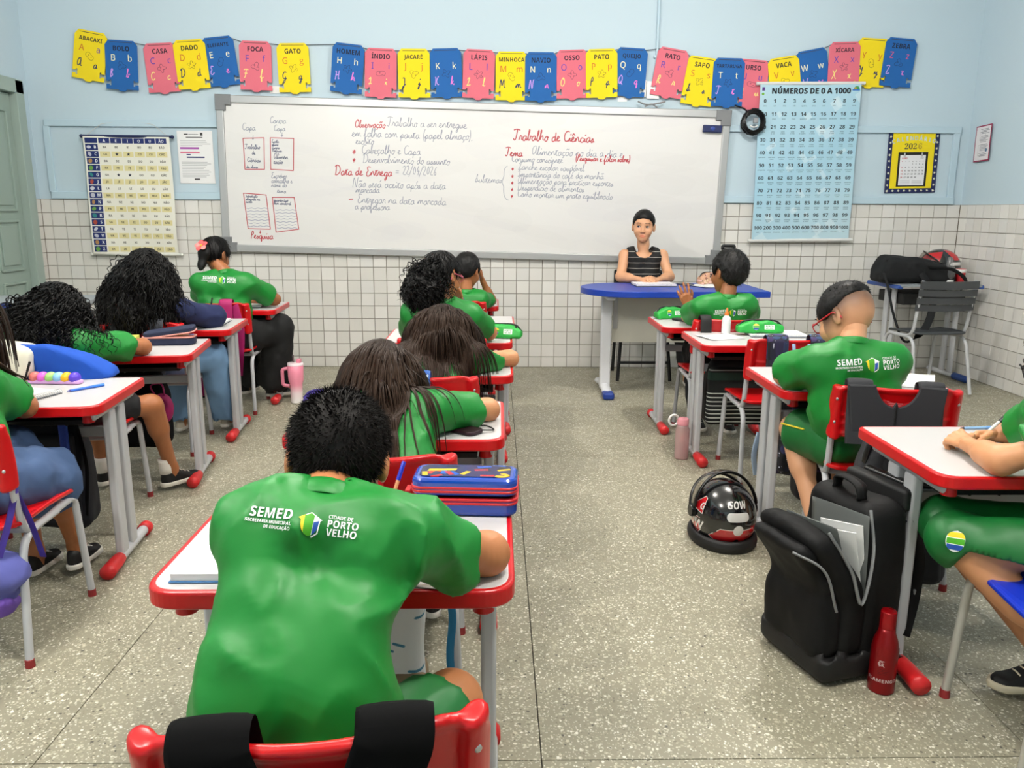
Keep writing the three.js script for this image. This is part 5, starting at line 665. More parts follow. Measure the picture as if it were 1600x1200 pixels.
// the boy in front
person({ label: 'boy bowed over the nearest desk, seen from behind, green school shirt and short dark hair', s: 0.98, hs: 0.96, cell: 0.009, headCell: 0.004, shirtCell: 0.0075, fold: 0.011, seed: 3, neckR: 0.05, wide: 0.76, hipW: 0.036, hipR: 0.064, skin: 'tan', drape: 0.022, drapeX: 0.0,
  pelvis: [-0.262, 0.47, -0.985], chest: [-0.262, 0.785, -1.11], spine: [-0.278, 0.62, -1.005], neck: [-0.262, 0.845, -1.17], head: [-0.262, 0.868, -1.275], face: [-0.12, -0.62, -0.78], up: [0.0, 0.85, -0.53],
  shL: [-0.35, 0.815, -1.13], shR: [-0.142, 0.79, -1.15], elL: [-0.42, 0.69, -1.38], wrL: [-0.27, 0.668, -1.5], elR: [-0.015, 0.683, -1.335], wrR: [-0.14, 0.672, -1.335],
  knL: [-0.36, 0.47, -1.28], knR: [-0.075, 0.475, -1.2], anL: [-0.36, 0.1, -1.25], anR: [-0.07, 0.1, -1.2], sleeve: 0.5, sleeveW: 1.2,
  hands: [{ w: [-0.27, 0.668, -1.5], dir: [0.8, -0.05, -0.4], back: [0, 1, 0], side: 1 }, { w: [-0.14, 0.672, -1.335], dir: [-0.75, -0.1, 0.5], back: [0.1, 1, 0], curl: [0.9, 0.75, 0.8, 0.9, 0.9], side: -1, cell: 0.003 }],
  lower: { name: 'shorts', m: CLOTH.shorts, to: 0.86, w: 1.15, flare: 1.15 }, shoes: sneaker([0, 0, -1], [0, 0, -1]), print: { w: 0.168, y: 0.038, x: -0.022, tilt: -0.06 }, collar: { h: -0.001, w: 0.019 },
  hair: [{ type: 'cap', th: 0.011, spikes: 9000, len: 0.017, noise: 0.004, m: HAIR.buzz, cell: 0.004, line: (z) => hairline(z) + 0.006 }] });
// middle row, going forward
person({ label: 'girl with long straight brown hair in the middle row, directly ahead of the bowed boy', s: 0.9, hs: 0.94, seed: 5, skin: 'light', fold: 0.006, wide: 1.05,
  pelvis: [-0.3, 0.47, -2.03], chest: [-0.3, 0.68, -2.17], neck: [-0.315, 0.745, -2.26], head: [-0.345, 0.785, -2.35], face: [0.3, -0.45, -0.85], up: [0.1, 0.88, -0.42],
  shL: [-0.42, 0.72, -2.2], shR: [-0.18, 0.715, -2.24], elL: [-0.5, 0.68, -2.42], wrL: [-0.32, 0.668, -2.5], elR: [-0.025, 0.678, -2.41], wrR: [-0.19, 0.668, -2.43], knL: [-0.38, 0.46, -2.34], knR: [-0.2, 0.46, -2.34], anL: [-0.38, 0.1, -2.35], anR: [-0.2, 0.1, -2.35], sleeve: 0.7,
  hands: [{ w: [-0.19, 0.668, -2.43], dir: [-1, 0, -0.2], back: [0, 1, 0], side: -1 }], lower: pants(CLOTH.dark), shoes: sneaker([0, 0, -1], [0, 0, -1]), collar: { w: 0.01 },
  hairVol: { m: HAIR.straight, chains: [[[0, 0.03, 0.01, 0.084], [0.005, -0.05, 0.07, 0.076], [0.03, -0.17, 0.13, 0.058], [0.06, -0.26, 0.15, 0.035]], [[0.02, 0, -0.01, 0.072], [0.065, -0.11, 0.05, 0.04], [0.09, -0.2, 0.1, 0.03]], [[0, 0, 0.02, 0.066], [-0.015, -0.12, 0.06, 0.046], [-0.005, -0.2, 0.1, 0.033]]], noise: 0.004, fq: 70, fy: 8, front: -0.035, tufts: { n: 1500, len: 0.12, r: 0.0022, lift: 0.001 } },
  hair: longHair(1000, 0.4, HAIR.straight, { r: 0.0032, back: 1.0, part: 0.4, thick: 0.008, fuzz: 0.02 }) });
person({ label: 'girl with long straight dark hair third in the middle row, forearm across her desk', s: 0.88, hs: 0.94, seed: 8, skin: 'light', fold: 0.006,
  pelvis: [-0.25, 0.47, -2.95], chest: [-0.235, 0.67, -3.05], neck: [-0.225, 0.735, -3.13], head: [-0.218, 0.79, -3.22], face: [0.1, -0.55, -0.83], up: [0.05, 0.85, -0.5],
  shL: [-0.345, 0.71, -3.1], shR: [-0.1, 0.705, -3.12], elL: [-0.42, 0.675, -3.3], wrL: [-0.26, 0.668, -3.4], elR: [0.06, 0.675, -3.3], wrR: [-0.1, 0.668, -3.36], knL: [-0.33, 0.46, -3.22], knR: [-0.15, 0.46, -3.22], anL: [-0.33, 0.1, -3.2], anR: [-0.15, 0.1, -3.2], sleeve: 0.62,
  hands: [{ w: [-0.1, 0.668, -3.36], dir: [-1, 0, -0.2], back: [0, 1, 0], side: -1 }], lower: pants(CLOTH.dark), shoes: sneaker([0, 0, -1], [0, 0, -1]), collar: { w: 0.01 },
  hairVol: { m: HAIR.straight, chains: [[[0, 0.03, 0.01, 0.088], [0, -0.05, 0.07, 0.08], [0.02, -0.15, 0.14, 0.07], [0.03, -0.22, 0.16, 0.05]], [[0.03, 0, 0, 0.075], [0.08, -0.1, 0.06, 0.05], [0.12, -0.2, 0.12, 0.032]], [[-0.03, 0, 0, 0.075], [-0.08, -0.1, 0.06, 0.05], [-0.1, -0.18, 0.11, 0.035]]], noise: 0.004, fq: 70, fy: 8, front: -0.035, tufts: { n: 1500, len: 0.12, r: 0.0022, lift: 0.001 } },
  hair: longHair(900, 0.36, HAIR.straight, { r: 0.0032, back: 0.9, part: 0.4, thick: 0.008, fuzz: 0.02 }),
  more: (P, { loc }) => { const c = A(loc([0.0, 0.672, -3.33])), r = []; for (let i = 0; i <= 20; i++) { const a = i / 20 * 6.283; r.push(c.clone().add(V(Math.sin(a) * 0.012, Math.cos(a) * 0.031, Math.sin(a) * 0.03))); } part('bracelet', sweep(r, 0.004, 6), mat(0xe0a0a8, 0.4), P); } });
person({ label: 'girl with a big curly black ponytail and glasses, sitting upright in the middle row', s: 0.98, hs: 0.95, seed: 11, skin: 'tan', fold: 0.005, wide: 1.15,
  pelvis: [-0.25, 0.47, -3.8], chest: [-0.262, 0.78, -3.72], neck: [-0.258, 0.87, -3.74], head: [-0.255, 0.975, -3.79], face: [0.55, -0.2, -0.82], up: [0.05, 0.97, -0.2],
  shL: [-0.385, 0.805, -3.72], shR: [-0.125, 0.795, -3.75], elL: [-0.43, 0.67, -3.95], wrL: [-0.28, 0.668, -4.02], elR: [-0.035, 0.69, -3.93], wrR: [-0.175, 0.84, -3.93], knL: [-0.33, 0.46, -4.08], knR: [-0.17, 0.46, -4.08], anL: [-0.33, 0.1, -4.05], anR: [-0.17, 0.1, -4.05], sleeve: 0.72,
  hands: [{ w: [-0.175, 0.84, -3.93], dir: [-0.3, 1, 0.15], back: [0.7, 0.2, -0.6], curl: 0.6, side: -1 }], lower: pants(CLOTH.dark), shoes: sneaker([0, 0, -1], [0, 0, -1]), print: { w: 0.21, y: -0.005, x: -0.01 }, collar: { w: 0.01 },
  glasses: { m: mat(0xc0566a, 0.35) },
  hair: [{ type: 'cap', th: 0.009, noise: 0.002, name: 'hair_base', line: (z) => hairline(z) + 0.004, tufts: { n: 600, len: 0.06, r: 0.0017, hug: 1, dip: 0.002 } }, { type: 'locks', name: 'ponytail', n: 160, len: 0.13, r: 0.0028, curl: 0.007, turns: 4, seg: 8, fine: 5, sides: 3, thick: 0.01, fuzz: 0.1, fall: 0.3, back: 1.4, m: HAIR.wave, where: (q) => q[2] < -0.06 && q[1] > -0.03 && q[1] < 0.08 && q[0] > -0.045 }],
  hairVol: { chains: [[[-0.05, 0.02, 0.09, 0.05], [-0.075, -0.04, 0.12, 0.068], [-0.055, -0.11, 0.11, 0.046]], [[-0.08, 0.0, 0.08, 0.045], [-0.115, -0.05, 0.1, 0.04]]], noise: 0.014, fq: 55, fy: 55, front: 0.05, cell: 0.006, tufts: { n: 900, len: 0.06, r: 0.0026, curl: 0.006, turns: 2.2, hug: 0.7 } },
  more: (P, { hp }) => { const c = A(hp(0, 0.085, -0.06)); part('hair_tie', new THREE.TorusGeometry(0.016, 0.006, 8, 16).translate(c.x, c.y, c.z), mat(0xd0305a, 0.5), P); } });
person({ label: 'foremost boy of the middle row resting his head on his raised right hand', s: 0.88, hs: 0.96, seed: 13, skin: 'brown', fold: 0.005,
  pelvis: [-0.22, 0.46, -5.3], chest: [-0.2, 0.68, -5.2], neck: [-0.195, 0.775, -5.22], head: [-0.19, 0.89, -5.26], face: [0.35, -0.35, -0.87], up: [0.12, 0.93, -0.3],
  shL: [-0.3, 0.72, -5.19], shR: [-0.1, 0.71, -5.22], elL: [-0.37, 0.67, -5.46], wrL: [-0.22, 0.668, -5.52], elR: [-0.035, 0.684, -5.42], wrR: [-0.095, 0.83, -5.36], sleeve: 0.66, knL: [-0.3, 0.44, -5.55], knR: [-0.13, 0.44, -5.55], anL: [-0.3, 0.1, -5.55], anR: [-0.13, 0.1, -5.55],
  hands: [{ w: [-0.095, 0.83, -5.36], dir: [-0.25, 1, 0.15], back: [0.9, 0.2, -0.3], curl: 0.35, side: -1 }], lower: pants(CLOTH.dark), print: { w: 0.17, y: 0.03 }, collar: { w: 0.01 }, shoes: sneaker([0, 0, -1], [0, 0, -1]),
  hair: [{ type: 'cap', th: 0.013, noise: 0.005 , spikes: 900, len: 0.012 }] });
// left rows
person({ label: 'girl with curly dark hair, white socks and black sneakers at the left rainbow desk row', s: 0.93, hs: 0.95, seed: 17, skin: 'brown', fold: 0.006,
  pelvis: [-1.76, 0.47, -3.23], chest: [-1.775, 0.71, -3.2], neck: [-1.785, 0.79, -3.22], head: [-1.8, 0.86, -3.29], face: [0.0, -0.5, -0.87], up: [0, 0.87, -0.48],
  shL: [-1.91, 0.755, -3.17], shR: [-1.65, 0.745, -3.2], elL: [-1.97, 0.68, -3.5], wrL: [-1.83, 0.668, -3.6], elR: [-1.565, 0.683, -3.52], wrR: [-1.72, 0.668, -3.62], sleeve: 0.66, sleeveW: 1.2,
  knL: [-1.82, 0.43, -3.5], knR: [-1.525, 0.43, -3.46], anL: [-1.83, 0.1, -3.6], anR: [-1.51, 0.1, -3.58], hands: [{ w: [-1.72, 0.668, -3.62], dir: [-1, 0, -0.3], back: [0, 1, 0], side: -1 }],
  lower: { name: 'shorts', m: CLOTH.dark, to: 0.72, w: 1.1 }, shoes: { L: [-0.1, 0, -1], R: [0.55, 0, -0.85], m: M.black, sole: mat(0xe2ddd0, 0.7), sock: mat(0xe9e4dc, 0.9), k: 0.92 }, collar: { w: 0.01 },
  hair: [{ type: 'cap', th: 0.014, noise: 0.01, name: 'hair_base', m: HAIR.wave, tufts: { n: 500, len: 0.07, r: 0.0026, curl: 0.005, turns: 2.2, hug: 0.9 } }, { type: 'locks', n: 300, len: 0.28, r: 0.003, curl: 0.007, turns: 7, seg: 12, fine: 5, sides: 3, thick: 0.008, fuzz: 0.05, fall: 0.34, back: 0.6, m: HAIR.wave }],
  hairVol: { chains: [[[0, 0.015, 0.01, 0.092], [-0.01, -0.06, 0.08, 0.105], [-0.02, -0.15, 0.14, 0.08]], [[0.05, -0.02, 0.02, 0.08], [0.09, -0.1, 0.06, 0.065], [0.1, -0.17, 0.08, 0.045]], [[-0.05, -0.02, 0.02, 0.08], [-0.12, -0.1, 0.07, 0.075], [-0.14, -0.17, 0.09, 0.06]]], noise: 0.014, fq: 45, fy: 45, front: -0.03, tufts: { n: 1300, len: 0.075, r: 0.0028, curl: 0.0055, turns: 2.4, hug: 0.8 } } });
person({ label: 'girl with very long wavy black hair in a navy sweater and light jeans', s: 1.0, hs: 0.97, seed: 19, skin: 'tan', fold: 0.007,
  pelvis: [-1.82, 0.47, -4.27], chest: [-1.82, 0.74, -4.2], neck: [-1.82, 0.83, -4.2], head: [-1.825, 0.95, -4.24], face: [0.05, -0.35, -0.93], up: [0, 0.93, -0.35],
  shL: [-1.955, 0.775, -4.16], shR: [-1.665, 0.765, -4.18], elL: [-2.02, 0.69, -4.42], wrL: [-1.87, 0.675, -4.5], elR: [-1.565, 0.695, -4.42], wrR: [-1.72, 0.675, -4.5], sleeve: 1.0, shirt: CLOTH.navy, shirtName: 'sweater',
  knL: [-1.84, 0.47, -4.5], knR: [-1.6, 0.48, -4.46], anL: [-1.84, 0.09, -4.55], anR: [-1.585, 0.1, -4.6], hands: [{ w: [-1.72, 0.675, -4.5], dir: [-1, 0, -0.3], back: [0, 1, 0], side: -1 }],
  lower: { name: 'jeans', m: CLOTH.jeans, to: 1.92, w: 1.3, flare: 1.35, fold: 0.012 }, shoes: sneaker([0, 0, -1], [0.3, 0, -0.9], { m: mat(0xcfc6b4, 0.7) }),
  hair: [{ type: 'cap', th: 0.014, noise: 0.008, name: 'hair_base', m: HAIR.wave, tufts: { n: 500, len: 0.09, r: 0.0026, curl: 0.004, turns: 1.6, hug: 0.9 } }, { type: 'locks', n: 360, len: 0.4, r: 0.003, curl: 0.006, turns: 6, seg: 14, fine: 5, sides: 3, thick: 0.008, fuzz: 0.035, fall: 0.36, back: 0.7, m: HAIR.wave }],
  hairVol: { chains: [[[0, 0.015, 0.01, 0.088], [-0.01, -0.08, 0.08, 0.105], [-0.02, -0.2, 0.13, 0.11], [-0.04, -0.28, 0.14, 0.07]], [[0.05, -0.02, 0.02, 0.085], [0.1, -0.12, 0.07, 0.075], [0.13, -0.24, 0.1, 0.06]], [[-0.05, -0.02, 0.02, 0.085], [-0.12, -0.12, 0.07, 0.08], [-0.17, -0.26, 0.1, 0.07]]], noise: 0.013, fq: 38, fy: 30, front: -0.03, tufts: { n: 1500, len: 0.1, r: 0.0028, curl: 0.005, turns: 2.2, hug: 0.85 } } });
person({ label: 'foremost left girl with a coral flower in her tied black hair, black wide trousers', s: 1.05, hs: 0.95, seed: 23, skin: 'brown', fold: 0.006, wide: 1.15,
  pelvis: [-1.74, 0.48, -5.16], chest: [-1.735, 0.79, -5.14], neck: [-1.745, 0.885, -5.18], head: [-1.81, 0.985, -5.24], face: [0.3, -0.45, -0.85], up: [0.1, 0.92, -0.4],
  shL: [-1.87, 0.825, -5.12], shR: [-1.59, 0.81, -5.15], elL: [-1.95, 0.7, -5.35], wrL: [-1.78, 0.67, -5.42], elR: [-1.475, 0.695, -5.34], wrR: [-1.63, 0.67, -5.43], sleeve: 0.78, sleeveW: 1.1,
  knL: [-1.72, 0.5, -5.5], knR: [-1.46, 0.5, -5.36], anL: [-1.75, 0.1, -5.5], anR: [-1.535, 0.1, -5.42], hands: [{ w: [-1.63, 0.67, -5.43], dir: [-1, 0, -0.3], back: [0, 1, 0], side: -1 }],
  lower: { name: 'trousers', m: CLOTH.blackPants, to: 1.9, w: 1.5, flare: 1.5, fold: 0.012 }, shoes: sneaker([0.2, 0, -1], [0.85, 0, -0.5], { k: 0.95 }), print: { w: 0.22, y: 0.05, x: -0.01 }, collar: { w: 0.01 },
  hair: [{ type: 'cap', th: 0.009, noise: 0.002, tufts: { n: 600, len: 0.06, r: 0.0017, hug: 1, dip: 0.002 } }, { type: 'blob', name: 'bun', lo: [-0.08, -0.16, -0.2], hi: [0.08, 0.08, -0.04], f: (x, y, z) => smin(ell(x, y, z, 0, -0.02, -0.11, 0.045, 0.05, 0.035), ell(x, y, z, 0.01, -0.09, -0.1, 0.03, 0.06, 0.025), 0.03) - 0.004 * (vn(x * 60, y * 25, z * 60) - 0.5) }],
  more: (P, { hp, HM }) => { const c = A(hp(-0.015, -0.005, -0.165)), N = V(-0.15, 0.25, -1).transformDirection(HM), g = new THREE.Group(); void g; const U = V(0, 1, 0).addScaledVector(N, -N.y).normalize(), W = N.clone().cross(U); const f = part('flower', ball(0.009, c.x + N.x * 0.008, c.y + N.y * 0.008, c.z + N.z * 0.008), mat(0xe8a03c, 0.6), P);
    for (let i = 0; i < 5; i++) { const a = i / 5 * 6.283 + 0.3, d = U.clone().multiplyScalar(Math.cos(a)).addScaledVector(W, Math.sin(a)), pts = [0, 0.3, 0.6, 0.85, 1].map((t) => c.clone().addScaledVector(d, t * 0.042).addScaledVector(N, 0.012 * Math.sin(t * 2.4))); part('petal', sweep(pts, (t) => [0.003 + 0.015 * Math.sin(Math.PI * clamp(t * 0.85 + 0.1, 0, 1)), 0.002], 8, d.clone().cross(N)), mat([0xe65a5c, 0xef8a86][i % 2], 0.6), f); } } });
person({ label: 'child at the left picture border writing with a dark pencil, denim skirt', s: 0.93, hs: 0.95, seed: 29, skin: 'brown', fold: 0.006,
  pelvis: [-1.57, 0.48, -2.27], chest: [-1.63, 0.74, -2.36], neck: [-1.66, 0.82, -2.42], head: [-1.7, 0.91, -2.49], face: [-0.1, -0.5, -0.86], up: [0, 0.87, -0.48],
  shL: [-1.79, 0.77, -2.36], shR: [-1.545, 0.765, -2.37], elL: [-1.88, 0.69, -2.6], wrL: [-1.75, 0.668, -2.75], elR: [-1.53, 0.652, -2.55], wrR: [-1.645, 0.685, -2.71], sleeve: 0.66, sleeveW: 1.2,
  knL: [-1.62, 0.46, -2.62], knR: [-1.46, 0.4, -2.54], anL: [-1.62, 0.1, -2.65], anR: [-1.5, 0.1, -2.7], hands: [{ w: [-1.645, 0.685, -2.71], dir: [-0.35, -0.15, -0.95], back: [0.5, 0.85, 0.1], curl: [0.7, 0.6, 0.7, 0.85, 0.9], side: -1, cell: 0.003 }],
  lower: { name: 'skirt', m: CLOTH.skirt, to: 0.98, w: 1.35, flare: 1.45, skirt: true, fold: 0.014, cell: 0.01 }, shoes: sneaker([0, 0, -1], [0, 0, -1]), collar: { w: 0.01 },
  hair: longHair(300, 0.36, HAIR.straight, {}) });
// right rows
person({ label: 'boy at the foremost right desk with his open left hand raised towards the teacher', s: 0.95, hs: 1.0, seed: 31, skin: 'brown', fold: 0.005, wide: 1.05,
  pelvis: [1.28, 0.47, -4.48], chest: [1.27, 0.72, -4.39], neck: [1.285, 0.83, -4.41], head: [1.295, 0.945, -4.46], face: [-0.4, -0.12, -0.9], up: [0.03, 0.98, -0.2],
  shL: [1.14, 0.765, -4.39], shR: [1.39, 0.775, -4.39], elL: [1.115, 0.687, -4.6], wrL: [1.125, 0.735, -4.66], elR: [1.47, 0.68, -4.6], wrR: [1.33, 0.67, -4.68], sleeve: 0.72, sleeveW: 1.15,
  knL: [1.2, 0.47, -4.75], knR: [1.36, 0.47, -4.75], anL: [1.2, 0.1, -4.6], anR: [1.36, 0.1, -4.55], hands: [{ w: [1.125, 0.735, -4.66], dir: [-0.3, 0.95, 0.0], back: [0.1, 0.1, 1], curl: 0.12, spread: 2.4, side: 1, k: 0.95 }, { w: [1.33, 0.67, -4.68], dir: [-1, 0, -0.1], back: [0, 1, 0], side: -1 }],
  lower: pants(CLOTH.dark), shoes: sneaker([0, 0, 1], [0, 0, 1]), print: { w: 0.19, y: 0.035, x: 0.012 }, collar: { w: 0.012 },
  hair: [{ type: 'cap', th: 0.02, noise: 0.008, spikes: 1600, len: 0.016, line: (z) => hairline(z) - 0.004 }] });
person({ label: 'boy with a shaved neck and red framed glasses, green shirt and green shorts', s: 1.0, hs: 1.04, seed: 37, skin: 'fair', fold: 0.008, wide: 1.18, cell: 0.01, headCell: 0.004, shirtCell: 0.009, drape: 0.008,
  pelvis: [1.31, 0.47, -2.79], chest: [1.265, 0.745, -2.74], neck: [1.262, 0.825, -2.77], head: [1.272, 0.905, -2.86], face: [-0.5, -0.5, -0.7], up: [-0.12, 0.86, -0.48],
  shL: [1.125, 0.755, -2.76], shR: [1.4, 0.765, -2.75], elL: [1.085, 0.685, -2.93], wrL: [1.22, 0.668, -3.03], elR: [1.47, 0.685, -2.93], wrR: [1.36, 0.668, -3.05], sleeve: 0.76, sleeveW: 1.15,
  knL: [1.16, 0.46, -2.98], knR: [1.36, 0.46, -3.0], anL: [1.2, 0.1, -2.75], anR: [1.36, 0.1, -2.95], hands: [{ w: [1.22, 0.668, -3.03], dir: [0.8, 0, -0.5], back: [0, 1, 0], side: 1 }, { w: [1.36, 0.668, -3.05], dir: [-0.8, 0, -0.5], back: [0, 1, 0], side: -1 }],
  lower: { name: 'shorts', m: CLOTH.shorts, to: 0.88, w: 1.25, flare: 1.2, stripe: ['L'] }, shoes: sneaker([0, 0, -1], [0, 0, -1]), print: { w: 0.235, y: 0.03, x: 0.02, tilt: 0.03 }, collar: { w: 0.008, h: 0.012 },
  glasses: { m: mat(0xa8141e, 0.35) }, stubble: (x, y, z) => z < 0.05 ? sstep(-0.06, 0.0, y) * 0.12 + 0.82 * sstep(-0.02, 0.05, y + 0.55 * Math.max(0, z + 0.06)) : 0,
  hair: [{ type: 'cap', th: 0.013, taper: 0.035, noise: 0.003, cell: 0.004, spikes: 2600, len: 0.012, sw: 0.001, line: (z, x) => lerp(0.058, 0.0, sstep(-0.085, 0.035, z)) }] });
person({ label: 'child at the right border sitting sideways on the blue chair, writing, green shorts', s: 0.95, hs: 0.95, seed: 41, skin: 'light', fold: 0.006, cell: 0.0095,
  pelvis: [1.5, 0.48, -1.76], chest: [1.46, 0.74, -1.83], neck: [1.445, 0.83, -1.87], head: [1.415, 0.925, -1.91], face: [-0.85, -0.4, -0.35], up: [-0.35, 0.92, -0.1], hipDir: [0.12, 0, -0.99],
  shL: [1.415, 0.775, -1.77], shR: [1.44, 0.775, -1.98], elL: [1.255, 0.683, -1.88], wrL: [1.258, 0.682, -2.03], elR: [1.47, 0.685, -2.13], wrR: [1.395, 0.678, -2.13], sleeve: 0.68, sleeveW: 1.2,
  knL: [1.195, 0.455, -1.92], knR: [1.24, 0.45, -2.05], anL: [1.53, 0.1, -1.6], anR: [1.5, 0.1, -1.93], hands: [{ w: [1.258, 0.682, -2.03], dir: [0.0, 0.05, -1], back: [-0.5, 0.85, 0], curl: [0.8, 0.75, 0.8, 0.9, 0.9], side: 1, cell: 0.003 }, { w: [1.395, 0.678, -2.13], dir: [-0.95, -0.1, 0.1], back: [-0.1, 0.7, -0.65], curl: [0.8, 0.55, 0.65, 0.8, 0.9], side: -1, cell: 0.003 }],
  lower: { name: 'shorts', m: CLOTH.shorts, to: 1.06, w: 1.2, flare: 1.1, stripe: ['L'], cell: 0.009, emblem: { at: [1.165, 0.475, -1.87], right: [0.8, 0, 0.6], up: [0, 1, 0], n: [-0.6, 0.15, 0.8], w: 0.058 } }, shoes: { L: [-0.95, 0, 0.3], R: [-1, 0, 0], m: M.black, sole: mat(0xd9cfb4, 0.7), k: 0.95 }, collar: { w: 0.01 },
  glasses: { m: M.black }, hair: [{ type: 'cap', th: 0.014, noise: 0.006, spikes: 600 }] });
// the teacher
const stripeM = mat(0xffffff, 0.8, { map: canvas(64, 512, (c, w, h) => { c.fillStyle = '#0d0d0e'; c.fillRect(0, 0, w, h); c.fillStyle = '#b9b4aa'; for (let i = 0; i < 12; i++) c.fillRect(0, 14 + i * 42.6, w, 4); }) });
person({ label: 'woman teacher in a sleeveless black striped top seated behind the blue table', s: 1.02, hs: 1.02, seed: 43, skin: 'fair', fold: 0.003, cell: 0.01, headCell: 0.0038, wide: 0.95,
  pelvis: [1.12, 0.52, -6.12], chest: [1.118, 0.925, -6.13], spine: [1.118, 0.72, -6.13], neck: [1.115, 1.035, -6.13], head: [1.108, 1.165, -6.11], face: [-0.22, -0.03, 0.97], up: [0.04, 1, 0],
  shL: [1.262, 0.955, -6.12], shR: [0.974, 0.955, -6.12], armhole: 0.072, elL: [1.3, 0.8, -6.02], wrL: [1.185, 0.79, -5.86], elR: [0.935, 0.8, -6.02], wrR: [1.06, 0.79, -5.86],
  knL: [1.44, 0.5, -5.92], knR: [1.36, 0.5, -5.8], anL: [1.48, 0.1, -5.9], anR: [1.42, 0.1, -5.78], k2: 0.004, sleeve: 0, shirtName: 'top', shirt: stripeM, shirtUV: (g) => planarUV(g, (x) => 0.5, (x, y, z) => (y - 0.5) / 0.5), collarH: -0.004, scoop: 0.03, neckR: 0.062,
  hands: [{ w: [1.185, 0.79, -5.86], dir: [-0.75, 0.25, 0.6], back: [0.35, 0.9, 0.2], curl: [0.5, 0.5, 0.55, 0.6, 0.65], side: -1, k: 0.9, cell: 0.003 }, { w: [1.06, 0.79, -5.86], dir: [0.75, 0.25, 0.6], back: [-0.35, 0.9, 0.2], curl: [0.5, 0.5, 0.55, 0.6, 0.65], side: 1, k: 0.9, cell: 0.003 }],
  lower: pants(CLOTH.dark), shoes: sneaker([0, 0, 1], [0, 0, 1]), lips: 1, gaze: -0.003,
  hair: [{ type: 'cap', th: 0.01, taper: 0.03, noise: 0.003, cell: 0.004, line: (z, x) => hairline(z) - 0.014 * sstep(0.035, 0.06, z) - 0.02 * sstep(-0.03, 0.0, z) * (1 - sstep(0.0, 0.03, z)) + 0.5 * x * x }, { type: 'blob', name: 'bun', lo: [-0.06, -0.06, -0.18], hi: [0.06, 0.08, -0.06], f: (x, y, z) => ell(x, y, z, 0, 0.0, -0.115, 0.04, 0.04, 0.035) - 0.003 * (vn(x * 60, y * 60, z * 60) - 0.5) }] });
// ---------------------------------------------------------------- things on the desks
const DT = 0.646;                                                    // height of a desk top
const linedTex = canvas(256, 256, (c) => { c.fillStyle = '#f4f4f2'; c.fillRect(0, 0, 256, 256); c.strokeStyle = '#b9c3d6'; c.lineWidth = 1.2; for (let y = 18; y < 256; y += 13) { c.beginPath(); c.moveTo(0, y); c.lineTo(256, y); c.stroke(); } for (let y = 0; y < 9; y++) hand(c, ['trabalho de', 'alimentos da', 'escola para', 'merenda e suco'][y % 4], 14, 30 + y * 26, 8, '#5a6078', 1.3); });
const linedM = mat(0xf2f2f0, 0.85, { map: linedTex });
function topUV(g, w, d) { return planarUV(g, (x) => x / w + 0.5, (x, y, z) => 0.5 - z / d); }
function notebook(label, pos, turn, w, d, h, o = {}) {
  const n = thing('notebook', label, 'notebook', pos, turn);
  if (o.open) { for (const s of [-1, 1]) { const g = new THREE.BoxGeometry(w / 2, h, d, 10, 1, 1), p = g.attributes.position; for (let i = 0; i < p.count; i++) { const t = (p.getX(i) + w / 4) / (w / 2), q = s > 0 ? t : 1 - t; p.setY(i, p.getY(i) + h / 2 + 0.012 * Math.sin(Math.min(1, q * 1.6) * Math.PI) * (1 - q * 0.5)); } g.computeVertexNormals(); part('page_block', topUV(g, w / 2, d).translate(s * w / 4, 0.001, 0), linedM, n); } part('cover', box(w + 0.01, 0.002, d + 0.008, 0, 0.001, 0, 0.001), mat(o.cover || 0x4a6aa0, 0.6), n); }
  else { part('cover', box(w, 0.003, d, 0, 0.0015, 0, 0.001), mat(o.cover || 0x3a3f48, 0.6), n); part('page_block', topUV(box(w - 0.006, h, d - 0.006, 0, 0.003 + h / 2, 0, 0.0015), w, d), o.top || linedM, n); }
  if (o.spiral) { const r = [], along = o.spiral === 'x' ? d : w, N = Math.round(along / 0.009); for (let i = 0; i < N; i++) { const t = -along / 2 + 0.008 + i * (along - 0.016) / (N - 1); const ring = new THREE.TorusGeometry(0.0055 + h / 2, 0.0008, 4, 10); if (o.spiral === 'x') ring.translate((o.sign || 1) * w / 2, h / 2 + 0.003, t); else ring.rotateY(Math.PI / 2).translate(t, h / 2 + 0.003, (o.sign || 1) * d / 2); r.push(ring); } const sp = part('spiral', mg(r), M.alu, n); sp.userData.kind = 'stuff'; }
  return n;
}
function paperSheet(label, pos, turn, w, d, m = linedM) { const n = thing('paper_sheet', label, 'paper', pos, turn); const g = new THREE.BoxGeometry(w, 0.0008, d, 10, 1, 10), p = g.attributes.position; for (let i = 0; i < p.count; i++) p.setY(i, p.getY(i) + 0.001 + 0.006 * sstep(0.25, 0.5, Math.abs(p.getX(i) / w)) * vn(p.getX(i) * 14 + 3, p.getZ(i) * 11, pos[0] * 9)); g.computeVertexNormals(); part('sheet', topUV(g, w, d), m, n); return n; }
function pen(label, a, b, body, capC, o = {}) {
  const A0 = A(a), B0 = A(b), n = thing(o.name || 'pen', label, o.cat || 'pen', a), d = B0.clone().sub(A0), r = o.r || 0.004;
  const P = (t) => d.clone().multiplyScalar(t); part('barrel', sweep([P(0.1), P(0.7)], r, 10), mat(body, 0.35), n); part('tip', sweep([P(0), P(0.05), P(0.1)], (t) => lerp(0.0008, r, t), 8), mat(o.tip || 0x2a2a2c, 0.4), n); part('cap', sweep([P(0.69), P(0.99), P(1)], (t) => t > 0.95 ? r * 0.7 : r * 1.2, 10), mat(capC, 0.35), n); return n;
}
const greenCase = mat(0x12a83a, 0.5);
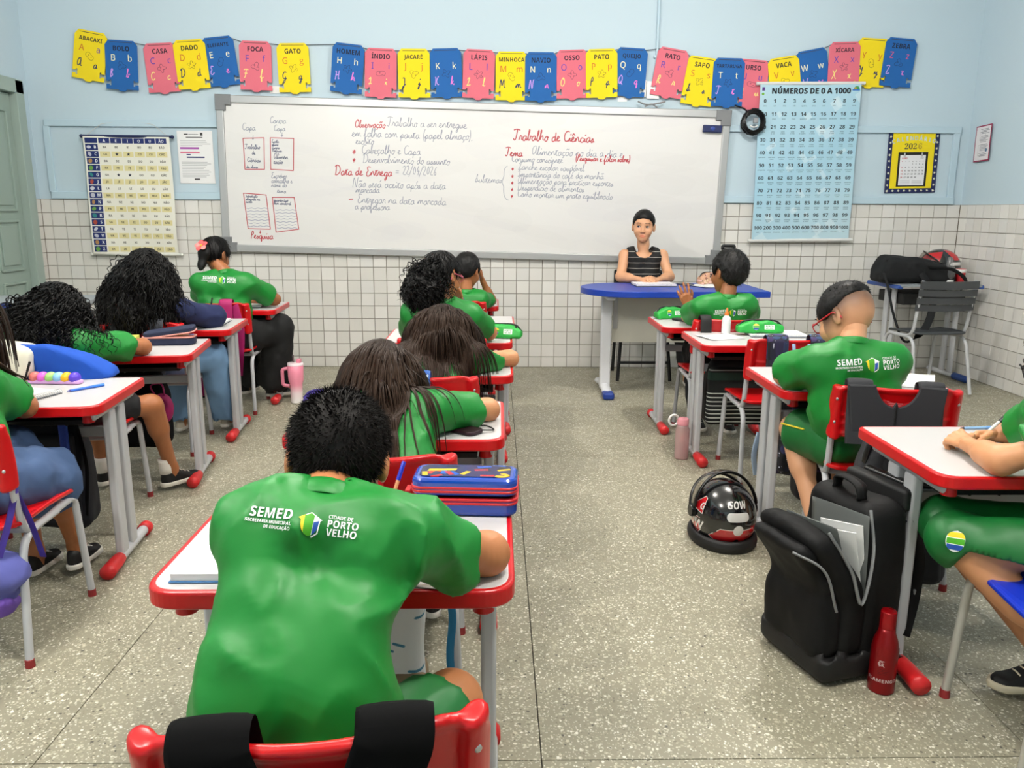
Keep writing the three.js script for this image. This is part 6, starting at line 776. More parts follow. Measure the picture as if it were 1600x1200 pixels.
const caseTex = canvas(512, 160, (c, w, h) => { c.fillStyle = '#1fa83e'; c.fillRect(0, 0, w, h); c.drawImage(emblemTex.image, 150, 28, 96, 96); c.fillStyle = '#fff'; c.fillRect(290, 50, 110, 56); ctr(c, 'PORTO', 345, 66, 'bold 26px sans-serif', '#1f8a3a'); ctr(c, 'VELHO', 345, 92, 'bold 26px sans-serif', '#1f8a3a'); });
const greenPrint = mat(0xf0f0f0, 0.5, { map: caseTex });
function softCase(label, pos, turn, w, h, d, m, o = {}) {
  const n = thing('pencil_case', label, 'pencil case', pos, turn, o.group), g = surface([-w / 2 - 0.02, -0.01, -d / 2 - 0.02], [w / 2 + 0.02, h + 0.03, d / 2 + 0.02], 0.004, (x, y, z) => { const k = 1 - 0.35 * sstep(0.3, 1, Math.abs(x) / (w / 2)); const t = clamp(y / h, 0, 1); return rbox(x, y - h / 2 * k, z, w / 2, h / 2 * k, d / 2 * (1 - (o.taper ?? 0.45) * t), Math.min(0.016, h * 0.4)) - 0.004 * (vn(x * 40 + pos[0] * 7, y * 50, z * 40) - 0.5); });
  planarUV(g, (x) => x / w + 0.5, (x, y) => y / h); part('body', g, m, n);
  part('zipper', sweep(curve([[-w / 2 * 0.97, h * 0.5, 0.002], [-w * 0.35, h * 0.93, 0], [0, h * 1.01, 0], [w * 0.35, h * 0.93, 0], [w / 2 * 0.97, h * 0.5, 0.002]], 20), [0.003, 0.005], 6), mat(o.zip || 0x17181a, 0.6), n);
  part('pull_tab', box(0.008, 0.02, 0.004, w * 0.36, h * 0.8, d * 0.2, 0.002), mat(o.tab || 0x2a2a2a, 0.5), n); return n;
}
{
  // front boy's desk
  notebook('white closed notebook at the left of the nearest desk', [-0.475, DT, -1.465], 0.0, 0.19, 0.34, 0.014, { top: mat(0xe9e9ea, 0.7, { map: canvas(128, 128, (c) => { c.fillStyle = '#f4f4f5'; c.fillRect(0, 0, 128, 128); c.strokeStyle = '#cfd3da'; for (let y = 20; y < 128; y += 22) { c.beginPath(); c.moveTo(0, y); c.lineTo(128, y); c.stroke(); } }) }), cover: 0x3a6a9a });
  const pc = thing('pencil_case', 'shiny blue and red two-storey pencil case with zips on the nearest desk', 'pencil case', [-0.065, DT, -1.655], -0.06);
  const bl = mat(0x0b3fa6, 0.16, { clearcoat: 0.6, clearcoatRoughness: 0.15 }), rd = mat(0xc01a22, 0.35);
  for (const [y, k] of [[0, 0], [0.044, 1]]) { part('storey', slab(0.225, 0.105, 0.04, 0.026, 0.01, 0, y, 0), bl, pc); for (const q of k ? [0.052, 0.06] : [0.026, 0.034]) part('zip_band', slab(0.229, 0.109, 0.006, 0.027, 0.0025, 0, y + (k ? q - 0.044 : q), 0), rd, pc); }
  part('lid_picture', topUV(slab(0.195, 0.08, 0.003, 0.02, 0.001, 0, 0.083, 0), 0.195, 0.08), mat(0xf0f0f0, 0.2, { map: canvas(256, 128, (c) => { c.fillStyle = '#16265a'; c.fillRect(0, 0, 256, 128); for (let i = 0; i < 26; i++) { c.fillStyle = ['#c0242c', '#1d58b8', '#101426', '#2a2f52', '#d8b020'][i % 5]; c.save(); c.translate(hash3(i, 1, 1) * 256, hash3(i, 2, 1) * 128); c.rotate(i); c.fillRect(-20, -8, 40, 16); c.restore(); } c.fillStyle = '#f0cc1e'; c.save(); c.translate(60, 60); c.transform(1, -0.1, -0.2, 1, 0, 0); c.fillRect(-40, -12, 80, 22); c.restore(); }) }), pc);
  part('pull_tab', box(0.012, 0.004, 0.035, -0.122, 0.05, 0.02, 0.002), rd, pc);
  pen('clear ballpoint with blue cap held upright by the bowed boy', [-0.225, 0.665, -1.52], [-0.19, 0.775, -1.585], 0xc98a5a, 0x1428b0);
  paperSheet('white lined paper under the bowed boy right forearm', [-0.13, DT, -1.38], -0.25, 0.19, 0.2);
  const er = thing('eraser', 'small white eraser under the fingers of the bowed boy', 'eraser', [-0.17, DT, -1.275], 0.4); part('body', box(0.045, 0.014, 0.022, 0, 0.007, 0, 0.004), M.white, er); part('sleeve', box(0.024, 0.0146, 0.0226, -0.008, 0.0073, 0, 0.003), mat(0xd9c4be, 0.6), er);
  // second girl
  softCase('purple pencil case with white spots at the far left of the long-haired girl desk', [-0.555, DT, -2.6], 0.05, 0.17, 0.05, 0.075, mat(0xffffff, 0.4, { map: canvas(128, 64, (c) => { c.fillStyle = '#3a1f96'; c.fillRect(0, 0, 128, 64); c.fillStyle = '#efe9ff'; for (const [x, y] of [[24, 30], [84, 22], [104, 40], [54, 46]]) { c.beginPath(); c.ellipse(x, y, 8, 5, 0.4, 0, 7); c.fill(); } }) }), { zip: 0x2a1570, tab: 0xf0f0f0, taper: 0.2 });
  const gc = thing('glasses_case', 'dark plum flat case lying by the long-haired girl elbow', 'case', [-0.13, DT, -2.3], 0.9); part('body', slab(0.065, 0.2, 0.012, 0.02, 0.004, 0, 0, 0), mat(0x2a0f1c, 0.35), gc); part('cord', sweep(curve([[0.02, 0.01, 0.1], [0.06, 0.004, 0.11], [0.08, 0.004, 0.06], [0.05, 0.004, 0.03]], 16), 0.0022, 6), M.black, gc);
  paperSheet('white paper on the desk of the long-haired girl', [-0.25, DT, -2.45], 0.2, 0.2, 0.27); paperSheet('white paper on the third desk of the middle row', [-0.16, DT, -3.38], 0.1, 0.2, 0.27);
  softCase('green school pencil case on the desk of the curly ponytail girl', [0.03, DT, -4.05], -0.2, 0.21, 0.07, 0.09, greenPrint, { group: undefined });
  paperSheet('white paper on the foremost middle desk', [-0.15, DT, -5.6], 0.2, 0.2, 0.25);
  // left row: rainbow desk
  const pop = thing('bubble_case', 'long pencil case of rainbow coloured bubbles on the left desk', 'pencil case', [-1.635, DT, -2.93], -0.06); [0xc86a62, 0xe86ad8, 0xa6dc78, 0x8cc4ee, 0xf2b81a, 0x5a3cc8].forEach((c, i) => part('bubble', ball(0.021, -0.075 + i * 0.03, 0.022, 0, 0.95, 1, 1.2), mat(c, 0.35), pop)); part('base', slab(0.2, 0.04, 0.014, 0.016, 0.004, 0, 0, 0), mat(0xd8a8e0, 0.45), pop); part('tag', sweep(curve([[-0.1, 0.01, 0.005], [-0.13, 0.008, 0.02], [-0.15, 0.006, 0.01]], 10), [0.007, 0.003], 6), mat(0xc99080, 0.5), pop);
  pen('bright blue ballpoint pen lying on the left desk', [-1.513, DT + 0.005, -2.775], [-1.435, DT + 0.005, -2.885], 0x2a6ad8, 0x2c74dd, { tip: 0x10208a, r: 0.0048 });
  notebook('white spiral notebook under the hand of the child at the left border', [-1.64, DT, -2.68], -0.32, 0.17, 0.23, 0.01, { spiral: 'x', cover: 0x4a4f58 });
  pen('black pencil held by the child at the left border', [-1.648, 0.655, -2.735], [-1.62, 0.76, -2.76], 0x141416, 0x1c1c1e, { name: 'pencil', r: 0.0035, cat: 'pencil' });
  const tote = thing('canvas_bag', 'cream canvas bag with a lilac ribbon on the left desk', 'bag', [-1.9, DT, -3.0], 0.1), tm = mat(0xd9d6c4, 0.85);
  part('body', surface([-0.2, -0.02, -0.14], [0.2, 0.2, 0.14], 0.008, (x, y, z) => rbox(x, y - 0.07, z - 0.02 * Math.sin(x * 12), 0.165, 0.072 - 0.12 * Math.max(0, x - 0.05), 0.095, 0.03) - 0.022 * (vn(x * 14, y * 16, z * 14 + 3) - 0.5) - 0.008 * (vn(x * 34, y * 30, z * 34) - 0.5)), tm, tote); part('ribbon', sweep(curve([[0.02, 0.148, 0.03], [0.06, 0.14, 0.055], [0.09, 0.1, 0.088], [0.1, 0.05, 0.094]], 16), [0.009, 0.003], 6, V(1, 0, 0)), mat(0x8f9ad8, 0.6), tote);
  const sw = thing('blue_sweater', 'royal blue folded sweater draped beside the cream bag on the left desk', 'sweater', [-1.69, DT, -3.06], 0.1);
  part('fabric', surface([-0.15, -0.02, -0.13], [0.25, 0.18, 0.13], 0.008, (x, y, z) => { const t = clamp((x + 0.12) / 0.33, 0, 1), h = lerp(0.125, 0.012, t * t); return smax(y - h - 0.012 * Math.sin(z * 30 + x * 10), Math.max(rbox(x - 0.045, 0, z - 0.0, 0.165, 1, 0.085 - 0.03 * t, 0.03), -y + 0.002), 0.02) - 0.012 * vn(x * 16, y * 14, z * 16); }), mat(0x0b4aae, 0.85), sw);
  // curly girl desk and behind
  const p3 = thing('pencil_case', 'navy pencil case with coral zip edges, open, on the second left desk', 'pencil case', [-1.565, DT, -3.82], 0.12), nv = mat(0x1b2440, 0.75), cor = mat(0xe09a8e, 0.6);
  part('base', slab(0.235, 0.1, 0.035, 0.035, 0.008, 0, 0, 0), nv, p3); part('zip_edge', slab(0.241, 0.106, 0.007, 0.036, 0.003, 0, 0.034, 0), cor, p3); { const lid = part('lid', tr(slab(0.235, 0.1, 0.022, 0.035, 0.006, 0, 0, 0), 0.004, 0.052, 0, 0.06, 0, 0.13), nv, p3); part('zip_edge', tr(slab(0.241, 0.106, 0.006, 0.036, 0.002, 0, -0.004, 0), 0.004, 0.052, 0, 0.06, 0, 0.13), cor, lid); } for (const [x, c] of [[0.05, 0xd8d2b8], [0.07, 0x7a8ac0], [0.02, 0xc8b070]]) part('pencil', sweep([V(x - 0.1, 0.045, 0.02), V(x + 0.05, 0.05, 0.035)], 0.0035, 6), mat(c, 0.5), p3);
  notebook('pale yellow covered books by the curly girl desk edge', [-1.83, DT, -3.84], 0.2, 0.17, 0.22, 0.02, { top: mat(0xd9d060, 0.6), cover: 0xe0dccc });
  notebook('white notebook by the sleeve of the girl in navy', [-1.59, DT, -4.52], 0.1, 0.13, 0.24, 0.012, {}); pen('black pencil pointing up by the navy sleeve', [-1.62, 0.66, -4.5], [-1.6, 0.79, -4.53], 0x141416, 0x141416, { name: 'pencil', cat: 'pencil', r: 0.0035 });
  notebook('white notebook under the arm of the girl wearing a flower', [-1.66, DT, -5.4], 0.1, 0.2, 0.27, 0.01, {});
  // right row
  softCase('green school pencil case at the left of the foremost right desk', [1.06, DT, -4.82], 0.25, 0.2, 0.07, 0.09, greenPrint, {});
  const r1 = thing('ruler_book', 'black and white book with a page sheet by the raised hand', 'book', [1.15, DT, -4.68], 0.5); part('cover', slab(0.05, 0.21, 0.012, 0.006, 0.003, -0.03, 0, 0), mat(0x232427, 0.5), r1); part('page_block', slab(0.12, 0.2, 0.006, 0.004, 0.001, 0.05, 0, 0), M.white, r1);
  const gl = thing('glue_bottle', 'white glue bottle with an orange nozzle on the second right desk', 'bottle', [1.225, DT, -4.2]); part('body', lathe([[0, 0], [0.0225, 0], [0.0235, 0.006], [0.0235, 0.075], [0.02, 0.088], [0.012, 0.096], [0.011, 0.1], [0, 0.1]]), mat(0xe4e4e6, 0.35), gl); part('nozzle', lathe([[0.0115, 0.097], [0.0115, 0.112], [0.007, 0.118], [0.0045, 0.138], [0, 0.14]]), mat(0xd8722a, 0.4), gl);
  softCase('green school pencil case lying on the open notebook of the second right desk', [1.395, DT + 0.012, -4.17], -0.04, 0.245, 0.065, 0.085, greenPrint, {});
  notebook('open white notebook with spiral beneath the green case on the second right desk', [1.48, DT, -4.17], -0.05, 0.3, 0.2, 0.008, { spiral: 'z', cover: 0x6a7078 }); paperSheet('white printed paper at the left of the second right desk', [1.16, DT, -4.08], 0.3, 0.2, 0.16);
  paperSheet('white paper jutting right beside the boy with the shaved neck', [1.6, DT, -3.02], -0.5, 0.2, 0.29); paperSheet('white paper under the arms of the boy with the shaved neck', [1.3, DT, -3.1], 0.1, 0.2, 0.26);
  notebook('white spiral notebook under the hands of the child at the right border', [1.45, DT, -2.06], 0.62, 0.24, 0.17, 0.01, { spiral: 'z', cover: 0x2f3338 });
  pen('black and white pen in the hand of the child at the right border', [1.33, 0.658, -2.11], [1.43, 0.745, -2.125], 0xd8d8d8, 0x2a2c30, { r: 0.0045 });
  pen('pale blue pencil lying at the far edge of the near right desk', [1.4, DT + 0.004, -2.3], [1.52, DT + 0.004, -2.31], 0x8fb8e0, 0x6f9fd8, { name: 'pencil', cat: 'pencil' });
  // teacher's table
  const TT = 0.762; notebook('spiral notebook with checked cover in front of the teacher', [1.13, TT, -5.74], 0.05, 0.29, 0.2, 0.014, { spiral: 'z', top: mat(0xffffff, 0.7, { map: canvas(128, 96, (c) => { c.fillStyle = '#f4f0f2'; c.fillRect(0, 0, 128, 96); c.fillStyle = '#b9a8bc'; for (let i = 0; i < 16; i++) for (let j = 0; j < 12; j++) if ((i + j) % 2) c.fillRect(i * 8, j * 8, 5, 5); }) }) });
  const ph = thing('phone', 'grey phone lying beside the teacher notebook', 'phone', [1.37, TT, -5.8], 0.3); part('case', slab(0.075, 0.15, 0.009, 0.012, 0.003, 0, 0, 0), mat(0x5a5d66, 0.3), ph); part('screen', slab(0.068, 0.142, 0.001, 0.01, 0.0003, 0, 0.0085, 0), mat(0x16181c, 0.1), ph);
  paperSheet('white papers between the phone and the pencil case on the teacher table', [1.5, TT, -5.72], 0.4, 0.2, 0.26);
  softCase('pink flowered pencil case near the end of the teacher table', [1.56, TT, -5.86], 0.3, 0.17, 0.085, 0.09, mat(0xffffff, 0.6, { map: canvas(128, 64, (c) => { c.fillStyle = '#c79a7c'; c.fillRect(0, 0, 128, 64); for (let i = 0; i < 40; i++) { c.fillStyle = ['#e8b8b0', '#8a5a4a', '#d8c09a', '#3a2c2a'][i % 4]; c.beginPath(); c.arc(hash3(i, 1, 4) * 128, hash3(i, 2, 4) * 64, 3 + 5 * hash3(i, 3, 4), 0, 7); c.fill(); } }) }), { zip: 0x2a2422 });
  const tu = thing('tumbler', 'tall black tumbler with a silver band behind the foremost right boy', 'tumbler', [1.7, TT, -5.9]); part('body', lathe([[0, 0], [0.033, 0], [0.036, 0.01], [0.044, 0.16], [0.046, 0.2], [0, 0.2]]), M.black, tu); part('band', lathe([[0.0455, 0.2], [0.047, 0.205], [0.047, 0.222], [0.0455, 0.226], [0, 0.226]]), M.alu, tu); part('lid', lathe([[0.046, 0.226], [0.048, 0.23], [0.048, 0.25], [0.03, 0.258], [0, 0.258]]), M.black, tu); part('grip', pipe([[-0.042, 0.25, 0], [-0.044, 0.275, 0], [0.044, 0.275, 0], [0.042, 0.25, 0]], [0.006, 0.012], 0.01, 8), M.black, tu);
}
// ---------------------------------------------------------------- bottles and helmets on the floor
{
  const pt = thing('tumbler', 'pink and white tumbler with handle and straw on the floor at left', 'tumbler', [-1.345, 0, -5.28]); const pk = mat(0xffffff, 0.35, { map: canvas(16, 128, (c) => { const g = c.createLinearGradient(0, 0, 0, 128); g.addColorStop(0, '#e88aa2'); g.addColorStop(0.5, '#ea93a8'); g.addColorStop(0.72, '#f2dfe2'); g.addColorStop(1, '#f4f2f0'); c.fillStyle = g; c.fillRect(0, 0, 16, 128); }) });
  part('body', planarUV(lathe([[0, 0], [0.036, 0], [0.039, 0.01], [0.041, 0.13], [0.05, 0.16], [0.053, 0.26], [0, 0.262]]), () => 0.5, (x, y) => y / 0.262), pk, pt); part('handle', pipe([[-0.05, 0.24, 0.01], [-0.085, 0.235, 0.015], [-0.085, 0.125, 0.015], [-0.043, 0.12, 0.01]], [0.008, 0.012], 0.03, 10), mat(0xe88aa2, 0.35), pt); part('lid', lathe([[0.053, 0.26], [0.054, 0.264], [0.05, 0.278], [0, 0.28]]), mat(0xe9d8dc, 0.2), pt); part('straw', sweep([V(-0.01, 0.27, 0), V(-0.012, 0.33, 0)], 0.005, 8), mat(0x6a5a5e, 0.3), pt); part('flap', box(0.03, 0.03, 0.04, 0.025, 0.29, 0, 0.008), mat(0xe88aa2, 0.35), pt);
  const cb = thing('water_bottle', 'translucent pale pink water bottle with a white carry loop by the second right desk', 'bottle', [0.985, 0, -4.05]);
  part('body', lathe([[0, 0], [0.034, 0], [0.037, 0.008], [0.037, 0.16], [0.03, 0.175], [0.029, 0.19], [0, 0.19]]), mat(0xe6c4c4, 0.25, { transmission: 0.55, thickness: 0 }), cb); part('water', lathe([[0, 0.008], [0.032, 0.008], [0.032, 0.06], [0, 0.062]]), mat(0xd8a8b0, 0.15, { transmission: 0.7, thickness: 0 }), cb); part('cap', lathe([[0.031, 0.186], [0.031, 0.214], [0.024, 0.222], [0, 0.224]]), mat(0xe89aa4, 0.35), cb); part('carry_loop', new THREE.TorusGeometry(0.028, 0.006, 8, 20).rotateY(0.3).translate(-0.05, 0.21, 0.0), M.white, cb);
  const rb = thing('steel_bottle', 'dark red metal bottle with white lettering on the floor by the near right desk', 'bottle', [1.062, 0, -1.955]);
  const rTex = canvas(512, 512, (c, w, h) => { c.fillStyle = '#93060f'; c.fillRect(0, 0, w, h); c.fillStyle = '#eadcdc'; c.strokeStyle = '#eadcdc'; ctr(c, 'FLAMENGO', 128, 398, 'bold 36px sans-serif', '#f2e8e8'); c.lineWidth = 5; c.beginPath(); c.arc(112, 262, 15, 0.6, 5.6); c.stroke(); c.beginPath(); c.moveTo(104, 285); c.lineTo(104, 240); c.lineTo(132, 240); c.moveTo(104, 262); c.lineTo(130, 262); c.moveTo(118, 262); c.lineTo(134, 286); c.stroke(); c.fillStyle = '#6a0a10'; for (let i = 0; i < 4; i++) c.fillRect(96, 306 + i * 12, 74 - i * 8, 4); });
  part('body', ((g) => { const u = g.attributes.uv, q = g.attributes.position; for (let i = 0; i < u.count; i++) u.setY(i, q.getY(i) / 0.19); return g.rotateY(4.25); })(lathe([[0, 0], [0.032, 0], [0.035, 0.004], [0.035, 0.125], [0.031, 0.15], [0.022, 0.175], [0.02, 0.19], [0, 0.19]], 40)), mat(0xe0e0e0, 0.28, { map: rTex, metalness: 0.35 }), rb); part('cap', lathe([[0.021, 0.186], [0.0215, 0.188], [0.021, 0.232], [0.018, 0.236], [0, 0.236]]), mat(0x93060f, 0.25, { metalness: 0.35 }), rb);
  const pb = thing('purple_bottle', 'translucent purple bottle under the near right desk', 'bottle', [1.425, 0.0, -2.62]); part('body', lathe([[0, 0], [0.036, 0], [0.038, 0.01], [0.038, 0.15], [0.03, 0.18], [0.027, 0.19], [0, 0.19]]), mat(0x6a5ac0, 0.2, { transmission: 0.5, thickness: 0 }), pb); part('cap', lathe([[0.029, 0.188], [0.029, 0.22], [0.02, 0.226], [0, 0.226]]), mat(0x1c1830, 0.4), pb);
}
const helmetTex = (k) => canvas(1024, 512, (c, w, h) => {
  c.fillStyle = '#101113'; c.fillRect(0, 0, w, h); const poly = (p, f, s) => { c.beginPath(); p.forEach(([x, y], i) => i ? c.lineTo(x, y) : c.moveTo(x, y)); c.closePath(); if (f) { c.fillStyle = f; c.fill(); } if (s) { c.strokeStyle = s; c.lineWidth = 4; c.stroke(); } };
  const R = '#c3141e', W = '#e8e6e2', ox = 512;                              // the middle of the picture is the back of the helmet
  c.translate(0, k ? 0 : -46); if (k) { poly([[300, 60], [720, 60], [640, 190], [380, 190]], R); poly([[350, 210], [680, 210], [700, 240], [330, 240]], W); poly([[60, 120], [280, 90], [240, 240], [80, 250]], R); poly([[964, 120], [744, 90], [784, 240], [944, 250]], R); return; }
  poly([[ox - 150, 370], [ox - 90, 322], [ox + 90, 322], [ox + 150, 370], [ox + 120, 395], [ox - 120, 395]], R, W); c.beginPath(); c.arc(ox, 325, 27, 0, 7); c.fillStyle = W; c.fill(); c.beginPath(); c.arc(ox, 392, 16, 3.14, 0); c.fillStyle = '#101113'; c.fill();
  c.fillStyle = W; c.beginPath(); c.roundRect(ox - 62, 240, 124, 42, 20); c.fill(); c.save(); c.transform(1, 0, -0.25, 1, 50, 0); ctr(c, 'GOW', ox, 205, 'bold 50px sans-serif', W); c.restore();
  for (const s of [-1, 1]) { const X = ox + s * 262; poly([[X - 70, 290], [X + 60, 300], [X + 62, 360], [X + 30, 388], [X - 62, 352]], R, W); poly([[X - 20, 260], [X + 60, 190], [X + 76, 200], [X + 70, 275]], R, W); c.save(); c.translate(X, 330); c.transform(1, 0.08, -0.25, 1, 0, 0); c.lineWidth = 8; c.strokeStyle = '#101113'; c.font = 'bold 66px sans-serif'; c.strokeText('GOW', 0, 0); ctr(c, 'GOW', 0, 0, 'bold 66px sans-serif', W); ctr(c, 'G', 40, -92, 'bold 46px sans-serif', W); c.restore(); }
});
function helmet(label, pos, turn, k, visorUp) {
  const t = thing('helmet', label, 'helmet', pos, turn), rx = 0.122, ry = 0.135, rz = 0.152, cy = 0.115, sm = mat(0xf0f0f0, 0.16, { map: helmetTex(k), clearcoat: 1, clearcoatRoughness: 0.05 });
  // local front is -z; a sphere cut at the neck and at the face opening
  const g0 = new THREE.SphereGeometry(1, 72, 48), p = g0.attributes.position, ix = [], old = g0.index; const keep = (i) => { const x = p.getX(i), y = p.getY(i), z = p.getZ(i); if (y < -0.78) return false; return !(z < -0.25 && Math.abs(x) < 0.8 && y > -0.36 && y < 0.4); };
  for (let i = 0; i < old.count; i += 3) { const a = [0, 1, 2].map((q) => old.getX(i + q)); if (a.every(keep)) ix.push(...a); } const uvA = g0.attributes.uv; for (let i = 0; i < p.count; i++) { const a = Math.atan2(p.getX(i), p.getZ(i)); uvA.setX(i, 0.5 + a / 6.2832); }
  const fixed = []; for (let i = 0; i < ix.length; i += 3) { const u = [0, 1, 2].map((q) => uvA.getX(ix[i + q])); if (Math.max(...u) - Math.min(...u) < 0.5) fixed.push(ix[i], ix[i + 1], ix[i + 2]); else fixed.push(ix[i], ix[i + 1], ix[i + 2]); } g0.setIndex(fixed);
  const shape = (g) => { const q = g.attributes.position; for (let i = 0; i < q.count; i++) { const y = q.getY(i), z = q.getZ(i), f = z < 0 ? 1 + 0.12 * sstep(0, -0.8, y) : 1; const wide = y < 0 ? 1 - 0.06 * y * y : 1; q.setXYZ(i, q.getX(i) * rx * wide / (0.6 + 0.4 * Math.sqrt(Math.max(0.3, 1 - Math.max(0, -y) * 0.5))), y * ry + cy, z * rz * f); } g.computeVertexNormals(); return g; };
  part('shell', shape(g0.clone()), sm, t); const li = g0.clone(); { const q = li.attributes.position; for (let i = 0; i < q.count; i++) q.setXYZ(i, q.getX(i) * 0.93, q.getY(i) * 0.95, q.getZ(i) * 0.94); } part('lining', shape(li), mat(k ? 0x1a1a1c : 0xa81420, 0.8), t);
  const rim = []; for (let i = 0; i <= 48; i++) { const a = i / 48 * 6.2832; rim.push(V(Math.cos(a) * rx * 0.96, 0.024, Math.sin(a) * rz * 0.95 - (Math.sin(a) < 0 ? 0.006 : 0))); } part('neck_rim', sweep(rim, [0.014, 0.026], 10, (u) => V(Math.cos(u * 6.2832), 0, Math.sin(u * 6.2832))), mat(0x0d0d0e, 0.6), t);
  // visor: a band of the sphere tilted up, with its frame
  const up = visorUp, row = (e, a) => { const q = V(Math.sin(a) * Math.cos(e) * (rx + 0.008), Math.sin(e) * (ry + 0.01), -Math.cos(a) * Math.cos(e) * (rz + 0.01)); const c = Math.cos(up), s = Math.sin(up); return V(q.x, q.y * c - q.z * s + cy + 0.01, q.y * s + q.z * c); };
  const E0 = -0.32, E1 = 0.5, AZ = 1.42, pos2 = [], id2 = []; for (let i = 0; i <= 20; i++) for (let j = 0; j <= 8; j++) { const a = lerp(-AZ, AZ, i / 20), q = row(lerp(E0, E1, j / 8) * (0.35 + 0.65 * Math.cos(a)), a); pos2.push(q.x, q.y, q.z); if (i < 20 && j < 8) { const b = i * 9 + j; id2.push(b, b + 1, b + 9, b + 9, b + 1, b + 10); } }
  const vg = new THREE.BufferGeometry(); vg.setAttribute('position', new THREE.Float32BufferAttribute(pos2, 3)); vg.setIndex(id2); vg.computeVertexNormals(); const vis = part('visor_frame', (() => { const e = []; for (let i = 0; i <= 30; i++) { const a = lerp(-AZ, AZ, i / 30); e.push(row(E0 * (0.35 + 0.65 * Math.cos(a)), a)); } for (let i = 30; i >= 0; i--) { const a = lerp(-AZ, AZ, i / 30); e.push(row(E1 * (0.35 + 0.65 * Math.cos(a)), a)); } e.push(e[0].clone()); return sweep(e, [0.0095, 0.006], 8); })(), M.blackShine, t);
  part('pane', vg, mat(0xd8d4d0, 0.05, { transmission: 1, thickness: 0 }), vis); for (const s of [-1, 1]) part('pivot', cyl(0.024, 0.026, 0.016, 0, 0, 0, 20).rotateZ(Math.PI / 2).translate(s * (rx + 0.006), cy + 0.012, -0.01), M.blackShine, t);
  return t;
}
helmet('black and red motorcycle helmet with raised clear visor on the floor', [0.905, 0, -2.98], 0.12, 0, 1.12);
helmet('black helmet with red top lying on the corner desk', [3.5, 0.757, -6.3], 1.1, 1, 0.25);
// ---------------------------------------------------------------- bags
const bagTexture = (base, fn) => canvas(256, 256, (c) => { c.fillStyle = base; c.fillRect(0, 0, 256, 256); fn(c); });
const galaxyM = mat(0xffffff, 0.65, { map: bagTexture('#15151f', (c) => { for (let i = 0; i < 60; i++) { c.fillStyle = `rgba(${[[70, 70, 140], [90, 60, 130], [60, 110, 160], [40, 40, 70]][i % 4].join(',')},0.55)`; c.beginPath(); c.arc(hash3(i, 1, 9) * 256, hash3(i, 2, 9) * 256, 6 + 22 * hash3(i, 3, 9), 0, 7); c.fill(); } c.fillStyle = '#dfe3f2'; for (let i = 0; i < 70; i++) { c.beginPath(); c.arc(hash3(i, 4, 9) * 256, hash3(i, 5, 9) * 256, 0.7 + 2 * hash3(i, 6, 9), 0, 7); c.fill(); } }) });
const uvXY = (g, s = 3) => planarUV(g, (x, y, z) => x * s + z, (x, y) => y * s);
// a rucksack hung on a chair, built in the chair's frame: its back lies against the backrest
function hungBag(name, label, ch, o) {
  const t = thing(name, label, o.cat || 'backpack', [ch[0], 0, ch[1]], ch[2] || 0), w = o.w || 0.3, h = o.h || 0.42, d = o.d || 0.15, y0 = o.y0 ?? 0.14, zc = 0.275 + d / 2, m = o.m, sd = o.seed || 1;
  const body = surface([-w / 2 - 0.03, y0 - 0.03, 0.24], [w / 2 + 0.03, y0 + h + 0.03, 0.3 + d + 0.06], 0.009, (x, y, z) => { const v = (y - y0) / h; return rbox(x, y - y0 - h / 2, z - zc, w / 2 * (1 - 0.22 * sstep(0.6, 1.05, v)), h / 2, d / 2 * (1 - 0.4 * sstep(0.55, 1.05, v)), 0.05) - 0.022 * (vn(x * 9 + sd, y * 8, z * 9) - 0.5) - 0.007 * (vn(x * 28 + sd, y * 20, z * 28) - 0.5); });
  const b = part('body', uvXY(body), m, t);
  if (o.pocket !== false) { const pg = surface([-w / 2, y0, 0.25], [w / 2, y0 + h, 0.36 + d + 0.05], 0.008, (x, y, z) => rbox(x, y - y0 - h * 0.32, z - zc - d / 2 - 0.012, w * 0.39, h * 0.25, 0.03, 0.024) - 0.008 * (vn(x * 20 + sd, y * 16, z * 20) - 0.5)); const pk = part('front_pocket', uvXY(pg), o.pm || m, t); part('zipper', sweep(curve([[-w * 0.33, y0 + h * 0.42, zc + d / 2 + 0.034], [-w * 0.2, y0 + h * 0.52, zc + d / 2 + 0.038], [w * 0.2, y0 + h * 0.52, zc + d / 2 + 0.038], [w * 0.33, y0 + h * 0.42, zc + d / 2 + 0.034]], 16), 0.004, 6), o.zm || M.black, pk); }
  part('zipper', sweep(curve([[-w * 0.46, y0 + h * 0.55, zc + d * 0.2], [-w * 0.38, y0 + h * 0.9, zc + d * 0.12], [0, y0 + h * 1.0, zc + d * 0.1], [w * 0.38, y0 + h * 0.9, zc + d * 0.12], [w * 0.46, y0 + h * 0.55, zc + d * 0.2]], 20), 0.0045, 6), o.zm || M.black, b);
  for (const sx of o.straps || [-0.08, 0.08]) { const x0 = Array.isArray(sx) ? sx[0] : sx, x1 = Array.isArray(sx) ? sx[1] : sx, sg = 0.03 * (x0 / 0.2) ** 2; part('strap', sweep(bends([[x1, y0 + h * 0.85, 0.285], [lerp(x0, x1, 0.5), 0.62, 0.262], [x0, 0.715, 0.266 - sg], [x0, 0.737, 0.245 - sg], [x0, 0.73, 0.214 - sg], [lerp(x0, x1, 0.2), 0.6, 0.19 - sg]], 0.02, 5), [o.sw || 0.03, 0.0045], 10, V(1, 0, 0)), o.sm || m, t); }
  if (o.handle) part('handle', sweep(curve([[-0.05, y0 + h * 0.96, zc], [-0.04, y0 + h + 0.04, zc], [0.04, y0 + h + 0.04, zc], [0.05, y0 + h * 0.96, zc]], 16), 0.009, 8), o.hm || M.black, t);
  if (o.more) o.more(t, { w, h, d, y0, zc }); return t;
}
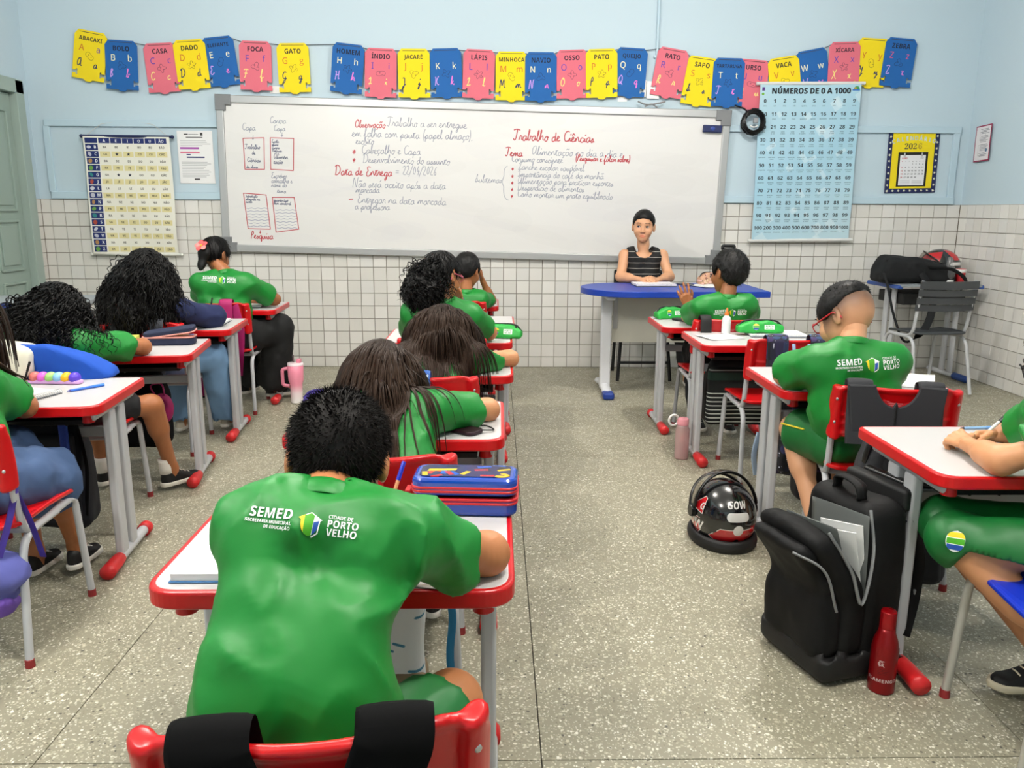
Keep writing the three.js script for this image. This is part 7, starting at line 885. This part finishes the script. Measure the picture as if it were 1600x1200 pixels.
const bk = mat(0x050506, 0.9, { specularIntensity: 0.3 }), gy = mat(0x2a2b2f, 0.85), nvb = mat(0x080b16, 0.85);
hungBag('backpack', 'black backpack whose straps cross the nearest red chair', [-0.235, -1.02, 0.12], { m: bk, straps: [[-0.105, -0.045], [0.095, 0.03]], sw: 0.044, y0: 0.12, more: (t) => { part('label_patch', box(0.12, 0.05, 0.004, -0.02, 0.655, 0.272, 0.002), mat(0x163a9a, 0.6), t); } });
hungBag('backpack', 'big dark grey rucksack hanging behind the boy with the shaved neck', [1.4, -2.8, -0.22], { m: gy, w: 0.3, h: 0.5, d: 0.17, y0: 0.1, straps: [-0.13, 0.09], sw: 0.041, seed: 4, more: (t, q) => {
  { const s = new THREE.Shape(); s.moveTo(-0.172, 0.725); s.lineTo(-0.088, 0.728); s.quadraticCurveTo(-0.07, 0.665, -0.03, 0.655); s.lineTo(-0.02, 0.672); s.lineTo(-0.012, 0.655); s.quadraticCurveTo(0.035, 0.665, 0.048, 0.728); s.lineTo(0.132, 0.725); s.lineTo(0.118, 0.565); s.lineTo(-0.152, 0.565); s.closePath(); part('yoke', plate(s, 0.012, 0.004).translate(0, 0, 0.268), gy, t); part('seam', sweep([V(-0.02, 0.668, 0.283), V(-0.02, 0.6, 0.283)], 0.003, 6), M.black, t); } part('handle', sweep(curve([[-0.13, 0.5, 0.4], [-0.11, 0.575, 0.41], [-0.02, 0.6, 0.412], [0.08, 0.58, 0.41], [0.11, 0.5, 0.4]], 24), [0.016, 0.009], 10), M.blackShine, t); for (const x of [-0.07, -0.045, 0.02, 0.045]) part('grip_band', box(0.014, 0.036, 0.024, x, 0.598 - Math.abs(x) * 0.1, 0.412, 0.005), M.black, t); part('top_flap', surface([-0.16, 0.42, 0.3], [0.16, 0.58, 0.5], 0.008, (x, y, z) => ell(x, y, z, 0, 0.49, 0.37, 0.145, 0.07, 0.075)), gy, t); part('zipper', sweep(curve([[-0.135, 0.36, 0.44], [-0.1, 0.43, 0.465], [0, 0.455, 0.475], [0.1, 0.43, 0.465], [0.135, 0.36, 0.44]], 18), 0.005, 6), M.blackShine, t); } });
hungBag('backpack', 'galaxy print backpack hanging on the empty right chair', [1.37, -3.82, 0], { m: galaxyM, sm: galaxyM, w: 0.32, h: 0.44, d: 0.17, y0: 0.12, straps: [-0.09, 0.11], sw: 0.05, seed: 8, more: (t) => { part('handle', sweep(curve([[-0.025, 0.7, 0.28], [-0.02, 0.655, 0.295], [0.015, 0.645, 0.3], [0.045, 0.66, 0.295], [0.045, 0.7, 0.28]], 16), 0.008, 8), mat(0x8fb0d0, 0.5), t); part('tag', sweep(curve([[-0.17, 0.3, 0.33], [-0.19, 0.2, 0.34], [-0.175, 0.1, 0.34]], 12), [0.012, 0.003], 6, V(1, 0, 0)), mat(0x9fb4cc, 0.6), t); } });
const stripeBag = mat(0xffffff, 0.8, { map: bagTexture('#0f1413', (c) => { c.fillStyle = '#1d3a30'; c.fillRect(0, 20, 256, 34); c.fillStyle = '#c9cdc4'; for (let i = 0; i < 8; i++) c.fillRect(0, 110 + i * 18, 256, 5); c.fillStyle = '#8a8f88'; c.fillRect(0, 8, 256, 5); }) });
hungBag('striped_bag', 'dark green bag with white stripes hanging under the foremost right chair', [1.28, -4.5, 0], { m: M.black, sm: M.black, w: 0.34, h: 0.36, d: 0.14, y0: 0.17, straps: [-0.15], seed: 9, pocket: false, more: (t) => { part('striped_front', planarUV(surface([-0.2, 0.14, 0.3], [0.2, 0.56, 0.46], 0.008, (x, y, z) => rbox(x, y - 0.33, z - 0.405, 0.165, 0.155, 0.03, 0.025) - 0.008 * (vn(x * 16, y * 14, z * 16) - 0.5)), (x) => x * 3, (x, y) => (y - 0.175) / 0.31), stripeBag, t); } });
const mag = mat(0xa0115c, 0.65);
hungBag('backpack', 'black backpack with magenta straps hanging behind the girl wearing a flower', [-1.755, -5.18, 0.05], { m: bk, sm: mag, pm: mag, w: 0.3, h: 0.42, d: 0.13, straps: [0.08], sw: 0.04, seed: 12, more: (t) => part('side_strap', sweep(curve([[0.13, 0.7, 0.25], [0.17, 0.55, 0.3], [0.165, 0.4, 0.33], [0.15, 0.28, 0.33]], 16), [0.035, 0.005], 8, V(0.8, 0, 0.5)), mag, t) });
hungBag('backpack', 'dark backpack with grey straps and a pink pouch behind the girl in navy', [-1.83, -4.29, 0.08], { m: bk, sm: mat(0x34373e, 0.8), w: 0.3, h: 0.42, d: 0.15, y0: 0.1, straps: [0.09, -0.09], sw: 0.035, seed: 14, more: (t) => { part('pouch', surface([0.05, 0.2, 0.35], [0.22, 0.42, 0.5], 0.007, (x, y, z) => ell(x, y, z, 0.14, 0.31, 0.42, 0.055, 0.075, 0.045) - 0.006 * (vn(x * 30, y * 24, z * 30) - 0.5)), mag, t); part('pouch_loop', sweep(curve([[0.12, 0.37, 0.43], [0.1, 0.43, 0.44], [0.15, 0.44, 0.44], [0.16, 0.37, 0.43]], 12), 0.004, 6), mag, t); } });
const semedM = mat(0xffffff, 0.8, { map: canvas(256, 256, (c) => { c.fillStyle = '#10131d'; c.fillRect(0, 0, 256, 256); ctr(c, 'SEMED', 100, 70, 'bold 40px sans-serif', '#2f3440'); c.fillStyle = '#262a34'; c.fillRect(40, 96, 120, 4); c.fillRect(70, 106, 70, 4); c.strokeStyle = '#3a404c'; c.lineWidth = 6; c.beginPath(); c.moveTo(120, 190); c.lineTo(190, 130); c.stroke(); }) });
hungBag('backpack', 'large navy school backpack with dim white lettering behind the curly girl', [-1.745, -3.25, 0.1], { m: nvb, sm: nvb, w: 0.36, h: 0.46, d: 0.16, y0: 0.1, straps: [-0.1, 0.1], seed: 16, more: (t) => { part('printed_front', planarUV(surface([-0.19, 0.12, 0.38], [0.19, 0.52, 0.5], 0.008, (x, y, z) => rbox(x, y - 0.31, z - 0.44, 0.165, 0.17, 0.02, 0.018)), (x) => x / 0.34 + 0.5, (x, y) => (y - 0.14) / 0.34), semedM, t); part('tail_strap', sweep(curve([[0.16, 0.52, 0.4], [0.19, 0.35, 0.42], [0.17, 0.16, 0.42]], 12), [0.016, 0.003], 6, V(0.7, 0, 0.7)), M.black, t); part('blue_tag', box(0.03, 0.12, 0.02, 0.14, 0.47, 0.46, 0.008), mat(0x123aa0, 0.6), t); } });
hungBag('backpack', 'white backpack with teal dashes and a tan base hanging behind the long-haired girl', [-0.3, -2.05, 0], { m: CLOTH.whiteDash, sm: mat(0x2a86b8, 0.7), w: 0.28, h: 0.42, d: 0.13, y0: 0.16, straps: [-0.1], sw: 0.03, seed: 25, pocket: false, more: (t) => { part('base', surface([-0.18, 0.1, 0.24], [0.18, 0.28, 0.5], 0.008, (x, y, z) => rbox(x, y - 0.2, z - 0.345, 0.138, 0.055, 0.074, 0.045) - 0.006 * (vn(x * 20, y * 20, z * 20) - 0.5)), mat(0x8a7458, 0.8), t); part('loose_strap', sweep(curve([[0.16, 0.5, 0.36], [0.2, 0.4, 0.38], [0.195, 0.28, 0.38], [0.205, 0.12, 0.37]], 16), [0.009, 0.003], 6, V(1, 0, 0)), mat(0x2a86b8, 0.7), t); } });
const blueS = mat(0xffffff, 0.6, { map: bagTexture('#1b4f9a', (c) => { c.fillStyle = '#cfe0f2'; for (let i = 0; i < 16; i++) { c.beginPath(); c.ellipse(hash3(i, 1, 3) * 256, hash3(i, 2, 3) * 256, 12, 7, i, 0, 7); c.fill(); } }) });
hungBag('backpack', 'blue patterned backpack hanging on the third middle row chair', [-0.268, -2.97, 0], { m: blueS, sm: blueS, w: 0.28, h: 0.38, d: 0.12, y0: 0.18, straps: [-0.01], sw: 0.05, seed: 18 });
const purp = mat(0x5a2a9a, 0.65); hungBag('backpack', 'purple backpack hanging behind the curly ponytail girl', [-0.25, -3.83, 0], { m: purp, sm: purp, w: 0.28, h: 0.38, d: 0.12, y0: 0.18, straps: [0.03], sw: 0.045, seed: 20 });
const blu2 = mat(0x1a4a9a, 0.65); hungBag('backpack', 'plain blue backpack hanging behind the foremost middle row boy', [-0.27, -5.33, 0], { m: blu2, sm: blu2, w: 0.28, h: 0.38, d: 0.11, y0: 0.18, straps: [0.02], sw: 0.045, seed: 22 });
{
  // purple bag with lilac plush hanging on the left border chair
  const t = thing('plush_bag', 'purple bag with lilac fleecy folds hanging from the left border chair', 'bag', [-1.375, 0, -2.13]), lil = mat(0x5f64ac, 0.98), pu = mat(0x2f1a78, 0.6);
  part('fleece', surface([-0.26, 0.12, -0.14], [0.12, 0.42, 0.14], 0.008, (x, y, z) => smin(ell(x, y, z, -0.03, 0.27, 0.0, 0.075, 0.06, 0.07), smin(ell(x, y, z, -0.12, 0.3, 0, 0.09, 0.08, 0.08), ell(x, y, z, -0.09, 0.21, 0, 0.1, 0.06, 0.07), 0.03), 0.03) - 0.012 * (vn(x * 24, y * 24, z * 24) - 0.5) - 0.004 * (vn(x * 110, y * 110, z * 110) - 0.5)), lil, t);
  part('lower_fold', surface([-0.22, 0.08, -0.1], [0.08, 0.26, 0.1], 0.008, (x, y, z) => ell(x, y, z, -0.08, 0.175, 0.01, 0.095, 0.05, 0.06) - 0.022 * (vn(x * 26, y * 30, z * 26) - 0.5)), mat(0x6a48a8, 0.7), t);
  part('strap', sweep(curve([[0.02, 0.5, -0.03], [0.01, 0.42, 0.0], [-0.01, 0.33, 0.03]], 10), [0.014, 0.003], 6, V(1, 0, 0.4)), pu, t); part('strap', sweep(curve([[0.022, 0.5, -0.03], [0.05, 0.42, -0.03], [0.07, 0.3, -0.04]], 10), [0.014, 0.003], 6, V(1, 0, 0.4)), pu, t); part('buckle', box(0.03, 0.022, 0.012, 0.02, 0.51, -0.02, 0.004), mat(0x4a38a0, 0.4), t);
}
{
  // open wheeled backpack on the floor: its front is turned towards the aisle
  const t = thing('rolling_backpack', 'open black wheeled backpack with white papers inside, standing on the floor', 'backpack', [0.985, 0, -2.13], 0.3), b1 = mat(0x040405, 0.7, { specularIntensity: 0.6 }), ln = mat(0x5c605e, 0.6);
  t.scale.set(0.85, 0.9, 0.92); const wob = (x, y, z, a = 0.02) => a * (vn(x * 10, y * 9, z * 10) - 0.5) + a * 0.35 * (vn(x * 30, y * 22, z * 30) - 0.5);
  part('main_body', surface([-0.1, 0.02, -0.2], [0.2, 0.6, 0.2], 0.009, (x, y, z) => { const v = y / 0.56; return rbox(x - 0.06, y - 0.3, z, 0.085, 0.265, 0.16 * (1 - 0.12 * sstep(0.75, 1, v)), 0.05) - wob(x, y, z, 0.012); }), b1, t);
  const sx = (y) => -0.045 - 0.19 * sstep(0.22, 0.56, y) * 0.8;               // the opened front leans outwards
  part('front_compartment', surface([-0.34, 0.02, -0.2], [0.02, 0.58, 0.2], 0.009, (x, y, z) => rbox(x - sx(y), y - 0.28, z, 0.055, 0.22 - 0.02 * Math.abs(z / 0.15), 0.15, 0.04) - wob(x, y, z, 0.016)), b1, t);
  part('front_pocket', surface([-0.42, 0.02, -0.2], [0.02, 0.5, 0.2], 0.009, (x, y, z) => smin(rbox(x - sx(y) + 0.075, y - 0.3, z, 0.035, 0.15, 0.125, 0.03), rbox(x - sx(y) + 0.08, y - 0.17, z, 0.055, 0.1, 0.135, 0.045), 0.04) - wob(x, y, z, 0.02)), b1, t);
  part('lining', sweep(curve([[-0.028, 0.53, 0.02], [-0.03, 0.42, 0.03], [-0.025, 0.28, 0.03]], 12), [0.125, 0.003], 10, V(0, 0, 1)), ln, t);
  part('lining', sweep(curve([[-0.14, 0.5, 0.02], [-0.115, 0.42, 0.03], [-0.02, 0.27, 0.03]], 12), [0.12, 0.003], 10, V(0, 0, 1)), ln, t);
  for (const [y1, o] of [[0.47, 0.015], [0.45, 0.032]]) part('paper', tr(box(0.004, 0.22, 0.13, 0, 0, 0, 0.001), -0.045 - o, y1 - 0.07, 0.085, 0, 0.5, 0.1 + o * 4), M.paper, t);
  part('zipper', sweep(curve([[0.0, 0.55, 0.12], [-0.01, 0.42, 0.158], [-0.045, 0.27, 0.165], [-0.09, 0.38, 0.158], [-0.165, 0.5, 0.13]], 26), 0.0055, 6), M.gray, t); part('zipper', sweep(curve([[-0.27, 0.44, 0.1], [-0.2, 0.4, 0.158], [-0.14, 0.26, 0.165]], 18), 0.0045, 6), M.gray, t);
  part('top_handle', sweep(curve([[0.02, 0.56, 0.06], [0.02, 0.6, 0.05], [0.03, 0.6, -0.05], [0.03, 0.56, -0.06]], 18), [0.008, 0.022], 10, V(0, 1, 0)), b1, t);
  const hb = part('trolley_frame', box(0.05, 0.07, 0.26, 0.15, 0.565, 0, 0.014), M.black, t); part('trolley_grip', box(0.034, 0.04, 0.2, 0.185, 0.59, 0, 0.012), M.blackShine, hb); for (const s of [-1, 1]) part('trolley_tube', box(0.02, 0.48, 0.02, 0.155, 0.32, s * 0.1, 0.006), M.blackShine, t);
  part('shoulder_strap', sweep(curve([[0.15, 0.5, 0.11], [0.2, 0.4, 0.12], [0.205, 0.25, 0.12], [0.17, 0.12, 0.13]], 18), [0.03, 0.008], 8, V(0.3, 0, 1)), b1, t); for (const y of [0.26, 0.19, 0.14]) part('buckle', box(0.012, 0.02, 0.036, 0.208, y, 0.12, 0.004), M.gray, t);
  const base = surface([-0.22, -0.005, -0.2], [0.2, 0.12, 0.2], 0.008, (x, y, z) => smax(rbox(x + 0.005, y - 0.06, z, 0.165, 0.055, 0.165, 0.04), y - 0.1 + 0.012 * Math.sign(Math.sin(z * 110 + x * 60)), 0.006)); part('base_guard', base, M.black, t);
  for (const s of [-1, 1]) part('wheel', cyl(0.032, 0.032, 0.024, 0, 0, 0, 20).rotateX(Math.PI / 2).translate(0.14, 0.032, s * 0.15), M.blackShine, t);
}
{
  // lunch box and book in the tray under the shaved boy's desk
  const lb = thing('lunch_box', 'small pink lunch box with a gold patterned lid under the right desk', 'lunch box', [1.33, 0.37, -3.1], 0.1); part('body', box(0.15, 0.1, 0.05, 0, 0.05, 0, 0.016), mat(0x8a3a52, 0.5), lb); part('lid', planarUV(box(0.13, 0.08, 0.006, 0, 0.05, 0.026, 0.003), (x) => x / 0.13 + 0.5, (x, y) => (y - 0.05) / 0.08 + 0.5), mat(0xffffff, 0.4, { map: canvas(128, 80, (c) => { c.fillStyle = '#d8a0ae'; c.fillRect(0, 0, 128, 80); c.fillStyle = '#8a3050'; c.beginPath(); c.roundRect(10, 10, 108, 60, 16); c.fill(); c.strokeStyle = '#d8b060'; c.lineWidth = 4; for (let r = 8; r < 30; r += 8) { c.beginPath(); c.ellipse(64, 40, r * 1.4, r, 0, 0, 7); c.stroke(); } }) }), lb); part('handle', sweep(curve([[-0.04, 0.1, 0], [-0.03, 0.125, 0], [0.03, 0.125, 0], [0.04, 0.1, 0]], 12), 0.005, 6), mat(0xc08a98, 0.5), lb);
  const db = thing('snack_box', 'dark box with a yellow edge beside the pink lunch box', 'box', [1.45, 0.37, -3.1], 0.05); part('body', box(0.08, 0.09, 0.05, 0, 0.045, 0, 0.004), mat(0x4a1c24, 0.6), db); part('yellow_edge', box(0.014, 0.088, 0.052, 0.034, 0.045, 0, 0.003), mat(0xc8a020, 0.5), db);
  const sh = thing('bag_on_hooks', 'dark galaxy bag hanging under the desk of the boy with the shaved neck', 'bag', [1.38, 0.12, -3.1]); part('body', uvXY(surface([-0.2, -0.02, -0.1], [0.2, 0.28, 0.1], 0.009, (x, y, z) => rbox(x, y - 0.12, z, 0.16, 0.115, 0.06, 0.04) - 0.016 * (vn(x * 12, y * 12, z * 12) - 0.5))), galaxyM, sh); part('cord', sweep(curve([[-0.1, 0.22, 0], [-0.12, 0.35, 0], [-0.1, 0.4, 0]], 8), 0.004, 6), M.black, sh);
  // corner desk load
  const dz = thing('shoulder_bag', 'black shoulder bag with long looped strap slumped on the corner desk', 'bag', [3.2, 0.757, -6.13], 0.06), bb = mat(0x06080c, 0.85);
  part('body', surface([-0.32, -0.02, -0.16], [0.36, 0.24, 0.16], 0.01, (x, y, z) => { const h = lerp(0.2, 0.13, sstep(-0.1, 0.3, x)) * (0.55 + 0.45 * sstep(-0.31, -0.2, x)); return rbox(x, y - h / 2, z, 0.29, h / 2, 0.12, 0.05) - 0.03 * (vn(x * 9, y * 10, z * 9) - 0.5) - 0.008 * (vn(x * 24, y * 24, z * 24) - 0.5); }), bb, dz);
  part('strap', sweep(curve([[0.0, 0.08, 0.12], [0.05, -0.02, 0.17], [0.02, -0.16, 0.28], [-0.08, -0.32, 0.36], [-0.22, -0.4, 0.38], [-0.27, -0.25, 0.3], [-0.29, 0.0, 0.18], [-0.28, 0.08, 0.1]], 40), (u) => [u < 0.5 ? 0.026 : 0.009, 0.004], 8, V(0.8, 0.5, 0)), bb, dz); part('loop', sweep(curve([[0.05, 0.12, 0.12], [0.2, 0.11, 0.2], [0.27, 0.03, 0.26], [0.2, -0.05, 0.28], [0.08, -0.04, 0.24], [0.03, 0.03, 0.17]], 30), [0.018, 0.005], 8, V(0, 0.6, 0.8)), bb, dz); part('label', box(0.07, 0.008, 0.03, 0.08, 0.168, 0.03, 0.002), M.white, dz); part('zipper', sweep(curve([[-0.25, 0.17, 0.06], [-0.05, 0.195, 0.06], [0.2, 0.15, 0.06]], 14), 0.005, 6), M.black, dz);
  const jar = thing('clear_bottle', 'clear plastic bottle standing on its white cap before the corner helmet', 'bottle', [3.44, 0.757, -6.05]); part('cap', cyl(0.04, 0.04, 0.03, 0, 0.015, 0), M.white, jar); part('body', lathe([[0, 0.03], [0.032, 0.03], [0.045, 0.06], [0.045, 0.11], [0.02, 0.15], [0.016, 0.2], [0, 0.2]]), mat(0xf0f0f0, 0.08, { transmission: 0.9, thickness: 0 }), jar);
  const rc = thing('red_cup', 'red cup with a white band on the corner desk beside the helmet', 'cup', [3.55, 0.757, -6.08]); part('body', lathe([[0, 0], [0.026, 0], [0.03, 0.02], [0.036, 0.11], [0, 0.112]]), mat(0xb0141c, 0.4), rc); part('band', lathe([[0.0345, 0.082], [0.0375, 0.084], [0.0375, 0.106], [0.036, 0.108]]), M.white, rc);
}
scene.updateMatrixWorld(true);
renderer.render(scene, camera);
